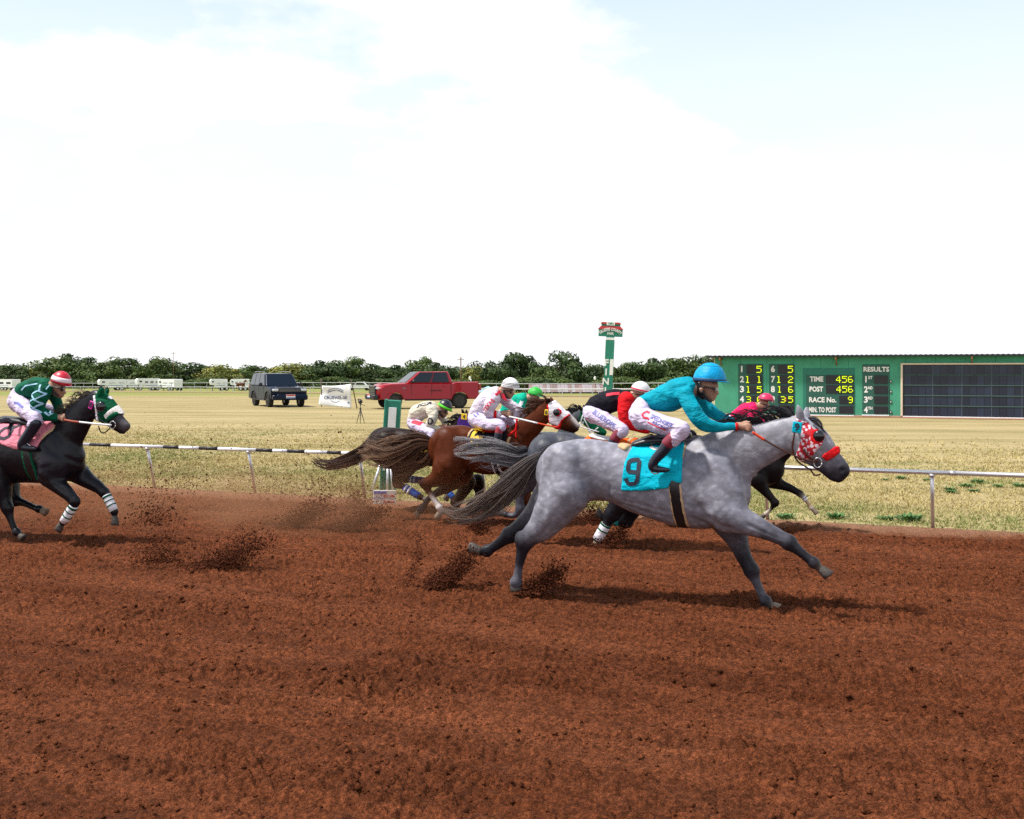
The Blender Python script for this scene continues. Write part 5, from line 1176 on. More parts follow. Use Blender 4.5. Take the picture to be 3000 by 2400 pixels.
M_LEAF = mat('tree_leaves', (.06, .09, .03), rough=.7, attr=True, spec=.25); M_BARK = mat('tree_bark', (.075, .055, .04), rough=.95, noise=.3, nscale=3)
def crown_mesh(seed, hue):
    rs = np.random.RandomState(seed); lobes = []
    for k in range(26):
        a = rs.uniform(0, 6.28); zz = rs.uniform(.14, .88); rr = (1 - ((zz - .45) / .55) ** 2 * .75) * rs.uniform(.25, .72); lobes.append((math.cos(a) * rr, math.sin(a) * rr, zz, rs.uniform(.16, .34), rs.uniform(.70, 1.35)))
    lobes.append((0, 0, .6, .5, 1.0)); V = []; C = []; NR = []; N = 3600
    base = {'dark': (.036, .066, .019), 'mid': (.062, .100, .026), 'yellow': (.17, .19, .048)}[hue]; base = np.array(base)
    for i in range(N):
        x, y, z, r, br = lobes[rs.randint(len(lobes))]; d = rs.normal(size=3); d /= np.linalg.norm(d); q = r * rs.uniform(.72, 1.06) ** .7
        p = np.array([x + d[0] * q, y + d[1] * q, z + d[2] * q * .55]); 
        if p[2] < .02: p[2] = rs.uniform(.02, .12)
        n = d * np.array([1, 1, 1.2]) + np.array([0, 0, .3]) + rs.normal(0, .34, 3); n /= np.linalg.norm(n); t = np.cross(n, rs.normal(size=3)); t /= np.linalg.norm(t); b = np.cross(n, t); s = rs.uniform(.026, .062); b = b * rs.uniform(.5, 1.0)
        nn = d * np.array([1, 1, 1.2]) + np.array([0, 0, .25]) + rs.normal(0, .22, 3); NR += [nn / np.linalg.norm(nn)] * 4
        V += [p - t * s, p + b * s * .8, p + t * s, p - b * s * .8]; C += [base * br * rs.uniform(.86, 1.15) * np.array([rs.uniform(.85, 1.25), 1, rs.uniform(.7, 1.2)])] * 4
    V = np.array(V); V[:, 2] *= np.array([1.0]); return V, np.arange(len(V)).reshape(-1, 4), np.array(C), np.array(NR)
def crown_obj(s, hue):
    V, Q, C, NR = crown_mesh(s, hue); return np_mesh('crown', V, Q, M_LEAF, smooth=False, col=C)
def trees():
    protos = {}
    for hue, seeds in (('dark', (1, 2, 3)), ('mid', (4, 5, 6)), ('yellow', (7, 8))): protos[hue] = [crown_obj(s, hue) for s in seeds]
    tb = MB(); tb.tube([(0, 0, -.03), (.01, 0, .25), (-.01, .01, .55)], [.045, .035, .015], 8)
    for k in range(7): a = k * .9; tb.tube([(0, 0, .18 + .05 * k), (.25 * math.cos(a), .25 * math.sin(a), .33 + .06 * k), (.5 * math.cos(a), .5 * math.sin(a), .42 + .06 * k)], [.02, .012, .004], 5)
    trunk = tb.build('trunk', M_BARK, None, True); used = set(); rs = random.Random(11)
    def tree(px, top, wpx, hue, d, label, group):
        g = terrain_pt(px, d); H = (HY - top) / F * d + CH - g.z; W = wpx / 2 / F * d; r = empty('tree', g); tag(r, label, 'tree', group); src = rs.choice(protos[hue])
        c = src if src.name not in used else src.copy()
        if src.name in used: COL.objects.link(c)
        used.add(src.name); c.parent = r; c.scale = (W * 1.6, W * 1.3, H * 1.0); c.rotation_euler = (0, 0, rs.uniform(0, 6.28))
        t = trunk if 'trunk' not in used else trunk.copy()
        if 'trunk' in used: COL.objects.link(t)
        used.add('trunk'); t.parent = r; t.scale = (W * .9, W * .9, H)
    D, M, Y = 'dark', 'mid', 'yellow'
    def zone(px):
        for lim, s_ in ((0, 'left of the picture edge'), (130, 'behind the leftmost trailer'), (290, 'behind the red helmet'), (420, 'behind the first trailers of the row'), (560, 'behind the tallest trailer'), (720, 'left of the navy car'), (900, 'behind the navy car'), (1050, 'behind the banner'), (1250, 'behind the truck cab'), (1420, 'behind the truck bed'), (1560, 'behind the white helmet'), (1760, 'behind the rusty barn'), (1900, 'behind the finish pole'), (2080, 'behind the turquoise helmet')):
            if px < lim: return s_
        return 'hidden by the scoreboard'
    named = [(-60, 1075, 130, M, 'dark green tree cut by the left picture edge'), (40, 1062, 110, D, 'dark rounded tree at far left behind the white trailer'), (95, 1078, 70, Y, 'small yellow green tree between two dark ones at far left'), (165, 1044, 150, M, 'broad green tree left of the black horse head'),
             (215, 1028, 130, D, 'tallest dark tree above the red helmet'), (300, 1060, 110, M, 'green tree just right of the tallest left tree'), (375, 1046, 120, M, 'pale green tree above the row of trailers'), (440, 1062, 120, D, 'dark tree in the middle of the left tree line'), (470, 1046, 110, M, 'higher green tree behind the left row of trailers'), (545, 1057, 150, D, 'big dark rounded tree right of the left trailers'),
             (640, 1068, 120, Y, 'yellow green tree left of the navy car'), (700, 1085, 80, M, 'low green tree behind the lone trailer'), (750, 1069, 110, M, 'green tree just above the navy car roof'), (850, 1064, 150, Y, 'yellow green tree right of the navy car'), (905, 1082, 110, M, 'low green tree left of the banner'),
             (960, 1050, 130, D, 'dark tree above the white banner'), (1020, 1046, 150, M, 'broad green tree right of the banner'), (1090, 1062, 120, D, 'dark tree above the red truck hood'), (1165, 1064, 120, D, 'dark tree above the truck windscreen'), (1230, 1046, 120, M, 'higher green tree above the truck cab'), (1290, 1056, 100, D, 'dark tree just left of the utility pole'),
             (1375, 1072, 90, Y, 'light green bushy tree right of the utility pole'), (1415, 1052, 110, D, 'dark tree above the truck tailgate'), (1470, 1062, 90, D, 'dark tree left of the white helmet'), (1520, 1032, 130, D, 'tall dark rounded tree above the white helmet'), (1590, 1075, 90, M, 'low green tree between two tall rounded trees'), (1650, 1022, 150, D, 'tallest rounded tree left of the finish pole'),
             (1735, 1066, 100, D, 'dark tree directly left of the finish pole'), (1800, 1072, 90, M, 'green tree directly behind the finish pole'), (1840, 1064, 80, Y, 'light yellow green tree right of the finish pole'), (1890, 1042, 130, D, 'dark tree between finish pole and turquoise helmet'), (1970, 1046, 140, M, 'broad green tree left of the turquoise helmet'), (2050, 1040, 130, D, 'dark tree touching the left end of the scoreboard'), (2140, 1062, 150, M, 'green tree mostly hidden behind the scoreboard roof')]
    for i, (px, top, w, hue, lab) in enumerate(named): tree(px, top, w, hue, 352 + 22 * ((i * 7) % 5) / 4, lab, 'trees along the creek behind the far track')
    for i in range(40): tree(-190 + i * 60 + rs.uniform(-20, 20), 1074 + rs.uniform(-8, 14), 150, rs.choice([D, M, M, Y] if i > 14 else [M, M, Y, Y]), 402 + rs.uniform(0, 20), 'tree filling the back row of the tree line, ' + zone(i * 60 - 190), 'back row of distant trees')
    for i in range(30): tree(-120 + i * 78 + rs.uniform(-25, 25), 1112 + rs.uniform(-10, 8), 110, rs.choice([D, M, M]), 336 + rs.uniform(0, 8), 'low bush at the foot of the trees, ' + zone(i * 78 - 120), 'bushes at the foot of the trees')
trees()
for o in [o for o in COL.objects if o.name.startswith('crown') and o.parent is None]: bpy.data.objects.remove(o)
def hills():
    X = np.linspace(-1700, 1700, 120); V = []; 
    for x in X: top = 3 + 7 * float(fbm(np.array([x * .004 + 9]), np.array([3.3]), 201, 3)[0]) + 1.2 * float(vnoise(np.array([x * .09]), np.array([1.]), 205)[0]); V += [(x, 1500, -8), (x, 1540, top), (x, 1700, top - 6)]
    Fq = []
    for i in range(len(X) - 1): a = i * 3; Fq += [(a, a + 3, a + 4, a + 1), (a + 1, a + 4, a + 5, a + 2)]
    tag(mk('hills', V, Fq, mat('wooded_hill', (.09, .13, .10), rough=.95, noise=.3, nscale=.05), None, True), kind='structure')
hills()

# ------------------------------------------------------------------ the grey horse, number 9
def grey_horse():
    f = Fig('horse', (1900, 1762), 'dapple grey horse at full gallop in turquoise cloth number nine, nearest of the field', 'horse', 'racehorses in the field')
    B = (0.235, 0.235, 0.29); D = (0.014, 0.014, 0.022); MID = (0.085, 0.083, 0.108); H = (0.040, 0.034, 0.032); LT = (0.30, 0.30, 0.355)
    T = 'body'
    f.add(T, [(665, 640, 165), (760, 622, 160), (880, 630, 150), (1000, 665, 165), (1130, 690, 185), (1250, 705, 205), (1360, 715, 205), (1440, 735, 158)], B, Z1, sq=0.72, k=0.05)
    f.add(T, [(640, 590, 112, .13), (640, 720, 124, .15)], B, Z1, sq=0.8, k=0.045)
    f.add(T, [(640, 720, 118, -.14), (600, 640, 100, -.12)], B, Z1, sq=0.8, k=0.08)
    f.add(T, [(1390, 610, 165), (1520, 540, 143), (1640, 500, 113), (1750, 455, 97), (1835, 428, 86)], LT, Z1, sq=0.48, k=0.09)
    f.add(T, [(1400, 640, 120, .12), (1440, 760, 130, .15), (1480, 840, 100, .15)], B, Z1, sq=0.62, k=0.045)      # shoulder near
    f.add(T, [(1400, 640, 120, -.12), (1440, 760, 130, -.15), (1500, 880, 90, -.15)], B, Z1, sq=0.6, k=0.09)
    # head
    f.add(T, [(1850, 430, 80), (1905, 475, 92), (1950, 510, 76), (2000, 560, 57), (2040, 600, 49), (2056, 622, 43)], B, Z1, sq=0.62, k=0.03, cols=[LT, LT, LT, B, MID, D])
    f.add(T, [(1885, 520, 66), (1935, 555, 56), (1990, 610, 42), (2020, 645, 34)], B, Z1, sq=0.57, k=0.03, cols=[LT, MID, D, D])
    f.add(T, [(2000, 622, 30), (2064, 618, 36), (2046, 654, 32)], D, Z1, sq=0.80, k=0.02)
    f.add(T, [(2064, 624, 17, .06), (2080, 610, 12, .062)], (0.006, 0.005, 0.006), Z1, k=0.01, cut=True)
    f.add(T, [(2066, 622, 15, -.055), (2078, 612, 11, -.06)], (0.006, 0.005, 0.006), Z1, k=0.01, cut=True)
    f.add(T, [(1855, 372, 20, .055), (1848, 330, 21, .07), (1838, 288, 6, .075)], LT, Z1, sq=0.7, k=0.015)
    f.add(T, [(1880, 375, 20, -.055), (1882, 335, 20, -.07), (1884, 298, 6, -.075)], LT, Z1, sq=0.7, k=0.015)
    # hind legs: the near one just landing, the far one trailing
    f.leg(T, [(660, 740, 120, .15), (600, 820, 102, .16), (540, 905, 74, .15), (480, 955, 52, .14), (447, 985, 43, .13), (436, 1030, 37, .13), (424, 1085, 29, .13), (414, 1145, 26, .13), (403, 1192, 29, .13), (394, 1212, 22, .13)],
          [B, B, B, MID, D, D, D, MID, MID, LT], Z1, 4)
    f.add(T, [(447, 985, 34, .13), (424, 958, 24, .13)], D, Z1, k=0.03)
    hoof(f, T, (392, 1214), (400, 1238), Z1, .13, H, 23, 24)
    f.leg(T, [(600, 760, 115, -.16), (520, 840, 74, -.17), (440, 905, 50, -.16), (372, 952, 38, -.15), (305, 1003, 30, -.15), (255, 1033, 29, -.15), (226, 1036, 22, -.15)], [MID, MID, D, D, D, D, D], Z1, 3)
    f.add(T, [(372, 952, 28, -.15), (352, 935, 18, -.15)], D, Z1, k=0.02)
    hoof(f, T, (212, 1034), (168, 1026), Z1, -.15, H, 25, 15)
    # forelegs: near one reaching, far one planted
    f.leg(T, [(1470, 820, 100, .14), (1530, 868, 76, .16), (1600, 897, 60, .16), (1680, 932, 46, .15), (1750, 966, 38, .15), (1792, 990, 36, .15), (1850, 1038, 29, .15), (1892, 1072, 27, .15), (1920, 1094, 28, .15), (1952, 1122, 20, .15)],
          [B, B, B, MID, MID, D, D, D, D, (.16, .13, .11)], Z1, 5)
    hoof(f, T, (1962, 1132), (1992, 1165), Z1, .15, (0.05, 0.07, 0.075), 24, 15)
    f.leg(T, [(1490, 880, 90, -.14), (1530, 975, 56, -.14), (1560, 1055, 41, -.13), (1602, 1132, 36, -.13), (1626, 1190, 28, -.13), (1655, 1254, 26, -.13), (1676, 1290, 28, -.13), (1702, 1312, 20, -.13)],
          [MID, MID, D, D, MID, MID, D, (.16, .13, .11)], Z1, 3)
    hoof(f, T, (1712, 1314), (1738, 1330), Z1, -.13, (.10, .08, .06), 20, 14)
    o = f.mesh('body', ['body'], M_GREY, h=0.0115, sculpt=[Z1,
        ([(1290, 520), (1400, 640), (1480, 740), (1530, 820)], 22, .010, 0), ([(1300, 760), (1370, 860), (1450, 910), (1540, 930)], 20, .014, 0), ([(1330, 560), (1350, 700), (1360, 800)], 40, -.010, 0),
        ([(880, 690), (845, 750), (870, 800), (960, 835)], 20, .014, 0), ([(610, 520), (570, 660), (570, 800), (540, 880)], 22, .012, 0), ([(700, 520), (690, 640), (700, 780)], 45, -.010, 0), ([(760, 560), (780, 680), (760, 790)], 24, .010, 0),
        ([(620, 850), (560, 930), (500, 985)], 14, .008, 1), ([(1560, 880), (1650, 935), (1760, 985)], 12, .009, 1), ([(1590, 915), (1690, 958), (1780, 995)], 9, -.006, 1), ([(1800, 530), (1690, 590), (1600, 660)], 22, .012, 0),
        ([(1640, 420), (1540, 500), (1430, 590)], 40, -.008, 0), ([(900, 790), (1030, 835), (1180, 870)], 9, .006, 0), ([(900, 775), (1050, 805), (1190, 840)], 8, .005, 0), ([(1290, 860), (1340, 890), (1420, 915)], 9, .007, 0),
        ([(1920, 505), (1975, 565), (2010, 600)], 9, .006, 0), ([(1960, 480), (2010, 545), (2050, 595)], 10, -.005, 0), ([(1520, 1000), (1570, 1090)], 9, .007, -1), ([(1640, 1205), (1668, 1270)], 7, .005, -1), ([(430, 1060), (415, 1160)], 7, .005, 1)]); root = f.root
    hair_m = M_HAIR
    f.hair('tail', [(560, 535, 0, 18), (480, 590, .0, 34), (395, 670, 0, 52), (300, 750, .02, 62), (190, 815, .04, 60), (90, 840, .05, 50), (20, 810, .05, 42)], Z1, 640, 0.0024, [(.012, .012, .018), (.12, .105, .11), (.26, .18, .14)], hair_m, 5, 0.035, seg=13)
    f.hair('tail_dock', [(640, 500, 0, 22), (580, 530, 0, 30), (530, 570, 0, 36), (470, 620, 0, 30)], Z1, 300, 0.0042, [(.014, .014, .020), (.06, .06, .07)], hair_m, 6, 0.008)
    for i in range(13):                            # mane blown up and back off the crest
        t = i / 12; bx, by = 1820 - 330 * t, 352 + 72 * t
        f.hair('mane_lock', [(bx + 6, by + 10, .0, 10), (bx - 25, by - 18, .01, 20), (bx - 75, by - 38 + 6 * math.sin(i * 2), .03, 24), (bx - 135, by - 28 + 14 * math.sin(i * 3.1), .05, 16)], Z1, 80, 0.0030, [(.006, .006, .010), (.022, .022, .030)], hair_m, 20 + i, 0.02, seg=8, minlen=0.4)
    f.hair('forelock', [(1890, 365, .0, 14), (1925, 370, .03, 20), (1960, 410, .05, 16), (1985, 450, .05, 6)], Z1, 70, 0.004, [(.008, .008, .014), (.02, .02, .03)], hair_m, 44, 0.01, seg=7)
    # tack
    c = f.mesh('saddle_cloth', ['body'], M_TURQ, h=0.0115, off=0.026, wrinkle=0.020, wscale=7, keep=0.27, color=False,
               region=([(262, 1030), (225, 1130), (165, 1320), (130, 1650), (400, 1648), (690, 1612), (725, 1535), (850, 1556), (838, 1330), (822, 1110), (640, 1075), (430, 1050)], Z2))
    f.stroke('numeral', 'saddle_cloth', [(322, 1432), (225, 1424), (212, 1400), (218, 1318), (240, 1296), (315, 1290), (336, 1315), (330, 1520), (300, 1562), (235, 1566), (205, 1545), (192, 1505)], Z2, 46, M_BLKPRINT, 0.28, 0.006, c)
    f.stroke('name_tape', 'saddle_cloth', [(430, 1143), (490, 1165), (552, 1168)], Z2, 26, M_WHTPRINT, 0.25, 0.006, c)
    g = f.mesh('girth_pad', ['body'], M_TAN, h=0.011, off=0.010, keep=0.25, color=False, region=([(1178, 690), (1244, 690), (1271, 925), (1194, 910)], Z1))
    f.mesh('girth', ['body'], M_BLACK, h=0.011, off=0.016, keep=0.25, color=False, region=([(1176, 640), (1232, 640), (1260, 930), (1206, 930)], Z1))
    f.mesh('shoulder_pad', ['body'], M_TAN, h=0.011, off=0.013, keep=0.25, color=False, region=([(812, 1105), (852, 1120), (846, 1250), (835, 1370), (800, 1370)], Z2))
    f.add('sad', [(330, 1110, 55), (480, 1070, 58), (680, 1050, 62), (820, 1010, 66), (930, 1000, 40)], (0, 0, 0), Z2, sq=2.3, k=0.02); f.mesh('saddle', ['sad'], M_BLACK, h=0.011, color=False)
    f.add('pad', [(165, 1125, 40), (230, 1150, 52)], (0, 0, 0), Z2, sq=3.0, k=0.02); f.mesh('saddle_pad_tail', ['pad'], M_TAN, h=0.011, color=False)
    hd = f.mesh('racing_hood', ['body'], M_SPOT, h=0.009, off=0.010, keep=0.05, color=False, region=([(905, 400), (960, 430), (1060, 455), (1150, 560), (1290, 625), (1255, 735), (1165, 840), (1110, 915), (985, 985), (905, 880), (950, 790), (985, 660), (985, 560), (925, 470)], Z3))
    f.mesh('eye_panel', ['body'], M_REDC, h=0.009, off=0.014, keep=0.05, color=False, region=([(1110, 560), (1180, 545), (1290, 620), (1250, 730), (1150, 745), (1085, 690)], Z3), parent=hd)
    cup(f, (1215, 632), Z3, 76, 0.082, parent=hd)
    f.mesh('noseband', ['body'], M_REDC, h=0.009, off=0.028, keep=0.05, color=False, wrinkle=0.006, wscale=30, region=([(1240, 890), (1310, 835), (1400, 775), (1455, 765), (1470, 850), (1390, 910), (1300, 955)], Z3))
    head_number(f, None, (928, 528), Z3, 118, 140, M_TURQ, '9', M_BLKPRINT, 0.125, 0.12)
    for lat in (.10, -.10):
        f.tube('cheek_strap', [(900, 500, lat), (890, 640, lat * 1.25), (870, 800, lat * 1.15), (940, 960, lat * .95), (1100, 1060, lat * .75)], Z3, 0.008, M_BROWNL)
        f.tube('bridle_strap', [(1010, 800, lat * 1.1), (1060, 880, lat), (1190, 960, lat * .85)], Z3, 0.009, M_BROWNL)
        q = [f.pt(1190 + 52 * math.cos(a), 975 + 62 * math.sin(a), lat * .85, Z3) for a in np.linspace(0, 2 * math.pi, 17)]
        MB().tube(q, 0.006, 6).build('bit_ring', M_STEEL, root, True)
        f.tube('lip_chain', [(1090, 1050, lat * .6), (1150, 1130, lat * .3), (1225, 1120, lat * .5)], Z3, 0.007, M_BROWNL)
        f.tube('rein_grip', [(365, 588, lat * 1.6), (430, 632, lat * 1.5), (515, 685, lat * 1.4)], Z3, 0.013, M_ORANGEGRIP)
        f.tube('rein', [(505, 680, lat * 1.4), (700, 790, lat * 1.3), (860, 870, lat * 1.15), (1010, 930, lat), (1180, 972, lat * .85)], Z3, 0.008, M_BROWNL)
    for lat in (.31, -.31):
        f.tube('stirrup_leather', [(640, 1080, lat * .8), (590, 1250, lat * .95), (545, 1390, lat)], Z2, 0.012, M_BLACK)
        q = [f.pt(548 + 52 * math.cos(a), 1400 + 45 * math.sin(a), lat, Z2) for a in np.linspace(0, 2 * math.pi, 13)]; MB().tube(q, 0.007, 6).build('stirrup_iron', M_STEEL, root, True)
    return f
grey_horse()

# ------------------------------------------------------------------ riders
SK = (0.38, 0.205, 0.14)
def rider(name_label, gpx, K, torso, near_arm, far_arm, hips, near_leg, far_leg, band, boot, far_boot, neck, head, hands, helm, cols, h=0.010, group='jockeys riding in the race', face=True, sleeves=None, hand_size=1.0, strap=None, goggles=None, pants=None, hipcol=None):
    f = Fig('person', gpx, name_label, 'person', group)
    cs, ca = cols['silks'], cols.get('sleeve', cols['silks'])
    f.add('silk', torso, cs, K, sq=1.05, k=0.05)
    f.add('silk', near_arm, ca, K, k=0.035); f.add('silk', far_arm, ca, K, k=0.035)
    f.add('pant', hips, K=K, sq=1.15, k=0.05)
    if near_leg: f.add('pant', near_leg, K=K, k=0.05)
    if far_leg: f.add('pant', far_leg, K=K, k=0.05)
    if band: f.add('band', band, K=K, k=0.02)
    if boot: f.add('boot', boot, K=K, k=0.02)
    if far_boot: f.add('fboot', far_boot, K=K, k=0.02)
    f.add('skin', neck, SK, K, k=0.03)
    f.add('skin', head['skull'], SK, K, sq=0.8, k=0.03); f.add('skin', head['jaw'], SK, K, sq=0.7, k=0.03)
    if 'nose' in head: f.add('skin', head['nose'], SK, K, k=0.012, sub=1)
    for x in head.get('more', []): f.add('skin', x, SK, K, k=0.010, sub=1)
    for i, hd in enumerate(hands): f.hand('skin', hd[0], hd[1], hd[2], K, SK, 1 if i == 0 else -1, hand_size)
    # the body is one continuous skin from head to boot; silks, breeches and boots are worn over it
    for c in [dict(c) for c in f.ch if c['part'] in ('silk', 'pant', 'boot', 'fboot', 'band')]:
        n = c['n'].copy(); n[:, 3] = np.maximum(n[:, 3] - (0.032 if c['part'] == 'pant' else 0.016), 0.012); f.ch.append(dict(part='skin', n=n, C=np.tile(np.array(SK), (len(n), 1)), sq=c['sq'], k=c['k'], cut=False))
    f.mesh('body', ['skin'], M_SKIN, h=h)
    f.silks = f.mesh('silks', ['silk'], M_SILK, h=h, wrinkle=0.016, wscale=9)
    f.pants = f.mesh('breeches', ['pant'], pants or M_PANTS, h=h, wrinkle=0.013, wscale=11, color=False)
    if band: f.mesh('boot_top', ['band'], cols.get('band', M_MAROON), h=h, color=False)
    if boot: f.mesh('boot', ['boot'], M_NAVY, h=h, color=False)
    if far_boot: f.mesh('boot', ['fboot'], M_NAVY, h=h, color=False)
    f.helm = f.dome('helmet', helm['c'], helm.get('K', K), helm['rx'], helm['ry'], helm['tilt'], helm['m'], visor=helm.get('visor', (0.25, 70)), mv=helm.get('mv'), band=helm.get('band'), mb=helm.get('mb'), p1=helm.get('p1', 1.6))
    if strap:
        for lat in (.085, -.085): f.tube('chin_strap', [(x, y, lat * m) for x, y, m in strap], K, 0.012, M_BLACK, parent=f.helm)
    if goggles:
        gx, gy, gr, gm = goggles
        for lat in (.045, -.045):
            q, mm = f.P(gx, gy, lat, K); r_ = gr / K[0] * mm; V = []; 
            for i in range(6):
                p = math.pi * 0.5 * i / 5
                for k in range(14): g = 2 * math.pi * k / 14; V.append(q + np.array([math.cos(p) * r_ * 0.55, math.sin(p) * math.cos(g) * r_ * 0.95, math.sin(p) * math.sin(g) * r_ * 0.8]))
            np_mesh('goggle_lens', f.to_world(np.array(V)), np.array([(i * 14 + k, i * 14 + (k + 1) % 14, (i + 1) * 14 + (k + 1) % 14, (i + 1) * 14 + k) for i in range(5) for k in range(14)]), gm, f.root, True)
            f.tube('goggle_strap', [(gx, gy - gr * .1, lat * 1.7), (gx - gr * 2, gy - gr * .6, lat * 2.05), (gx - gr * 4.2, gy - gr * .9, lat * 1.95)], K, 0.007, M_BLACK)
    return f
M_HTURQ = mat('turquoise_helmet_cover', (0.0, 0.31, 0.62), rough=0.5, noise=0.14, nscale=12, bump=0.9, bscale=11, spec=.2)
def turquoise_rider():
    f = rider('jockey in turquoise silks and turquoise helmet crouched low on the grey horse', (1900, 1762), Z2,
        torso=[(405, 650, 84), (455, 605, 96), (590, 585, 140), (720, 560, 172), (850, 505, 165), (935, 445, 118)],
        near_arm=[(890, 540, 105, .15), (970, 690, 92, .20), (1085, 850, 82, .20), (1240, 905, 63, .16), (1370, 905, 52, .12), (1465, 903, 42, .09)],
        far_arm=[(980, 500, 95, -.15), (1100, 640, 80, -.20), (1240, 760, 66, -.18), (1400, 840, 50, -.12), (1490, 872, 42, -.09)],
        hips=[(410, 650, 105), (370, 750, 130), (400, 830, 118)],
        near_leg=[(400, 790, 120, .10), (530, 850, 118, .16), (690, 895, 106, .24), (850, 935, 104, .29), (800, 1000, 88, .31), (745, 1062, 78, .31)],
        far_leg=[(400, 790, 120, -.10), (530, 850, 118, -.16), (690, 895, 106, -.24), (840, 935, 100, -.29), (800, 1000, 86, -.31), (745, 1062, 76, -.31)],
        band=[(752, 1042, 80, .31), (700, 1092, 78, .31)],
        boot=[(700, 1090, 70, .31), (640, 1180, 66, .31), (560, 1265, 58, .31), (520, 1330, 54, .31), (520, 1378, 46, .31), (600, 1395, 38, .31), (690, 1400, 27, .31)],
        far_boot=[(745, 1042, 76, -.31), (640, 1180, 66, -.31), (560, 1265, 58, -.31), (520, 1330, 54, -.31), (520, 1378, 46, -.31), (600, 1395, 38, -.31), (690, 1400, 27, -.31)],
        neck=[(960, 450, 85), (1080, 450, 80)],
        head=dict(skull=[(1130, 400, 108), (1170, 430, 100), (1180, 470, 90)], jaw=[(1120, 490, 80), (1180, 540, 62), (1200, 578, 34)], nose=[(1235, 480, 22), (1268, 522, 16)],
                  more=[[(1238, 560, 14), (1225, 562, 20)], [(1225, 582, 13), (1210, 590, 22)], [(1215, 432, 26, .05), (1215, 432, 26, -.05)], [(1075, 470, 24, .095), (1080, 500, 18, .095)]]),
        hands=[(1560, 900, .07), (1610, 880, -.07)], helm=dict(c=(1172, 375), rx=190, ry=208, tilt=-4, m=M_HTURQ, visor=(0.28, 65), mv=M_HTURQ, band=[(1.44, 1.60), (.62, .635)], mb=mat('dark_blue_elastic', (.004, .06, .16), rough=.6)),
        cols=dict(silks=(0.0, 0.29, 0.40)), h=0.0085,
        strap=[(1050, 390, 1.05), (1090, 500, 1.08), (1150, 590, .7), (1190, 610, .2)], goggles=(1240, 478, 42, M_LENS))
    f.add('hr', [(1030, 400, 80), (1060, 450, 84), (1090, 500, 76), (1105, 545, 52)], (0, 0, 0), Z2, sq=1.05, k=.03); f.mesh('hair', ['hr'], mat('dark_hair', (0.010, 0.008, 0.010), rough=.7), h=0.009, color=False)
    f.stroke('emblem', 'breeches', [(478, 745), (440, 728), (402, 745), (392, 775), (420, 800), (455, 800), (480, 815)], Z2, 22, M_REDPRINT, .22, .004, f.pants)
    f.letters('printed_words', 'breeches', 'SPEEDHORSE', (492, 782), (770, 888), Z2, 50, M_BLUEPRINT, .25, .004, .02, f.pants)
    f.letters('printed_words', 'breeches', 'RACING', (520, 850), (720, 930), Z2, 34, M_BLUEPRINT, .25, .004, .02, f.pants)
    f.stroke('printed_line', 'breeches', [(455, 850), (560, 890), (700, 942)], Z2, 12, M_REDPRINT, .25, .004, f.pants)
    f.tube('wristband', [(1468, 905, .09), (1496, 903, .085)], Z2, 0.034, M_REDC, 14)
    return f
turquoise_rider()
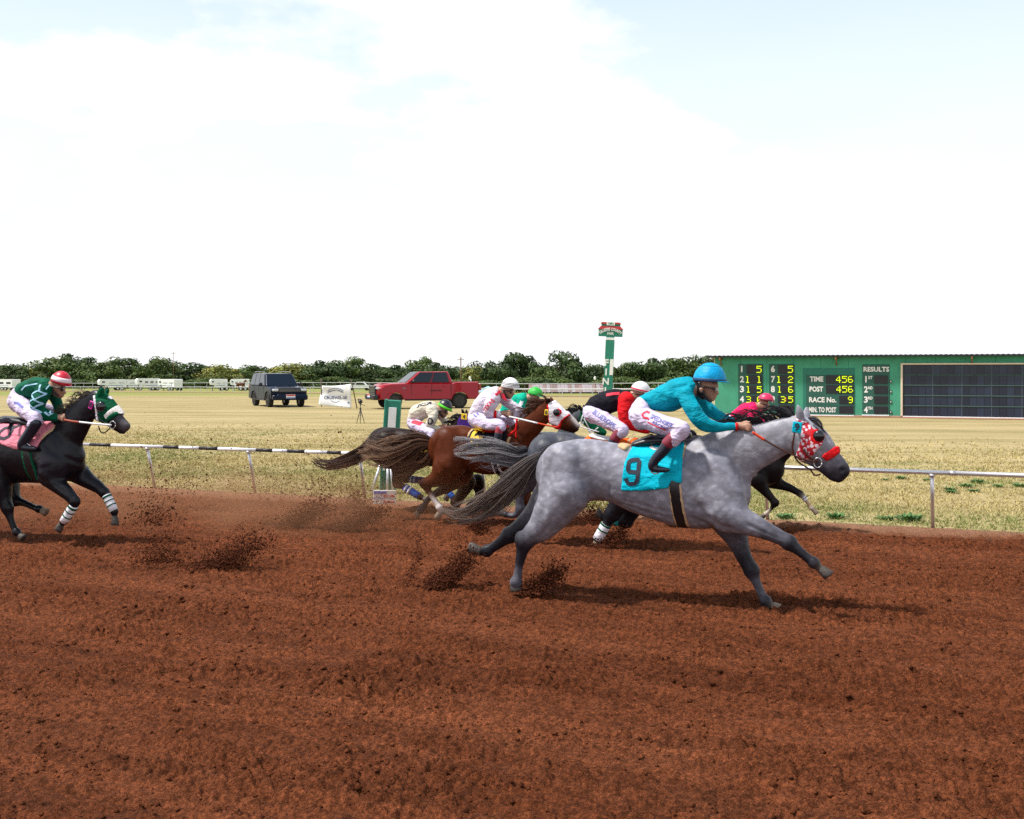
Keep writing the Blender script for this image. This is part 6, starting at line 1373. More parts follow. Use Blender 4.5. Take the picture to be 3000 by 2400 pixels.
# ------------------------------------------------------------------ the black horse 8 at the left
def horse_eight():
    f = Fig('horse', (66, 1578), 'black horse in green hood and pink cloth number eight, trailing at the left', 'horse', 'racehorses in the field')
    B = (0.006, 0.006, 0.010); L2 = (0.010, 0.010, 0.017); T = 'body'
    f.add(T, [(-330, 815, 235), (-220, 805, 232), (-60, 822, 236), (100, 828, 248), (240, 828, 250), (400, 842, 240), (540, 872, 196)], B, Z4, sq=0.72, k=0.05)
    f.add(T, [(-330, 800, 140, .12), (-310, 960, 150, .15)], B, Z4, sq=.8, k=0.05); f.add(T, [(-330, 800, 140, -.12), (-310, 960, 150, -.15)], B, Z4, sq=.8, k=0.05)
    f.add(T, [(480, 740, 185), (580, 640, 165), (660, 540, 135), (730, 450, 112), (800, 385, 88)], B, Z4, sq=0.5, k=0.08)
    f.add(T, [(420, 760, 120, .12), (430, 920, 150, .15), (440, 1000, 110, .15)], L2, Z4, sq=.62, k=0.045); f.add(T, [(480, 760, 120, -.12), (560, 920, 130, -.15)], B, Z4, sq=.62, k=0.05)
    f.add(T, [(820, 380, 82), (885, 440, 95), (960, 510, 74), (1010, 560, 58), (1060, 598, 46)], L2, Z4, sq=0.62, k=0.03, cols=[B, B, L2, (.06, .055, .065), (.08, .075, .085)])
    f.add(T, [(850, 500, 72), (930, 555, 55), (1000, 615, 40), (1035, 640, 32)], B, Z4, sq=0.55, k=0.03)
    f.add(T, [(1082, 590, 14, .05), (1092, 582, 10, .055)], (.004, .004, .004), Z4, k=.01, cut=True)
    f.add(T, [(845, 330, 26, .05), (850, 290, 24, .06), (850, 250, 6, .065)], B, Z4, sq=.7, k=.015); f.add(T, [(880, 335, 26, -.05), (895, 300, 22, -.06), (905, 262, 6, -.065)], B, Z4, sq=.7, k=.015)
    f.leg(T, [(-60, 980, 170, .14), (-10, 1090, 110, .15), (30, 1210, 66, .15), (62, 1290, 48, .15), (88, 1380, 34, .15), (120, 1460, 31, .15), (142, 1494, 33, .15), (165, 1518, 26, .15)], [B] * 8, Z4, 3)
    hoof(f, T, (172, 1526), (196, 1550), Z4, .15, (.03, .03, .03), 28, 30)
    f.leg(T, [(-10, 960, 160, -.15), (60, 1080, 100, -.16), (100, 1175, 66, -.16), (128, 1225, 46, -.16), (210, 1250, 34, -.16), (290, 1285, 31, -.16), (330, 1298, 32, -.16), (350, 1308, 25, -.16)], [B] * 8, Z4, 3)
    hoof(f, T, (358, 1314), (388, 1336), Z4, -.16, (.10, .1, .1), 28, 30)
    f.leg(T, [(420, 1010, 105, .14), (490, 1095, 72, .15), (575, 1172, 55, .15), (630, 1235, 43, .15), (605, 1310, 31, .15), (565, 1372, 29, .15), (540, 1402, 32, .15), (520, 1425, 25, .15)], [B] * 8, Z4, 3)
    hoof(f, T, (512, 1436), (486, 1470), Z4, .15, (.03, .03, .03), 28, 30)
    f.leg(T, [(650, 985, 95, -.12), (740, 1058, 68, -.13), (820, 1108, 54, -.13), (878, 1160, 42, -.13), (912, 1218, 30, -.13), (945, 1285, 28, -.13), (962, 1318, 31, -.13), (966, 1352, 25, -.13)], [B] * 8, Z4, 3)
    hoof(f, T, (966, 1372), (962, 1430), Z4, -.13, (.05, .05, .05), 28, 30)
    f.mesh('body', ['body'], M_BLACKCOAT, h=0.014, sculpt=[Z4, ([(330, 680), (430, 800), (560, 900), (640, 980)], 24, .012, 0), ([(290, 900), (330, 1010), (420, 1080)], 24, .014, 0), ([(360, 700), (380, 850), (400, 950)], 45, -.010, 0), ([(760, 560), (660, 680), (600, 800)], 28, .014, 0), ([(460, 1080), (560, 1170)], 14, .008, 1), ([(690, 1040), (800, 1110)], 14, .008, -1), ([(900, 500), (960, 570), (1010, 590)], 12, .006, 0)])
    ex = [(0.05, .16, M_GREENC), (.34, .40, M_GREENC), (.62, .68, M_GREENC)]
    bandage(f, (622, 1268), (538, 1405), Z4, .15, (40, 38), M_WHITEC, ex); bandage(f, (898, 1185), (962, 1315), Z4, -.13, (40, 37), M_WHITEC, ex)
    for i in range(9):
        t = i / 8; bx, by = 800 - 250 * t, 330 + 200 * t
        f.hair('mane_lock', [(bx, by + 14, 0, 14), (bx - 35, by - 10, .02, 24), (bx - 95, by - 15 + 12 * math.sin(i * 2.2), .04, 28), (bx - 165, by + 18 * math.sin(i * 1.3), .06, 18)], Z4, 46, 0.005, [(.010, .009, .012), (.03, .026, .03), (.14, .10, .06)], M_HAIR, 60 + i, 0.03, seg=8, minlen=.4)
    f.hair('tail', [(-440, 720, 0, 30), (-560, 760, 0, 60), (-700, 860, 0, 80), (-860, 960, 0, 60)], Z4, 120, 0.006, [(.01, .01, .012), (.03, .026, .03)], M_HAIR, 80, 0.03)
    c = f.mesh('saddle_cloth', ['body'], M_PINKC, h=0.014, off=0.022, wrinkle=0.014, wscale=8, keep=0.25, color=False,
               region=([(-170, 560), (-60, 530), (40, 500), (110, 500), (385, 590), (345, 680), (305, 785), (130, 800), (0, 752), (-120, 730), (-200, 690)], Z4))
    f.stroke('numeral', 'saddle_cloth', [[(60, 538), (90, 555), (92, 590), (60, 612), (25, 610), (0, 585), (18, 550), (60, 538)], [(25, 612), (55, 640), (50, 685), (15, 705), (-35, 695), (-45, 655), (-20, 620), (25, 612)]], Z4, 24, M_BLKPRINT, .27, .008, c)
    f.mesh('girth', ['body'], M_BLACK, h=0.013, off=0.018, keep=.25, color=False, region=([(190, 800), (245, 800), (290, 1075), (215, 1060)], Z4))
    f.mesh('girth_edge', ['body'], M_GREENC, h=0.013, off=0.010, keep=.25, color=False, region=([(176, 800), (258, 800), (306, 1070), (198, 1055)], Z4))
    f.mesh('shoulder_pad', ['body'], M_TAN, h=0.013, off=.014, keep=.25, color=False, region=([(360, 600), (392, 590), (375, 660), (322, 735), (300, 735)], Z4))
    f.add('sad', [(40, 545, 34), (180, 560, 36), (310, 590, 40)], (0, 0, 0), Z4, sq=2.2, k=.02); f.mesh('saddle', ['sad'], M_BLACK, h=0.013, color=False)
    hd = f.mesh('racing_hood', ['body'], M_GREENC, h=0.011, off=0.011, keep=.05, color=False, region=([(800, 335), (870, 270), (930, 330), (995, 410), (990, 450), (930, 500), (900, 580), (815, 560), (815, 440)], Z4))
    f.mesh('hood_trim', ['body'], M_WHITEC, h=0.011, off=0.016, keep=.05, color=False, region=([(788, 345), (812, 335), (838, 440), (830, 570), (806, 560), (812, 440)], Z4), parent=hd)
    f.mesh('forehead_panel', ['body'], M_WHITEC, h=0.011, off=0.016, keep=.05, color=False, region=([(892, 325), (925, 325), (965, 380), (935, 382), (895, 362)], Z4), parent=hd)
    cup(f, (890, 435), Z4, 48, .08, parent=hd)
    f.mesh('noseband', ['body'], M_SHEEP, h=0.011, off=0.026, keep=.05, color=False, region=([(885, 510), (975, 420), (1030, 455), (1020, 500), (960, 490), (905, 560)], Z4))
    f.mesh('noseband_stripe', ['body'], M_GREENC, h=0.011, off=0.031, keep=.05, color=False, region=([(940, 500), (985, 470), (1000, 500), (940, 545), (900, 570), (890, 545)], Z4))
    head_number(f, None, (766, 422), Z4, 40, 70, mat('magenta_tag', (.62, .01, .34), rough=.6), '8', M_BLKPRINT, .145, .35)
    for lat in (.10, -.10):
        f.tube('rein_grip', [(545, 548, lat * 1.7), (610, 560, lat * 1.65), (668, 566, lat * 1.6)], Z4, .014, mat('rust_rein_grip', (.30, .045, .02), rough=.6))
        f.tube('rein', [(665, 565, lat * 1.6), (800, 580, lat * 1.3), (940, 592, lat * .8)], Z4, .012, M_WHTPRINT)
        q = [f.pt(948 + 26 * math.cos(a), 590 + 32 * math.sin(a), lat * .75, Z4) for a in np.linspace(0, 2 * math.pi, 13)]; MB().tube(q, .006, 6).build('bit_ring', M_STEEL, f.root, True)
        f.tube('cheek_strap', [(820, 500, lat), (860, 560, lat * .9), (940, 590, lat * .75)], Z4, .008, M_BLACK)
        f.tube('lip_chain', [(830, 600, lat * .6), (850, 650, lat * .4), (890, 650, lat * .4), (930, 610, lat * .6)], Z4, .007, M_BLACK)
    for lat in (.30, -.30):
        q = [f.pt(215 + 40 * math.cos(a), 775 + 30 * math.sin(a), lat, Z4) for a in np.linspace(0, 2 * math.pi, 13)]; MB().tube(q, .008, 6).build('stirrup_iron', M_STEEL, f.root, True)
    M_HRED = mat('red_helmet', (.55, .012, .04), rough=.4, noise=.08)
    g = rider('jockey in green silks with pale blue diamonds and red helmet, leftmost rider', (66, 1578), Z4,
        torso=[(160, 345, 58), (180, 312, 66), (230, 290, 82), (310, 280, 90), (385, 275, 78)],
        near_arm=[(365, 300, 72, .15), (325, 390, 62, .20), (315, 465, 55, .20), (390, 505, 48, .16), (470, 530, 34, .12)],
        far_arm=[(420, 290, 60, -.15), (470, 390, 45, -.18), (500, 470, 38, -.16), (515, 520, 30, -.12)],
        hips=[(165, 330, 66), (140, 390, 72), (165, 430, 66)],
        near_leg=[(160, 410, 72, .10), (220, 465, 70, .18), (290, 525, 62, .26), (300, 565, 55, .28), (280, 590, 48, .29)],
        far_leg=[(200, 400, 60, -.10), (320, 430, 50, -.18), (430, 480, 46, -.26), (420, 540, 40, -.28)],
        band=None, boot=[(300, 575, 52, .29), (250, 660, 48, .29), (195, 735, 42, .29), (185, 775, 34, .29), (240, 785, 28, .29), (295, 790, 18, .29)],
        far_boot=[(420, 535, 42, -.28), (370, 640, 40, -.29), (330, 720, 36, -.29), (340, 760, 28, -.29), (390, 770, 20, -.29)],
        neck=[(400, 265, 50), (455, 280, 46)], head=dict(skull=[(480, 250, 62), (495, 270, 60), (500, 295, 52)], jaw=[(480, 300, 48), (500, 325, 38), (512, 345, 22)], nose=[(530, 295, 14), (552, 322, 10)], more=[[(535, 340, 10), (525, 342, 14)]]),
        hands=[(512, 530, .10), (545, 528, -.10)], helm=dict(c=(512, 232), rx=90, ry=98, tilt=-16, m=M_HRED, visor=(.22, 60), mv=M_HRED, band=(1.02, 1.42), mb=mat('white_helmet_band', (.8, .72, .78), rough=.6)),
        cols=dict(silks=(.0, .085, .045)), h=0.0105, hand_size=1.05, strap=[(430, 260, 1.0), (450, 310, 1.05), (490, 345, .6)], goggles=(522, 288, 24, M_DARKLENS))
    sv = g.silks
    g.stroke('piping', 'silks', [[(130, 300), (170, 262), (215, 250), (300, 235)], [(300, 235), (285, 300), (262, 350)], [(285, 330), (340, 300), (380, 330), (330, 375), (285, 330)], [(270, 400), (320, 372), (365, 410), (320, 445), (270, 400)],
                                 [(262, 470), (318, 450), (360, 485), (310, 510), (262, 470)], [(340, 250), (345, 300)], [(375, 480), (400, 510), (430, 470)], [(385, 290), (420, 250)]], Z4, 11, M_SKYPRINT, .22, .006, sv)
    g.stroke('printed_line', 'breeches', [(140, 400), (180, 405), (250, 440)], Z4, 16, M_BLUEPRINT, .18, .005, g.pants)
    g.stroke('badge', 'helmet_surface', [(565, 205), (598, 212)], Z4, 26, M_WHTPRINT, .02, .0, g.root) if 'helmet_surface' in g.bv else None
horse_eight()

# ------------------------------------------------------------------ the chestnut horse 6
def chestnut():
    f = Fig('horse', (1281, 1525), 'chestnut horse with white blaze in white hood and black cloth number six', 'horse', 'racehorses in the field')
    B = (0.080, 0.018, 0.006); D = (0.020, 0.006, 0.004); W = (.55, .5, .5); T = 'body'; DG = (.045, .045, .055)
    f.add(T, [(490, 800, 235), (620, 790, 228), (780, 835, 225), (920, 855, 225), (1060, 825, 205), (1170, 770, 150)], B, Z6, sq=.72, k=.05)
    f.add(T, [(470, 740, 170, .12), (500, 900, 175, .15)], B, Z6, sq=.8, k=.045); f.add(T, [(500, 740, 160, -.12), (540, 900, 165, -.15)], B, Z6, sq=.8, k=.045)
    f.add(T, [(1210, 700, 150), (1320, 595, 130), (1420, 495, 112), (1490, 415, 95), (1545, 355, 76)], B, Z6, sq=.5, k=.08)
    f.add(T, [(1100, 700, 110, .12), (1130, 800, 130, .14)], B, Z6, sq=.6, k=.045)
    f.add(T, [(350, 410, 130), (470, 540, 165), (620, 660, 140), (740, 770, 120), (840, 850, 98), (910, 895, 78)], B, Z9, sq=.62, k=.03, cols=[B, B, B, B, D, D])
    f.add(T, [(440, 690, 140), (560, 800, 110), (720, 880, 85), (860, 945, 60)], B, Z9, sq=.55, k=.03, cols=[B, B, D, D])
    f.add(T, [(880, 855, 24, .05), (905, 840, 18, .055)], (.004, .003, .003), Z9, k=.01, cut=True)
    f.add(T, [(760, 600, 40), (880, 730, 42), (975, 850, 38)], W, Z9, sq=.9, k=.012)
    f.add(T, [(310, 330, 44, .05), (340, 300, 44, .06), (250, 262, 10, .07)], D, Z9, sq=.7, k=.015); f.add(T, [(410, 320, 42, -.05), (400, 280, 36, -.06), (365, 225, 10, -.065)], D, Z9, sq=.7, k=.015)
    f.leg(T, [(1880, 620, 210, .15), (1790, 740, 140, .16), (1690, 805, 92, .16), (1575, 848, 62, .15), (1628, 960, 46, .15), (1700, 1065, 42, .15), (1758, 1150, 45, .15), (1768, 1205, 34, .15)], [B, B, B, D, B, W, W, W], Z7, 3)
    f.add(T, [(1575, 848, 46, .15), (1510, 832, 30, .15)], D, Z7, k=.02); hoof(f, T, (1760, 1225), (1716, 1280), Z7, .15, (.1, .07, .05), 38, 40)
    f.leg(T, [(2000, 700, 190, -.15), (1930, 810, 120, -.16), (1840, 905, 68, -.16), (1650, 1015, 46, -.16), (1560, 1130, 42, -.16), (1520, 1180, 43, -.16), (1500, 1206, 34, -.16)], [B, B, D, DG, DG, DG, DG], Z7, 2)
    hoof(f, T, (1492, 1215), (1460, 1245), Z7, -.16, (.1, .1, .1), 36, 38)
    f.leg(T, [(830, 760, 120, .12), (700, 920, 76, .14), (600, 1025, 55, .14), (490, 1120, 42, .14), (410, 1185, 42, .14), (370, 1218, 34, .14)], [B, B, B, B, D, D], Z8, 2)
    hoof(f, T, (360, 1226), (322, 1256), Z8, .14, (.04, .04, .04), 36, 38)
    f.leg(T, [(950, 720, 120, -.12), (1035, 870, 64, -.14), (1070, 975, 54, -.14), (1045, 1065, 40, -.14), (1000, 1120, 40, -.14), (975, 1145, 32, -.14)], [B, B, B, B, D, D], Z8, 2)
    hoof(f, T, (965, 1155), (930, 1180), Z8, -.14, (.04, .04, .04), 36, 38)
    f.mesh('body', ['body'], M_COAT, h=.0145, sculpt=[Z6, ([(400, 650), (360, 800), (400, 960), (420, 1060)], 30, .014, 0), ([(560, 620), (560, 780), (540, 960)], 60, -.012, 0), ([(650, 640), (680, 820), (640, 1000)], 34, .012, 0), ([(1330, 640), (1250, 740), (1200, 800)], 26, .010, 0), ([(1080, 640), (1120, 740), (1180, 800)], 24, .010, 0)])
    f.hair('tail', [(1640, 330, 0, 60), (1500, 330, .02, 120), (1330, 400, .05, 185), (1150, 440, .06, 215), (960, 440, .06, 190), (830, 430, .06, 150), (720, 470, .06, 110)], Z7, 620, .0032, [(.03, .009, .005), (.17, .075, .04), (.36, .22, .14)], M_HAIR, 90, .06, seg=13, minlen=.5)
    f.hair('tail_wisps', [(1640, 420, 0, 40), (1560, 560, .02, 80), (1400, 620, .04, 70), (1250, 690, .05, 50), (1190, 690, .05, 30)], Z7, 170, .0038, [(.06, .02, .01), (.16, .07, .035), (.25, .13, .08)], M_HAIR, 91, .04)
    for i in range(7):
        t = i / 6; bx, by = 1530 - 190 * t, 300 + 130 * t
        f.hair('mane_lock', [(bx, by + 20, 0, 14), (bx - 40, by - 15, .02, 26), (bx - 110, by - 10, .04, 28), (bx - 180, by + 30, .05, 16)], Z6, 40, .005, [(.05, .016, .008), (.12, .04, .018)], M_HAIR, 95 + i, .03, seg=8, minlen=.4)
    c = f.mesh('saddle_cloth', ['body'], M_BLACKC, h=.0145, off=.022, wrinkle=.010, keep=.25, color=False, region=([(705, 552), (670, 640), (655, 780), (700, 860), (1000, 880), (1080, 700), (1070, 600), (900, 560)], Z6))
    f.mesh('cloth_edge', ['body'], M_TAN, h=.0145, off=.018, keep=.25, color=False, region=([(690, 548), (722, 555), (690, 640), (668, 690), (645, 690), (655, 630)], Z6), parent=c)
    f.stroke('numeral', 'saddle_cloth', [[(815, 640), (790, 612), (745, 612), (715, 645), (705, 700), (720, 745), (765, 760), (805, 740), (800, 700), (760, 690), (715, 705)]], Z6, 34, M_YELPRINT, .25, .010, c)
    f.mesh('girth', ['body'], M_BLACK, h=.0145, off=.018, keep=.25, color=False, region=([(585, 430), (645, 430), (655, 700), (600, 720)], Z8))
    f.mesh('girth_edge', ['body'], M_WHITEC, h=.0145, off=.011, keep=.25, color=False, region=([(567, 430), (662, 430), (674, 700), (580, 720)], Z8))
    f.add('sad', [(870, 590, 48), (960, 600, 50), (1080, 600, 46)], (0, 0, 0), Z6, sq=2.0, k=.02); f.mesh('saddle', ['sad'], M_REDC, h=.013, color=False)
    f.mesh('shoulder_pad', ['body'], M_TAN, h=.0145, off=.016, keep=.25, color=False, region=([(1095, 680), (1130, 680), (1110, 730), (1095, 770), (1072, 770)], Z6))
    hd = f.mesh('racing_hood', ['body'], M_WHITEC, h=.011, off=.012, keep=.05, color=False, region=([(330, 380), (470, 290), (600, 380), (780, 600), (560, 820), (530, 860), (340, 800), (320, 600)], Z9))
    f.mesh('hood_trim', ['body'], M_REDC, h=.011, off=.018, keep=.05, color=False, region=([(300, 400), (335, 385), (352, 480), (345, 640), (365, 810), (328, 815), (322, 640)], Z9), parent=hd)
    f.mesh('blinker_ring', ['body'], M_REDC, h=.011, off=.018, keep=.05, color=False, region=([(450, 560), (480, 500), (540, 470), (610, 510), (625, 590), (570, 670), (490, 640)], Z9), parent=hd)
    cup(f, (548, 560), Z9, 76, .085, parent=hd)
    f.mesh('noseband', ['body'], M_REDC, h=.011, off=.020, keep=.05, color=False, region=([(540, 830), (600, 720), (690, 640), (775, 596), (785, 625), (700, 680), (620, 760), (575, 900), (520, 930)], Z9))
    f.mesh('jaw_strap', ['body'], M_REDC, h=.011, off=.018, keep=.05, color=False, region=([(370, 830), (560, 850), (570, 930), (400, 920)], Z9))
    head_number(f, None, (292, 565), Z9, 82, 125, M_YELPRINT, '6', M_BLKPRINT, .13, .1)
    for lat in (.10, -.10):
        f.tube('rein', [(1120, 470, lat * 1.6), (1260, 502, lat * 1.5), (1420, 540, lat * 1.35)], Z6, .013, M_WHTPRINT)
        f.tube('rein_grip', [(1415, 538, lat * 1.35), (1520, 562, lat * 1.1), (1620, 585, lat * .8)], Z6, .011, M_ORANGEGRIP)
        f.tube('loose_strap', [(1200, 490, lat * 1.9), (1190, 600, lat * 1.9), (1150, 640, lat * 1.9), (1110, 670, lat * 1.9)], Z6, .014, M_REDC)
        f.tube('loose_strap', [(1195, 560, lat * 1.9), (1190, 640, lat * 1.9), (1195, 690, lat * 1.9)], Z6, .012, M_REDC)
    M_HW = mat('white_helmet', (.80, .80, .82), rough=.4)
    g = rider('jockey in white silks with red trim and white striped helmet, on the chestnut horse', (1281, 1525), Z6,
        torso=[(775, 470, 76), (795, 425, 88), (850, 355, 105), (920, 280, 105), (985, 235, 80)],
        near_arm=[(960, 275, 78, .15), (920, 360, 66, .20), (905, 425, 55, .20), (960, 445, 45, .17), (1010, 443, 36, .14)],
        far_arm=[(1030, 250, 60, -.15), (1110, 320, 56, -.20), (1200, 400, 50, -.20), (1260, 435, 42, -.16), (1180, 460, 34, -.12)],
        hips=[(770, 440, 70), (770, 500, 82), (810, 545, 74)], near_leg=[(800, 510, 82, .10), (900, 545, 72, .18), (1010, 555, 62, .26), (1035, 590, 46, .29)], far_leg=[(830, 510, 78, -.10), (970, 530, 66, -.18), (1120, 535, 58, -.26), (1120, 590, 44, -.29)],
        band=[(1018, 595, 42, .30), (1008, 660, 42, .30)], boot=[(1010, 650, 44, .30), (1000, 720, 46, .30), (990, 755, 44, .30), (1030, 765, 34, .30), (1070, 765, 22, .30)], far_boot=[(1110, 600, 44, -.30), (1090, 700, 44, -.30), (1085, 750, 40, -.30), (1140, 760, 24, -.30)],
        neck=[(1010, 215, 52), (1070, 215, 48)], head=dict(skull=[(1095, 170, 66), (1110, 190, 62), (1115, 215, 54)], jaw=[(1090, 225, 48), (1115, 250, 38), (1125, 268, 22)], nose=[(1150, 215, 14), (1172, 236, 10)], more=[[(1150, 255, 10), (1140, 257, 14)]]),
        hands=[(1085, 440, .10), (1120, 462, -.10)], helm=dict(c=(1130, 165), rx=100, ry=108, tilt=-8, m=M_HW, visor=(.25, 65), mv=M_HW, band=[(1.08, 1.14), (1.22, 1.28), (1.38, 1.42)], mb=M_BLKPRINT), cols=dict(silks=(.66, .60, .72), band=mat('red_boot_top', (.36, .035, .06), rough=.4)), h=.0105, hand_size=1.1,
        strap=[(1060, 190, 1.0), (1075, 235, 1.05), (1110, 275, .6)], goggles=(1140, 208, 26, M_DARKLENS))
    for t0, t1 in ((.92, .98), (1.10, 1.16), (1.28, 1.33)):
        b = g.dome('helmet_stripe', (1130, 165), Z6, 101.5, 109.5, -8, M_BLKPRINT, visor=None, p1=.1, parent=g.helm) if False else None
    g.stroke('sleeve_flash', 'silks', [(980, 240), (1005, 220), (1030, 200)], Z6, 30, M_REDPRINT, .2, .006, g.silks)
    g.stroke('collar', 'silks', [(1050, 230), (1065, 270), (1080, 300)], Z6, 34, M_REDPRINT, .1, .008, g.silks)
    g.letters('printed_words', 'silks', 'TEXAS', (872, 415), (965, 290), Z6, 44, M_REDPRINT, .22, .006, .03, g.silks)
    g.tube('cuff', [(955, 446, .175), (985, 446, .16)], Z6, .054, M_REDC, 14)
    g.tube('cuff_band', [(990, 445, .155), (1020, 444, .14)], Z6, .046, M_WHITEC, 14)
    g.stroke('printed_line', 'breeches', [[(740, 445), (790, 470)], [(770, 430), (810, 452)]], Z6, 12, M_BLUEPRINT, .15, .005, g.pants)
chestnut()
# ------------------------------------------------------------------ the dark bay 4, nearest the rail at left
def bay_four():
    f = Fig('horse', (1180, 1494), 'dark bay horse with blue leg wraps in purple hood, partly behind the chestnut', 'horse', 'racehorses in the field')
    B = (.014, .008, .007); T = 'body'
    f.add(T, [(590, 545, 135), (700, 540, 122), (850, 560, 118), (980, 570, 122), (1080, 560, 115), (1130, 550, 90)], B, Z5, sq=.72, k=.05)
    f.add(T, [(600, 520, 90, .12), (620, 600, 105, .15)], B, Z5, sq=.8, k=.05); f.add(T, [(600, 520, 90, -.12), (620, 600, 105, -.15)], B, Z5, sq=.8, k=.05)
    f.add(T, [(1090, 490, 88), (1115, 430, 72), (1145, 375, 52)], B, Z5, sq=.5, k=.07)
    f.add(T, [(1150, 362, 46), (1185, 395, 52), (1225, 440, 38), (1258, 475, 26)], B, Z5, sq=.62, k=.03)
    f.add(T, [(1148, 330, 14, .05), (1140, 300, 13, .06), (1132, 280, 4, .06)], B, Z5, sq=.7, k=.012); f.add(T, [(1165, 332, 14, -.05), (1165, 302, 12, -.06), (1165, 284, 4, -.06)], B, Z5, sq=.7, k=.012)
    f.leg(T, [(1290, 600, 150, .14), (1250, 720, 92, .15), (1215, 800, 62, .15), (1222, 850, 54, .15), (1330, 905, 40, .15), (1440, 975, 36, .15), (1520, 1020, 38, .15), (1550, 1038, 30, .15)], [B] * 8, Z7, 3)
    hoof(f, T, (1560, 1044), (1605, 1070), Z7, .15, (.04, .04, .04), 32, 34)
    f.leg(T, [(1350, 600, 150, -.14), (1330, 690, 92, -.15), (1310, 760, 60, -.15), (1330, 792, 48, -.15), (1430, 800, 38, -.15), (1530, 808, 34, -.15), (1590, 815, 36, -.15), (1620, 825, 28, -.15)], [B] * 8, Z7, 3)
    hoof(f, T, (1630, 830), (1670, 852), Z7, -.15, (.06, .05, .04), 32, 34)
    f.leg(T, [(300, 740, 110, .12), (230, 890, 72, .14), (155, 1000, 62, .14), (110, 930, 36, .14), (80, 885, 34, .14), (60, 900, 28, .14)], [B] * 6, Z8, 2)
    hoof(f, T, (50, 910), (15, 960), Z8, .14, (.05, .03, .02), 32, 34)
    f.leg(T, [(420, 740, 100, -.12), (450, 850, 60, -.14), (440, 930, 46, -.14), (400, 980, 36, -.14), (360, 1010, 34, -.14), (340, 1020, 28, -.14)], [B] * 6, Z8, 2)
    hoof(f, T, (335, 1024), (300, 1040), Z8, -.14, (.05, .03, .02), 32, 34)
    f.mesh('body', ['body'], M_COAT, h=.0155)
    M_BLUEW = cloth_material('blue_wrap', (.01, .10, .45), wr=.3)
    bandage(f, (1320, 895), (1500, 1010), Z7, .15, (50, 46), M_BLUEW, [(.08, .18, M_WHTPRINT), (.30, .42, M_WHTPRINT)]); bandage(f, (1380, 794), (1570, 812), Z7, -.15, (46, 42), cloth_material('dark_blue_wrap', (.008, .03, .16), wr=.3), [(.10, .2, M_SKYPRINT), (.34, .42, M_SKYPRINT)])
    bandage(f, (118, 945), (78, 885), Z8, .14, (40, 40), M_BLUEW)
    f.hair('tail', [(905, 260, 0, 30), (850, 370, 0, 55), (760, 480, 0, 72), (600, 560, 0, 78), (420, 590, 0, 66), (270, 585, 0, 50), (150, 530, 0, 34)], Z7, 600, .0036, [(.008, .006, .007), (.030, .016, .014), (.085, .045, .035)], M_HAIR, 120, .03, seg=13)
    for i in range(7):
        t = i / 6; bx, by = 1140 - 60 * t, 335 + 75 * t
        f.hair('mane_lock', [(bx, by + 8, 0, 8), (bx - 25, by - 8, .02, 15), (bx - 60, by - 5, .03, 17), (bx - 95, by + 12, .04, 10)], Z5, 34, .005, [(.006, .005, .006), (.016, .012, .014)], M_HAIR, 130 + i, .02, seg=7, minlen=.4)
    f.mesh('saddle_cloth', ['body'], M_YELLOWC, h=.0155, off=.022, wrinkle=.008, keep=.25, color=False, region=([(1370, 200), (1400, 160), (1520, 175), (1800, 190), (1820, 450), (1500, 470), (1360, 430)], Z7))
    f.stroke('numeral', 'saddle_cloth', [[(1440, 290), (1440, 350), (1520, 350)], [(1490, 310), (1490, 400)]], Z7, 22, M_BLKPRINT, .25, .008)
    f.mesh('racing_hood', ['body'], M_PURPLE, h=.012, off=.012, keep=.05, color=False, region=([(1105, 350), (1150, 315), (1200, 350), (1235, 410), (1200, 450), (1130, 470), (1100, 430)], Z5))
    head_number(f, None, (1150, 338), Z5, 46, 42, M_YELPRINT, '4', M_BLKPRINT, .13, .1)
    for lat in (.1, -.1): f.tube('rein', [(1000, 405, lat * 1.7), (1120, 430, lat * 1.4), (1235, 455, lat * .7)], Z5, .009, M_BLACK)
    f.add('sad', [(830, 445, 26), (920, 448, 30), (1000, 450, 28)], (0, 0, 0), Z5, sq=2.4, k=.02); f.mesh('saddle', ['sad'], mat('brown_saddle', (.10, .035, .015), rough=.5), h=.013, color=False)
    M_HB = mat('black_helmet', (.010, .012, .022), rough=.35)
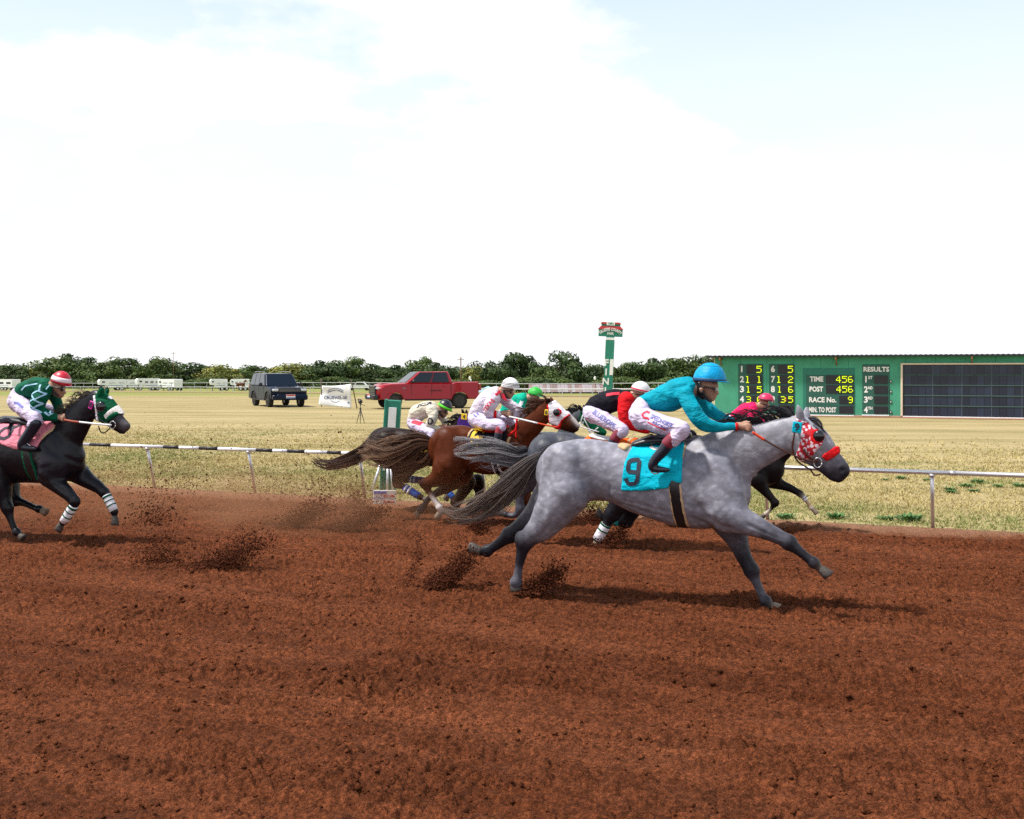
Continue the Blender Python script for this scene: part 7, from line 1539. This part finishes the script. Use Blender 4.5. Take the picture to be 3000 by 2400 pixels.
    g = rider('jockey in cream silks and black helmet with green band, at left of the pack', (1180, 1494), Z6,
        torso=[(110, 500, 58), (125, 465, 66), (165, 430, 90), (240, 395, 88), (310, 385, 70)], near_arm=[(310, 410, 62, .15), (320, 480, 48, .20), (285, 555, 44, .20), (330, 592, 36, .16), (395, 598, 28, .12)], far_arm=[(350, 420, 52, -.15), (420, 480, 40, -.18), (450, 540, 36, -.16), (430, 575, 28, -.12)],
        hips=[(110, 470, 55), (115, 540, 66), (150, 585, 58)], near_leg=[(140, 560, 66, .10), (215, 605, 54, .18), (300, 640, 46, .25), (290, 690, 38, .28)], far_leg=[(150, 560, 66, -.10), (230, 605, 54, -.18), (310, 640, 46, -.25), (300, 690, 38, -.28)],
        band=None, boot=[(290, 680, 38, .28), (260, 750, 36, .28), (240, 790, 32, .28), (300, 800, 22, .28)], far_boot=[(300, 680, 38, -.28), (270, 750, 36, -.28), (250, 790, 32, -.28), (310, 800, 22, -.28)],
        neck=[(330, 395, 48), (390, 400, 44)], head=dict(skull=[(420, 375, 55), (425, 400, 52), (425, 425, 46)], jaw=[(405, 430, 40), (420, 455, 32), (432, 470, 18)], nose=[(462, 425, 12), (476, 446, 9)], more=[[(455, 462, 9), (446, 462, 12)]]),
        hands=[(425, 585, .10), (450, 590, -.10)], helm=dict(c=(442, 372), rx=82, ry=84, tilt=-28, m=M_HB, visor=(.2, 60), mv=M_HB, band=(1.28, 1.58), mb=mat('lime_band', (.10, .72, .02), rough=.5)), cols=dict(silks=(.62, .58, .48)), h=.011, hand_size=1.1, goggles=(452, 420, 22, M_DARKLENS), strap=[(390, 400, 1.), (395, 440, 1.), (425, 475, .6)])
    g.stroke('sash', 'breeches', [(95, 515), (150, 530), (215, 545)], Z6, 34, M_REDPRINT, .15, .006, g.pants)
    g.letters('printed_words', 'silks', 'JCR', (170, 352), (320, 322), Z6, 26, M_BLKPRINT, .05, .006, .04, g.silks)
    g.stroke('sleeve_emblem', 'silks', [(290, 485), (320, 490), (330, 520), (310, 550), (285, 540), (280, 505), (290, 485)], Z6, 12, M_BLKPRINT, .22, .006, g.silks)
bay_four()

# ------------------------------------------------------------------ the steel grey with the orange cloth
def steel_grey():
    f = Fig('horse', (1749, 1596), 'dark steel grey horse with orange cloth, running behind the dapple grey', 'horse', 'racehorses in the field')
    B = (.052, .057, .078); D = (.008, .009, .015); MID = (.06, .06, .08); T = 'body'
    f.add(T, [(1330, 400, 280), (1500, 385, 268), (1700, 415, 255), (2080, 470, 262), (2400, 480, 272), (2700, 450, 255), (2860, 420, 190)], B, Z8, sq=.72, k=.05)
    f.add(T, [(1290, 360, 190, .12), (1250, 520, 200, .14)], B, Z8, sq=.8, k=.05); f.add(T, [(1290, 360, 190, -.12), (1280, 520, 200, -.14)], B, Z8, sq=.8, k=.05)
    f.add(T, [(1925, 1325, 44), (1970, 1305, 36), (2015, 1298, 29), (2050, 1300, 24)], D, ZP, sq=.5, k=.06)
    f.add(T, [(2055, 1302, 22), (2078, 1325, 22), (2098, 1350, 15), (2110, 1365, 11)], D, ZP, sq=.62, k=.03)
    f.leg(T, [(1180, 620, 200, .14), (1050, 770, 120, .15), (965, 900, 66, .15), (968, 1075, 56, .15), (905, 1160, 45, .15), (825, 1166, 42, .15), (780, 1152, 38, .15), (765, 1148, 32, .15)], [B, MID, MID, MID, MID, MID, D, D], Z8, 3)
    hoof(f, T, (750, 1142), (680, 1130), Z8, .15, (.04, .03, .03), 42, 44)
    f.leg(T, [(1350, 640, 190, -.14), (1280, 820, 110, -.15), (1180, 960, 66, -.15), (1160, 1090, 56, -.15), (1190, 1220, 44, -.15), (1200, 1330, 42, -.15), (1215, 1400, 36, -.15)], [B, MID, MID, D, D, D, D], Z8, 3)
    hoof(f, T, (1222, 1420), (1235, 1465), Z8, -.15, (.04, .03, .03), 42, 44)
    f.leg(T, [(970, 740, 80, .12), (925, 800, 50, .14), (893, 845, 38, .14), (866, 892, 27, .14), (838, 940, 23, .14), (822, 968, 24, .14), (817, 980, 19, .14)], [D] * 7, Z1, 2)
    hoof(f, T, (816, 984), (812, 1000), Z1, .14, (.2, .2, .2), 20, 22)
    f.leg(T, [(1010, 760, 76, -.12), (990, 830, 46, -.14), (962, 880, 34, -.14), (905, 880, 23, -.14), (860, 864, 22, -.14), (840, 856, 18, -.14)], [D] * 6, Z1, 2)
    hoof(f, T, (834, 852), (814, 842), Z1, -.14, (.04, .04, .04), 19, 22)
    f.mesh('body', ['body'], M_GREY, h=.014)
    bandage(f, (862, 898), (818, 975), Z1, .14, (28, 27), M_WHITEC, [(.0, .1, M_GREENC), (.34, .42, M_GREENC)]); bandage(f, (935, 884), (872, 868), Z1, -.14, (26, 25), cloth_material('teal_wrap', (.02, .38, .36), wr=.3))
    f.hair('tail', [(1070, 350, 0, 55), (960, 395, .02, 85), (820, 375, .04, 90), (640, 335, .06, 92), (440, 320, .08, 88), (260, 310, .08, 84), (120, 310, .08, 80)], Z8, 600, .0030, [(.010, .012, .020), (.13, .13, .15), (.50, .47, .50)], M_HAIR, 140, .05, seg=14, minlen=.55)
    f.hair('tail_wisps', [(1040, 420, 0, 50), (920, 470, .02, 80), (760, 480, .04, 70), (560, 500, .06, 60), (330, 470, .08, 50)], Z8, 150, .0032, [(.012, .014, .022), (.07, .07, .08), (.32, .30, .34)], M_HAIR, 141, .05)
    f.mesh('saddle_cloth', ['body'], M_ORANGEC, h=.014, off=.024, wrinkle=.008, keep=.2, color=False, region=([(1690, 1345), (1694, 1298), (1716, 1270), (1760, 1270), (1855, 1262), (1862, 1390), (1700, 1390)], ZP))
    f.add('sad', [(1735, 1276, 6), (1765, 1284, 7), (1800, 1288, 8)], (0, 0, 0), ZP, sq=5, k=.01); f.mesh('saddle', ['sad'], mat('white_saddle', (.7, .75, .8), rough=.4), h=.012, color=False)
    f.mesh('shoulder_pad', ['body'], M_TAN, h=.014, off=.030, keep=.2, color=False, region=([(1838, 1268), (1852, 1256), (1852, 1280), (1836, 1302), (1828, 1300)], ZP))
    for lat in (.1, -.1): f.tube('rein', [(1880, 1255, lat * 1.6), (1980, 1290, lat * 1.3), (2092, 1345, lat * .6)], ZP, .009, M_BLACK)
    for i in range(6):
        f.hair('mane_lock', [(2040 - 22 * i, 1280 + 3 * i, 0, 4), (2026 - 22 * i, 1268 + 3 * i, .02, 8), (2000 - 22 * i, 1266 + 3 * i, .03, 9), (1980 - 22 * i, 1272 + 3 * i, .04, 5)], ZP, 34, .005, [(.006, .006, .010), (.02, .02, .03)], M_HAIR, 150 + i, .02, seg=7, minlen=.4)
    M_HS = mat('silver_helmet', (.72, .72, .78), rough=.3, coat=.4)
    g = rider('jockey in black silks with red sleeves and silver helmet, behind the turquoise jockey', (1749, 1596), Z1,
        torso=[(785, 315, 38), (805, 293, 46), (850, 278, 58), (910, 268, 58), (965, 258, 46)], near_arm=[(962, 262, 42, .15), (955, 325, 38, .20), (968, 378, 33, .20), (1020, 400, 25, .17), (1070, 415, 20, .13)], far_arm=[(985, 265, 36, -.15), (1020, 330, 30, -.2), (1060, 380, 26, -.17), (1100, 405, 20, -.13)],
        hips=[(790, 300, 36), (782, 325, 40), (800, 350, 36)], near_leg=[(795, 335, 40, .10), (850, 365, 40, .17), (910, 395, 36, .24), (945, 420, 32, .28), (925, 440, 27, .29)], far_leg=[(795, 335, 40, -.10), (850, 365, 40, -.17), (910, 395, 36, -.24), (945, 420, 32, -.28)],
        band=[(932, 428, 29, .29), (908, 460, 28, .29)], boot=[(912, 455, 26, .29), (885, 500, 24, .29), (870, 530, 22, .29), (905, 540, 16, .29)], far_boot=[(945, 425, 28, -.29), (900, 490, 24, -.29), (875, 530, 22, -.29), (910, 540, 16, -.29)],
        neck=[(975, 255, 28), (1010, 250, 26)], head=dict(skull=[(1030, 225, 34), (1035, 240, 32), (1036, 252, 28)], jaw=[(1026, 252, 25), (1038, 264, 20), (1044, 272, 11)], nose=[(1058, 248, 7), (1066, 260, 5)]),
        hands=[(1100, 420, .1), (1125, 415, -.1)], helm=dict(c=(1036, 218), rx=50, ry=50, tilt=-14, m=M_HS, visor=(.25, 60), mv=M_HS, band=(1.36, 1.5), mb=M_REDPRINT), cols=dict(silks=(.008, .008, .014), sleeve=(.62, .008, .014)), h=.0105, hand_size=1.1, goggles=(1050, 244, 14, M_DARKLENS))
    g.letters('printed_words', 'breeches', 'BLUEROPE', (788, 322), (918, 398), Z1, 24, M_BLUEPRINT, .24, .005, .02, g.pants)
    g.stroke('back_panel', 'silks', [(870, 238), (905, 232), (935, 230)], Z1, 14, M_REDPRINT, .05, .006, g.silks)
steel_grey()

# ------------------------------------------------------------------ the horse in the green hood, hidden in the pack
def green_hood():
    f = Fig('horse', (1690, 1520), 'grey horse in green hood with white piping, beyond the chestnut head', 'horse', 'racehorses in the field')
    B = (.09, .10, .115); T = 'body'
    f.add(T, [(1450, 1332, 54), (1515, 1328, 52), (1580, 1328, 54), (1640, 1322, 54), (1675, 1310, 40)], B, ZP, sq=.72, k=.05)
    f.add(T, [(700, 900, 170), (820, 760, 150), (930, 640, 120), (1030, 585, 95)], B, Z9, sq=.5, k=.07)
    f.add(T, [(1040, 590, 98), (1150, 700, 125), (1270, 820, 105), (1400, 930, 82), (1490, 995, 62)], B, Z9, sq=.62, k=.03)
    f.add(T, [(1040, 520, 40, .05), (1000, 450, 38, .06), (955, 375, 10, .065)], (.01, .01, .012), Z9, sq=.7, k=.012); f.add(T, [(1080, 520, 40, -.05), (1080, 440, 36, -.06), (1075, 380, 10, -.065)], (.01, .01, .012), Z9, sq=.7, k=.012)
    for lat, dx in ((.14, 0), (-.14, 14)):
        f.leg(T, [(1660 + dx, 1360, 28, lat), (1690 + dx, 1400, 16, lat), (1695 + dx, 1430, 11, lat), (1675 + dx, 1455, 8, lat), (1660 + dx, 1470, 9, lat), (1655 + dx, 1478, 7, lat)], [B] * 6, ZP, 2); hoof(f, T, (1652 + dx, 1482), (1644 + dx, 1494), ZP, lat, (.04, .04, .04), 8, 9)
        f.leg(T, [(1470 + dx, 1355, 36, lat), (1490 + dx, 1390, 24, lat), (1505 + dx, 1420, 14, lat), (1520 + dx, 1450, 9, lat), (1530 + dx, 1480, 9, lat), (1535 + dx, 1490, 7, lat)], [B] * 6, ZP, 2); hoof(f, T, (1537 + dx, 1494), (1544 + dx, 1508), ZP, lat, (.04, .04, .04), 8, 9)
    f.mesh('body', ['body'], M_COAT, h=.0155)
    hd = f.mesh('racing_hood', ['body'], M_GREENC, h=.012, off=.014, keep=.05, color=False, region=([(1000, 560), (1080, 500), (1200, 600), (1420, 820), (1560, 960), (1500, 1080), (1200, 1020), (1010, 870), (960, 720)], Z9))
    for k, (a, b) in enumerate([((1050, 600), (980, 790)), ((1065, 690), (1210, 1000)), ((1360, 880), (1220, 1005)), ((1050, 760), (1000, 850))]): f.stroke('piping', 'racing_hood', [a, b], Z9, 26, M_WHTPRINT, .1, .006, hd)
    f.hair('tail', [(1400, 1305, 0, 10), (1380, 1310, 0, 16), (1350, 1330, 0, 20), (1310, 1350, 0, 16)], ZP, 60, .006, [(.02, .02, .022), (.06, .06, .06)], M_HAIR, 160, .02)
    for i in range(6): f.hair('mane_lock', [(1000 - 50 * i, 560 + 35 * i, 0, 20), (960 - 50 * i, 480 + 35 * i, .02, 40), (850 - 50 * i, 460 + 35 * i, .03, 40), (740 - 50 * i, 500 + 35 * i, .04, 24)], Z9, 30, .005, [(.006, .007, .012), (.015, .017, .025)], M_HAIR, 165 + i, .02, seg=7, minlen=.4)
    for lat in (.1, -.1): f.tube('rein', [(1640, 1228, lat * 1.7), (1700, 1250, lat * 1.3), (1755, 1266, lat * .7)], ZP, .009, M_WHTPRINT)
    f.add('sad', [(1545, 1274, 10), (1580, 1276, 11), (1615, 1275, 10)], (0, 0, 0), ZP, sq=3.5, k=.01); f.mesh('saddle', ['sad'], M_BLACK, h=.013, color=False)
    M_HG = mat('green_helmet', (.02, .42, .045), rough=.55, noise=.08, bump=.3, bscale=20)
    g = rider('jockey in teal silks and bright green helmet cover, just behind the white jockey', (1690, 1520), Z6,
        torso=[(1080, 430, 62), (1130, 380, 82), (1200, 325, 85), (1265, 285, 66)], near_arm=[(1250, 300, 60, .15), (1240, 380, 50, .2), (1230, 450, 44, .2), (1300, 480, 34, .16), (1370, 490, 28, .12)], far_arm=[(1290, 300, 50, -.15), (1340, 370, 42, -.2), (1390, 430, 36, -.18), (1440, 470, 28, -.12)],
        hips=[(1065, 430, 54), (1060, 485, 62), (1090, 530, 56)], near_leg=[(1085, 505, 62, .1), (1160, 550, 54, .18), (1250, 590, 48, .26), (1240, 640, 40, .28)], far_leg=[(1085, 505, 62, -.1), (1160, 550, 54, -.18), (1250, 590, 48, -.26), (1240, 640, 40, -.28)],
        band=None, boot=[(1240, 630, 40, .28), (1200, 700, 38, .28), (1180, 740, 34, .28), (1240, 750, 22, .28)], far_boot=[(1240, 630, 40, -.28), (1200, 700, 38, -.28), (1180, 740, 34, -.28), (1240, 750, 22, -.28)],
        neck=[(1285, 285, 44), (1340, 285, 40)], head=dict(skull=[(1375, 255, 54), (1390, 280, 52), (1392, 305, 46)], jaw=[(1375, 310, 40), (1392, 332, 32), (1400, 345, 18)], nose=[(1425, 300, 12), (1440, 320, 9)]),
        hands=[(1410, 495, .1), (1470, 490, -.1)], helm=dict(c=(1395, 238), rx=82, ry=82, tilt=-14, m=M_HG, visor=(.3, 65), mv=mat('pale_teal_visor', (.1, .6, .55), rough=.5)), cols=dict(silks=(.0, .36, .24)), h=.011, hand_size=1.1, goggles=(1415, 290, 22, M_DARKLENS), strap=[(1345, 275, 1.), (1355, 315, 1.), (1390, 350, .6)])
    g.stroke('white_patch', 'silks', [(1268, 305), (1260, 335), (1248, 360)], Z6, 34, M_WHTPRINT, .18, .006, g.silks)
green_hood()

# ------------------------------------------------------------------ the black horse by the rail at the right
def black_leader():
    f = Fig('horse', (2250, 1549), 'black horse with white socks seen beyond the dapple grey neck', 'horse', 'racehorses in the field')
    B = (.010, .008, .009); W = (.55, .48, .42); T = 'body'
    f.add(T, [(1990, 1368, 56), (2060, 1362, 54), (2130, 1365, 57), (2200, 1368, 57), (2250, 1372, 48)], B, ZP, sq=.72, k=.05)
    f.add(T, [(2245, 1345, 42), (2285, 1318, 36), (2320, 1285, 30), (2350, 1258, 23)], B, ZP, sq=.5, k=.06)
    f.add(T, [(2352, 1256, 22), (2375, 1280, 24), (2398, 1315, 17), (2412, 1340, 13)], B, ZP, sq=.62, k=.03)
    f.leg(T, [(430, 1180, 120, .13), (500, 1300, 70, .14), (585, 1400, 52, .14), (650, 1480, 46, .14), (605, 1550, 28, .14), (560, 1595, 28, .14), (535, 1618, 28, .14), (520, 1632, 22, .14)], [B, B, B, B, B, W, W, W], Z3, 3)
    hoof(f, T, (510, 1640), (465, 1670), Z3, .14, (.03, .03, .03), 26, 28)
    f.leg(T, [(600, 1180, 120, -.12), (720, 1250, 68, -.13), (850, 1300, 50, -.13), (965, 1365, 40, -.13), (1025, 1430, 29, -.13), (1085, 1510, 28, -.13), (1110, 1545, 30, -.13), (1130, 1568, 24, -.13)], [B, B, B, B, W, (.5, .3, .15), W, W], Z3, 3)
    hoof(f, T, (1138, 1578), (1175, 1622), Z3, -.13, (.09, .07, .05), 26, 28)
    for lat, dx in ((.14, 0), (-.14, 20)):
        f.leg(T, [(1990 + dx, 1390, 36, lat), (1960 + dx, 1425, 24, lat), (1935 + dx, 1450, 14, lat), (1925 + dx, 1465, 11, lat), (1960 + dx, 1490, 9, lat), (1985 + dx, 1505, 9, lat), (1992 + dx, 1510, 7, lat)], [B] * 7, ZP, 3); hoof(f, T, (1996 + dx, 1513), (2006 + dx, 1522), ZP, lat, (.03, .03, .03), 8, 9)
    f.mesh('body', ['body'], M_COAT, h=.0155)
    bandage(f, (1008, 1405), (1040, 1450), Z3, -.13, (33, 32), M_WHITEC, [(.3, .45, M_BLKPRINT)])
    f.hair('tail', [(1935, 1330, 0, 10), (1910, 1340, 0, 16), (1880, 1360, 0, 18), (1840, 1385, 0, 14)], ZP, 60, .006, [(.006, .006, .006), (.02, .02, .02)], M_HAIR, 170, .02)
    for i in range(5): f.hair('mane_lock', [(2340 - 18 * i, 1245 + 14 * i, 0, 5), (2328 - 18 * i, 1236 + 14 * i, .02, 9), (2306 - 18 * i, 1238 + 14 * i, .03, 9), (2288 - 18 * i, 1246 + 14 * i, .04, 5)], ZP, 26, .005, [(.005, .005, .006), (.012, .012, .014)], M_HAIR, 175 + i, .02, seg=7, minlen=.4)
    for lat in (.1, -.1): f.tube('rein', [(2250, 1262, lat * 1.6), (2330, 1300, lat * 1.2), (2405, 1330, lat * .6)], ZP, .009, M_BLACK)
    f.add('sad', [(2110, 1306, 10), (2150, 1306, 11), (2190, 1304, 10)], (0, 0, 0), ZP, sq=3.5, k=.01); f.mesh('saddle', ['sad'], M_BLACK, h=.013, color=False)
    M_HP = mat('pink_helmet', (.68, .02, .11), rough=.4, noise=.08)
    rider('jockey in bright pink silks and pink helmet, farthest right beyond the grey mane', (2250, 1549), Z3,
        torso=[(130, 385, 52), (200, 345, 76), (290, 300, 84), (380, 275, 66)], near_arm=[(370, 300, 60, .15), (360, 390, 50, .2), (370, 460, 44, .2), (450, 500, 34, .16), (530, 520, 28, .12)], far_arm=[(410, 290, 52, -.15), (460, 370, 44, -.2), (510, 440, 38, -.18), (570, 500, 28, -.12)],
        hips=[(110, 400, 50), (110, 470, 60), (150, 520, 55)], near_leg=[(140, 490, 62, .1), (230, 550, 55, .18), (330, 610, 50, .26), (310, 670, 42, .28)], far_leg=[(140, 490, 62, -.1), (230, 550, 55, -.18), (330, 610, 50, -.26), (310, 670, 42, -.28)],
        band=None, boot=[(310, 660, 40, .28), (260, 740, 38, .28), (240, 790, 34, .28), (300, 800, 22, .28)], far_boot=[(310, 660, 40, -.28), (260, 740, 38, -.28), (240, 790, 34, -.28), (300, 800, 22, -.28)],
        neck=[(400, 265, 46), (460, 260, 42)], head=dict(skull=[(510, 215, 58), (520, 240, 56), (522, 262, 50)], jaw=[(500, 265, 44), (520, 290, 36), (532, 302, 20)], nose=[(560, 255, 13), (576, 278, 10)]),
        hands=[(575, 520, .1), (610, 515, -.1)], helm=dict(c=(535, 185), rx=100, ry=92, tilt=-10, m=M_HP, visor=(.18, 60), mv=M_HP, band=(1.40, 1.58), mb=mat('dark_red_band', (.12, .01, .03), rough=.5)), cols=dict(silks=(.72, .012, .11)), h=.011, hand_size=1.1, goggles=(548, 245, 22, M_DARKLENS))
black_leader()
# ------------------------------------------------------------------ dirt thrown up by the hooves
def spray(px, py, d, spx, spy, n, label, seed, rmax=.016, curl=0, rise=0):
    spx *= 1.35; spy *= 1.6; n = int(n * 6); rmax *= .62; spy *= 1.25; rs = np.random.RandomState(seed); c = at_depth(px, py, d); k = d / F; t = rs.beta(1.3, 1.6, n)
    ox = rs.normal(0, 1, n) * spx * .42 * k; oz = np.abs(rs.normal(0, 1, n)) * spy * .5 * k
    if rise: ox = (t - .5) * 2 * spx * k + rs.normal(0, .30, n) * spx * k; oz = (t ** 1.7) * spy * rise * .8 * k + np.abs(rs.normal(0, .40, n)) * spy * (.35 + t) * .8 * k
    if curl: ox = curl * (1 - np.sin(t * 2.2)) * spx * k + rs.normal(0, .22, n) * spx * k; oz = t * spy * 2 * k
    oy = rs.normal(0, .10, n); X, Y, Z = c.x + ox, c.y + oy, np.maximum(c.z + oz, .03)
    r = .0022 + rmax * rs.rand(n) ** 3.2; big = rs.rand(n) < .018; r = np.where(big, rs.uniform(.009, .020, n), r)
    base = np.array([(1, 0, 0), (-1, 0, 0), (0, 1, 0), (0, -1, 0), (0, 0, 1), (0, 0, -1)], dtype=np.float32); fc = np.array([(0, 2, 4), (2, 1, 4), (1, 3, 4), (3, 0, 4), (2, 0, 5), (1, 2, 5), (3, 1, 5), (0, 3, 5)])
    V = base[None] * (r[:, None] * rs.uniform(.5, 1.5, (n, 6)))[..., None] + np.stack([X, Y, Z], -1)[:, None]; Q = (fc[None] + (np.arange(n) * 6)[:, None, None]).reshape(-1, 3)
    tag(np_mesh('flying_dirt', V.reshape(-1, 3), Q, M_WETDIRT, smooth=False), label, 'dirt', kind='stuff')
M_WETDIRT = mat('damp_dirt', (.075, .022, .010), rough=.95, noise=.3, nscale=40, spec=.1)
spray(1320, 1724, 10.4, 45, 40, 900, 'dark clump of thrown dirt left of the trailing grey hoof', 1, rise=1.3); spray(1225, 1722, 10.5, 30, 40, 110, 'thin curl of thrown dirt at the left end of the clump', 2, .010, curl=-1)
spray(1590, 1738, 10.2, 42, 30, 800, 'dark clump of dirt beside the planted grey hind hoof', 3, rise=1.2); spray(1790, 1606, 12.9, 32, 24, 500, 'small clump of dirt right of the green and white leg wrap', 4, rise=1.0)
spray(1400, 1560, 14.1, 26, 30, 450, 'clump of dirt below the end of the grey tail', 5); spray(1050, 1556, 14.3, 62, 32, 900, 'ragged spray of dirt left of the chestnut hind hooves', 6, rise=1.1); spray(905, 1548, 14.6, 60, 60, 800, 'tall loose spray of dirt in the middle of the gap', 7, rise=.6)
spray(1045, 1492, 16.2, 40, 40, 500, 'dust and clods kicked up below the bay tail', 8, .011); spray(680, 1672, 11.5, 70, 46, 900, 'sweeping spray of dirt low in the left gap', 9, rise=1.1); spray(470, 1660, 11.7, 70, 50, 500, 'scattered clods left of the sweeping spray', 10, .012)
spray(520, 1450, 16.4, 130, 80, 330, 'scattered clods in the air before the rail at left', 11, .014); spray(830, 1460, 15.8, 170, 70, 330, 'scattered clods in the air around the second rail post', 12, .013); spray(450, 1540, 13.6, 70, 60, 260, 'clods flying right of the black horse forelegs', 13, .016); spray(1010, 1440, 16.4, 70, 90, 220, 'fine clods under the bay tail', 14, .010); spray(1740, 1530, 14.0, 50, 30, 500, 'dirt under the steel grey horse', 15, .014)
spray(330, 1420, 16.6, 60, 50, 90, 'a few clods flying beside the black horse chest', 16, .012)

def dust():                                      # fine dust hanging behind the pack
    m = bpy.data.materials.new('red_dust'); m.use_nodes = True; N = m.node_tree.nodes; L = m.node_tree.links; N.remove(N['Principled BSDF']); out = [n for n in N if n.type == 'OUTPUT_MATERIAL'][0]
    v = N.new('ShaderNodeVolumePrincipled'); v.inputs['Color'].default_value = (.58, .29, .16, 1); v.inputs['Anisotropy'].default_value = .2
    tc = N.new('ShaderNodeTexCoord'); n = N.new('ShaderNodeTexNoise'); n.inputs['Scale'].default_value = 1.6; n.inputs['Detail'].default_value = 3; L.new(tc.outputs['Object'], n.inputs['Vector'])
    mr = N.new('ShaderNodeMapRange'); L.new(n.outputs[0], mr.inputs[0]); mr.inputs[1].default_value = .42; mr.inputs[2].default_value = .70; mr.inputs[3].default_value = 0; mr.inputs[4].default_value = .85
    sp = N.new('ShaderNodeSeparateXYZ'); L.new(tc.outputs['Generated'], sp.inputs[0])
    def win(o):                                  # fades to nothing at every face of the box
        a = N.new('ShaderNodeMath'); a.operation = 'MULTIPLY_ADD'; L.new(o, a.inputs[0]); a.inputs[1].default_value = 2; a.inputs[2].default_value = -1
        b = N.new('ShaderNodeMath'); b.operation = 'POWER'; ab = N.new('ShaderNodeMath'); ab.operation = 'ABSOLUTE'; L.new(a.outputs[0], ab.inputs[0]); L.new(ab.outputs[0], b.inputs[0]); b.inputs[1].default_value = 2
        c = N.new('ShaderNodeMath'); c.operation = 'SUBTRACT'; c.inputs[0].default_value = 1; L.new(b.outputs[0], c.inputs[1]); c.use_clamp = True; return c.outputs[0]
    zf = N.new('ShaderNodeMath'); zf.operation = 'SUBTRACT'; zf.inputs[0].default_value = 1; L.new(sp.outputs['Z'], zf.inputs[1]); zf.use_clamp = True
    cur = mr.outputs[0]
    for o in (win(sp.outputs['X']), win(sp.outputs['Y']), zf.outputs[0]):
        q = N.new('ShaderNodeMath'); q.operation = 'MULTIPLY'; L.new(cur, q.inputs[0]); L.new(o, q.inputs[1]); cur = q.outputs[0]
    L.new(cur, v.inputs['Density']); L.new(v.outputs[0], out.inputs['Volume'])
    c = ground_pt(690, 1530); M = Matrix(((HDIR.x, -HNOR.x, 0), (HDIR.y, -HNOR.y, 0), (0, 0, 1)))
    o = MB().box((0, 0, .40), (6.6, 3.6, .80), M).build('dust_cloud', m); o.location = (c.x, c.y, .05); tag(o, 'faint red dust hanging in the gap behind the pack', 'dust', kind='stuff')
dust()
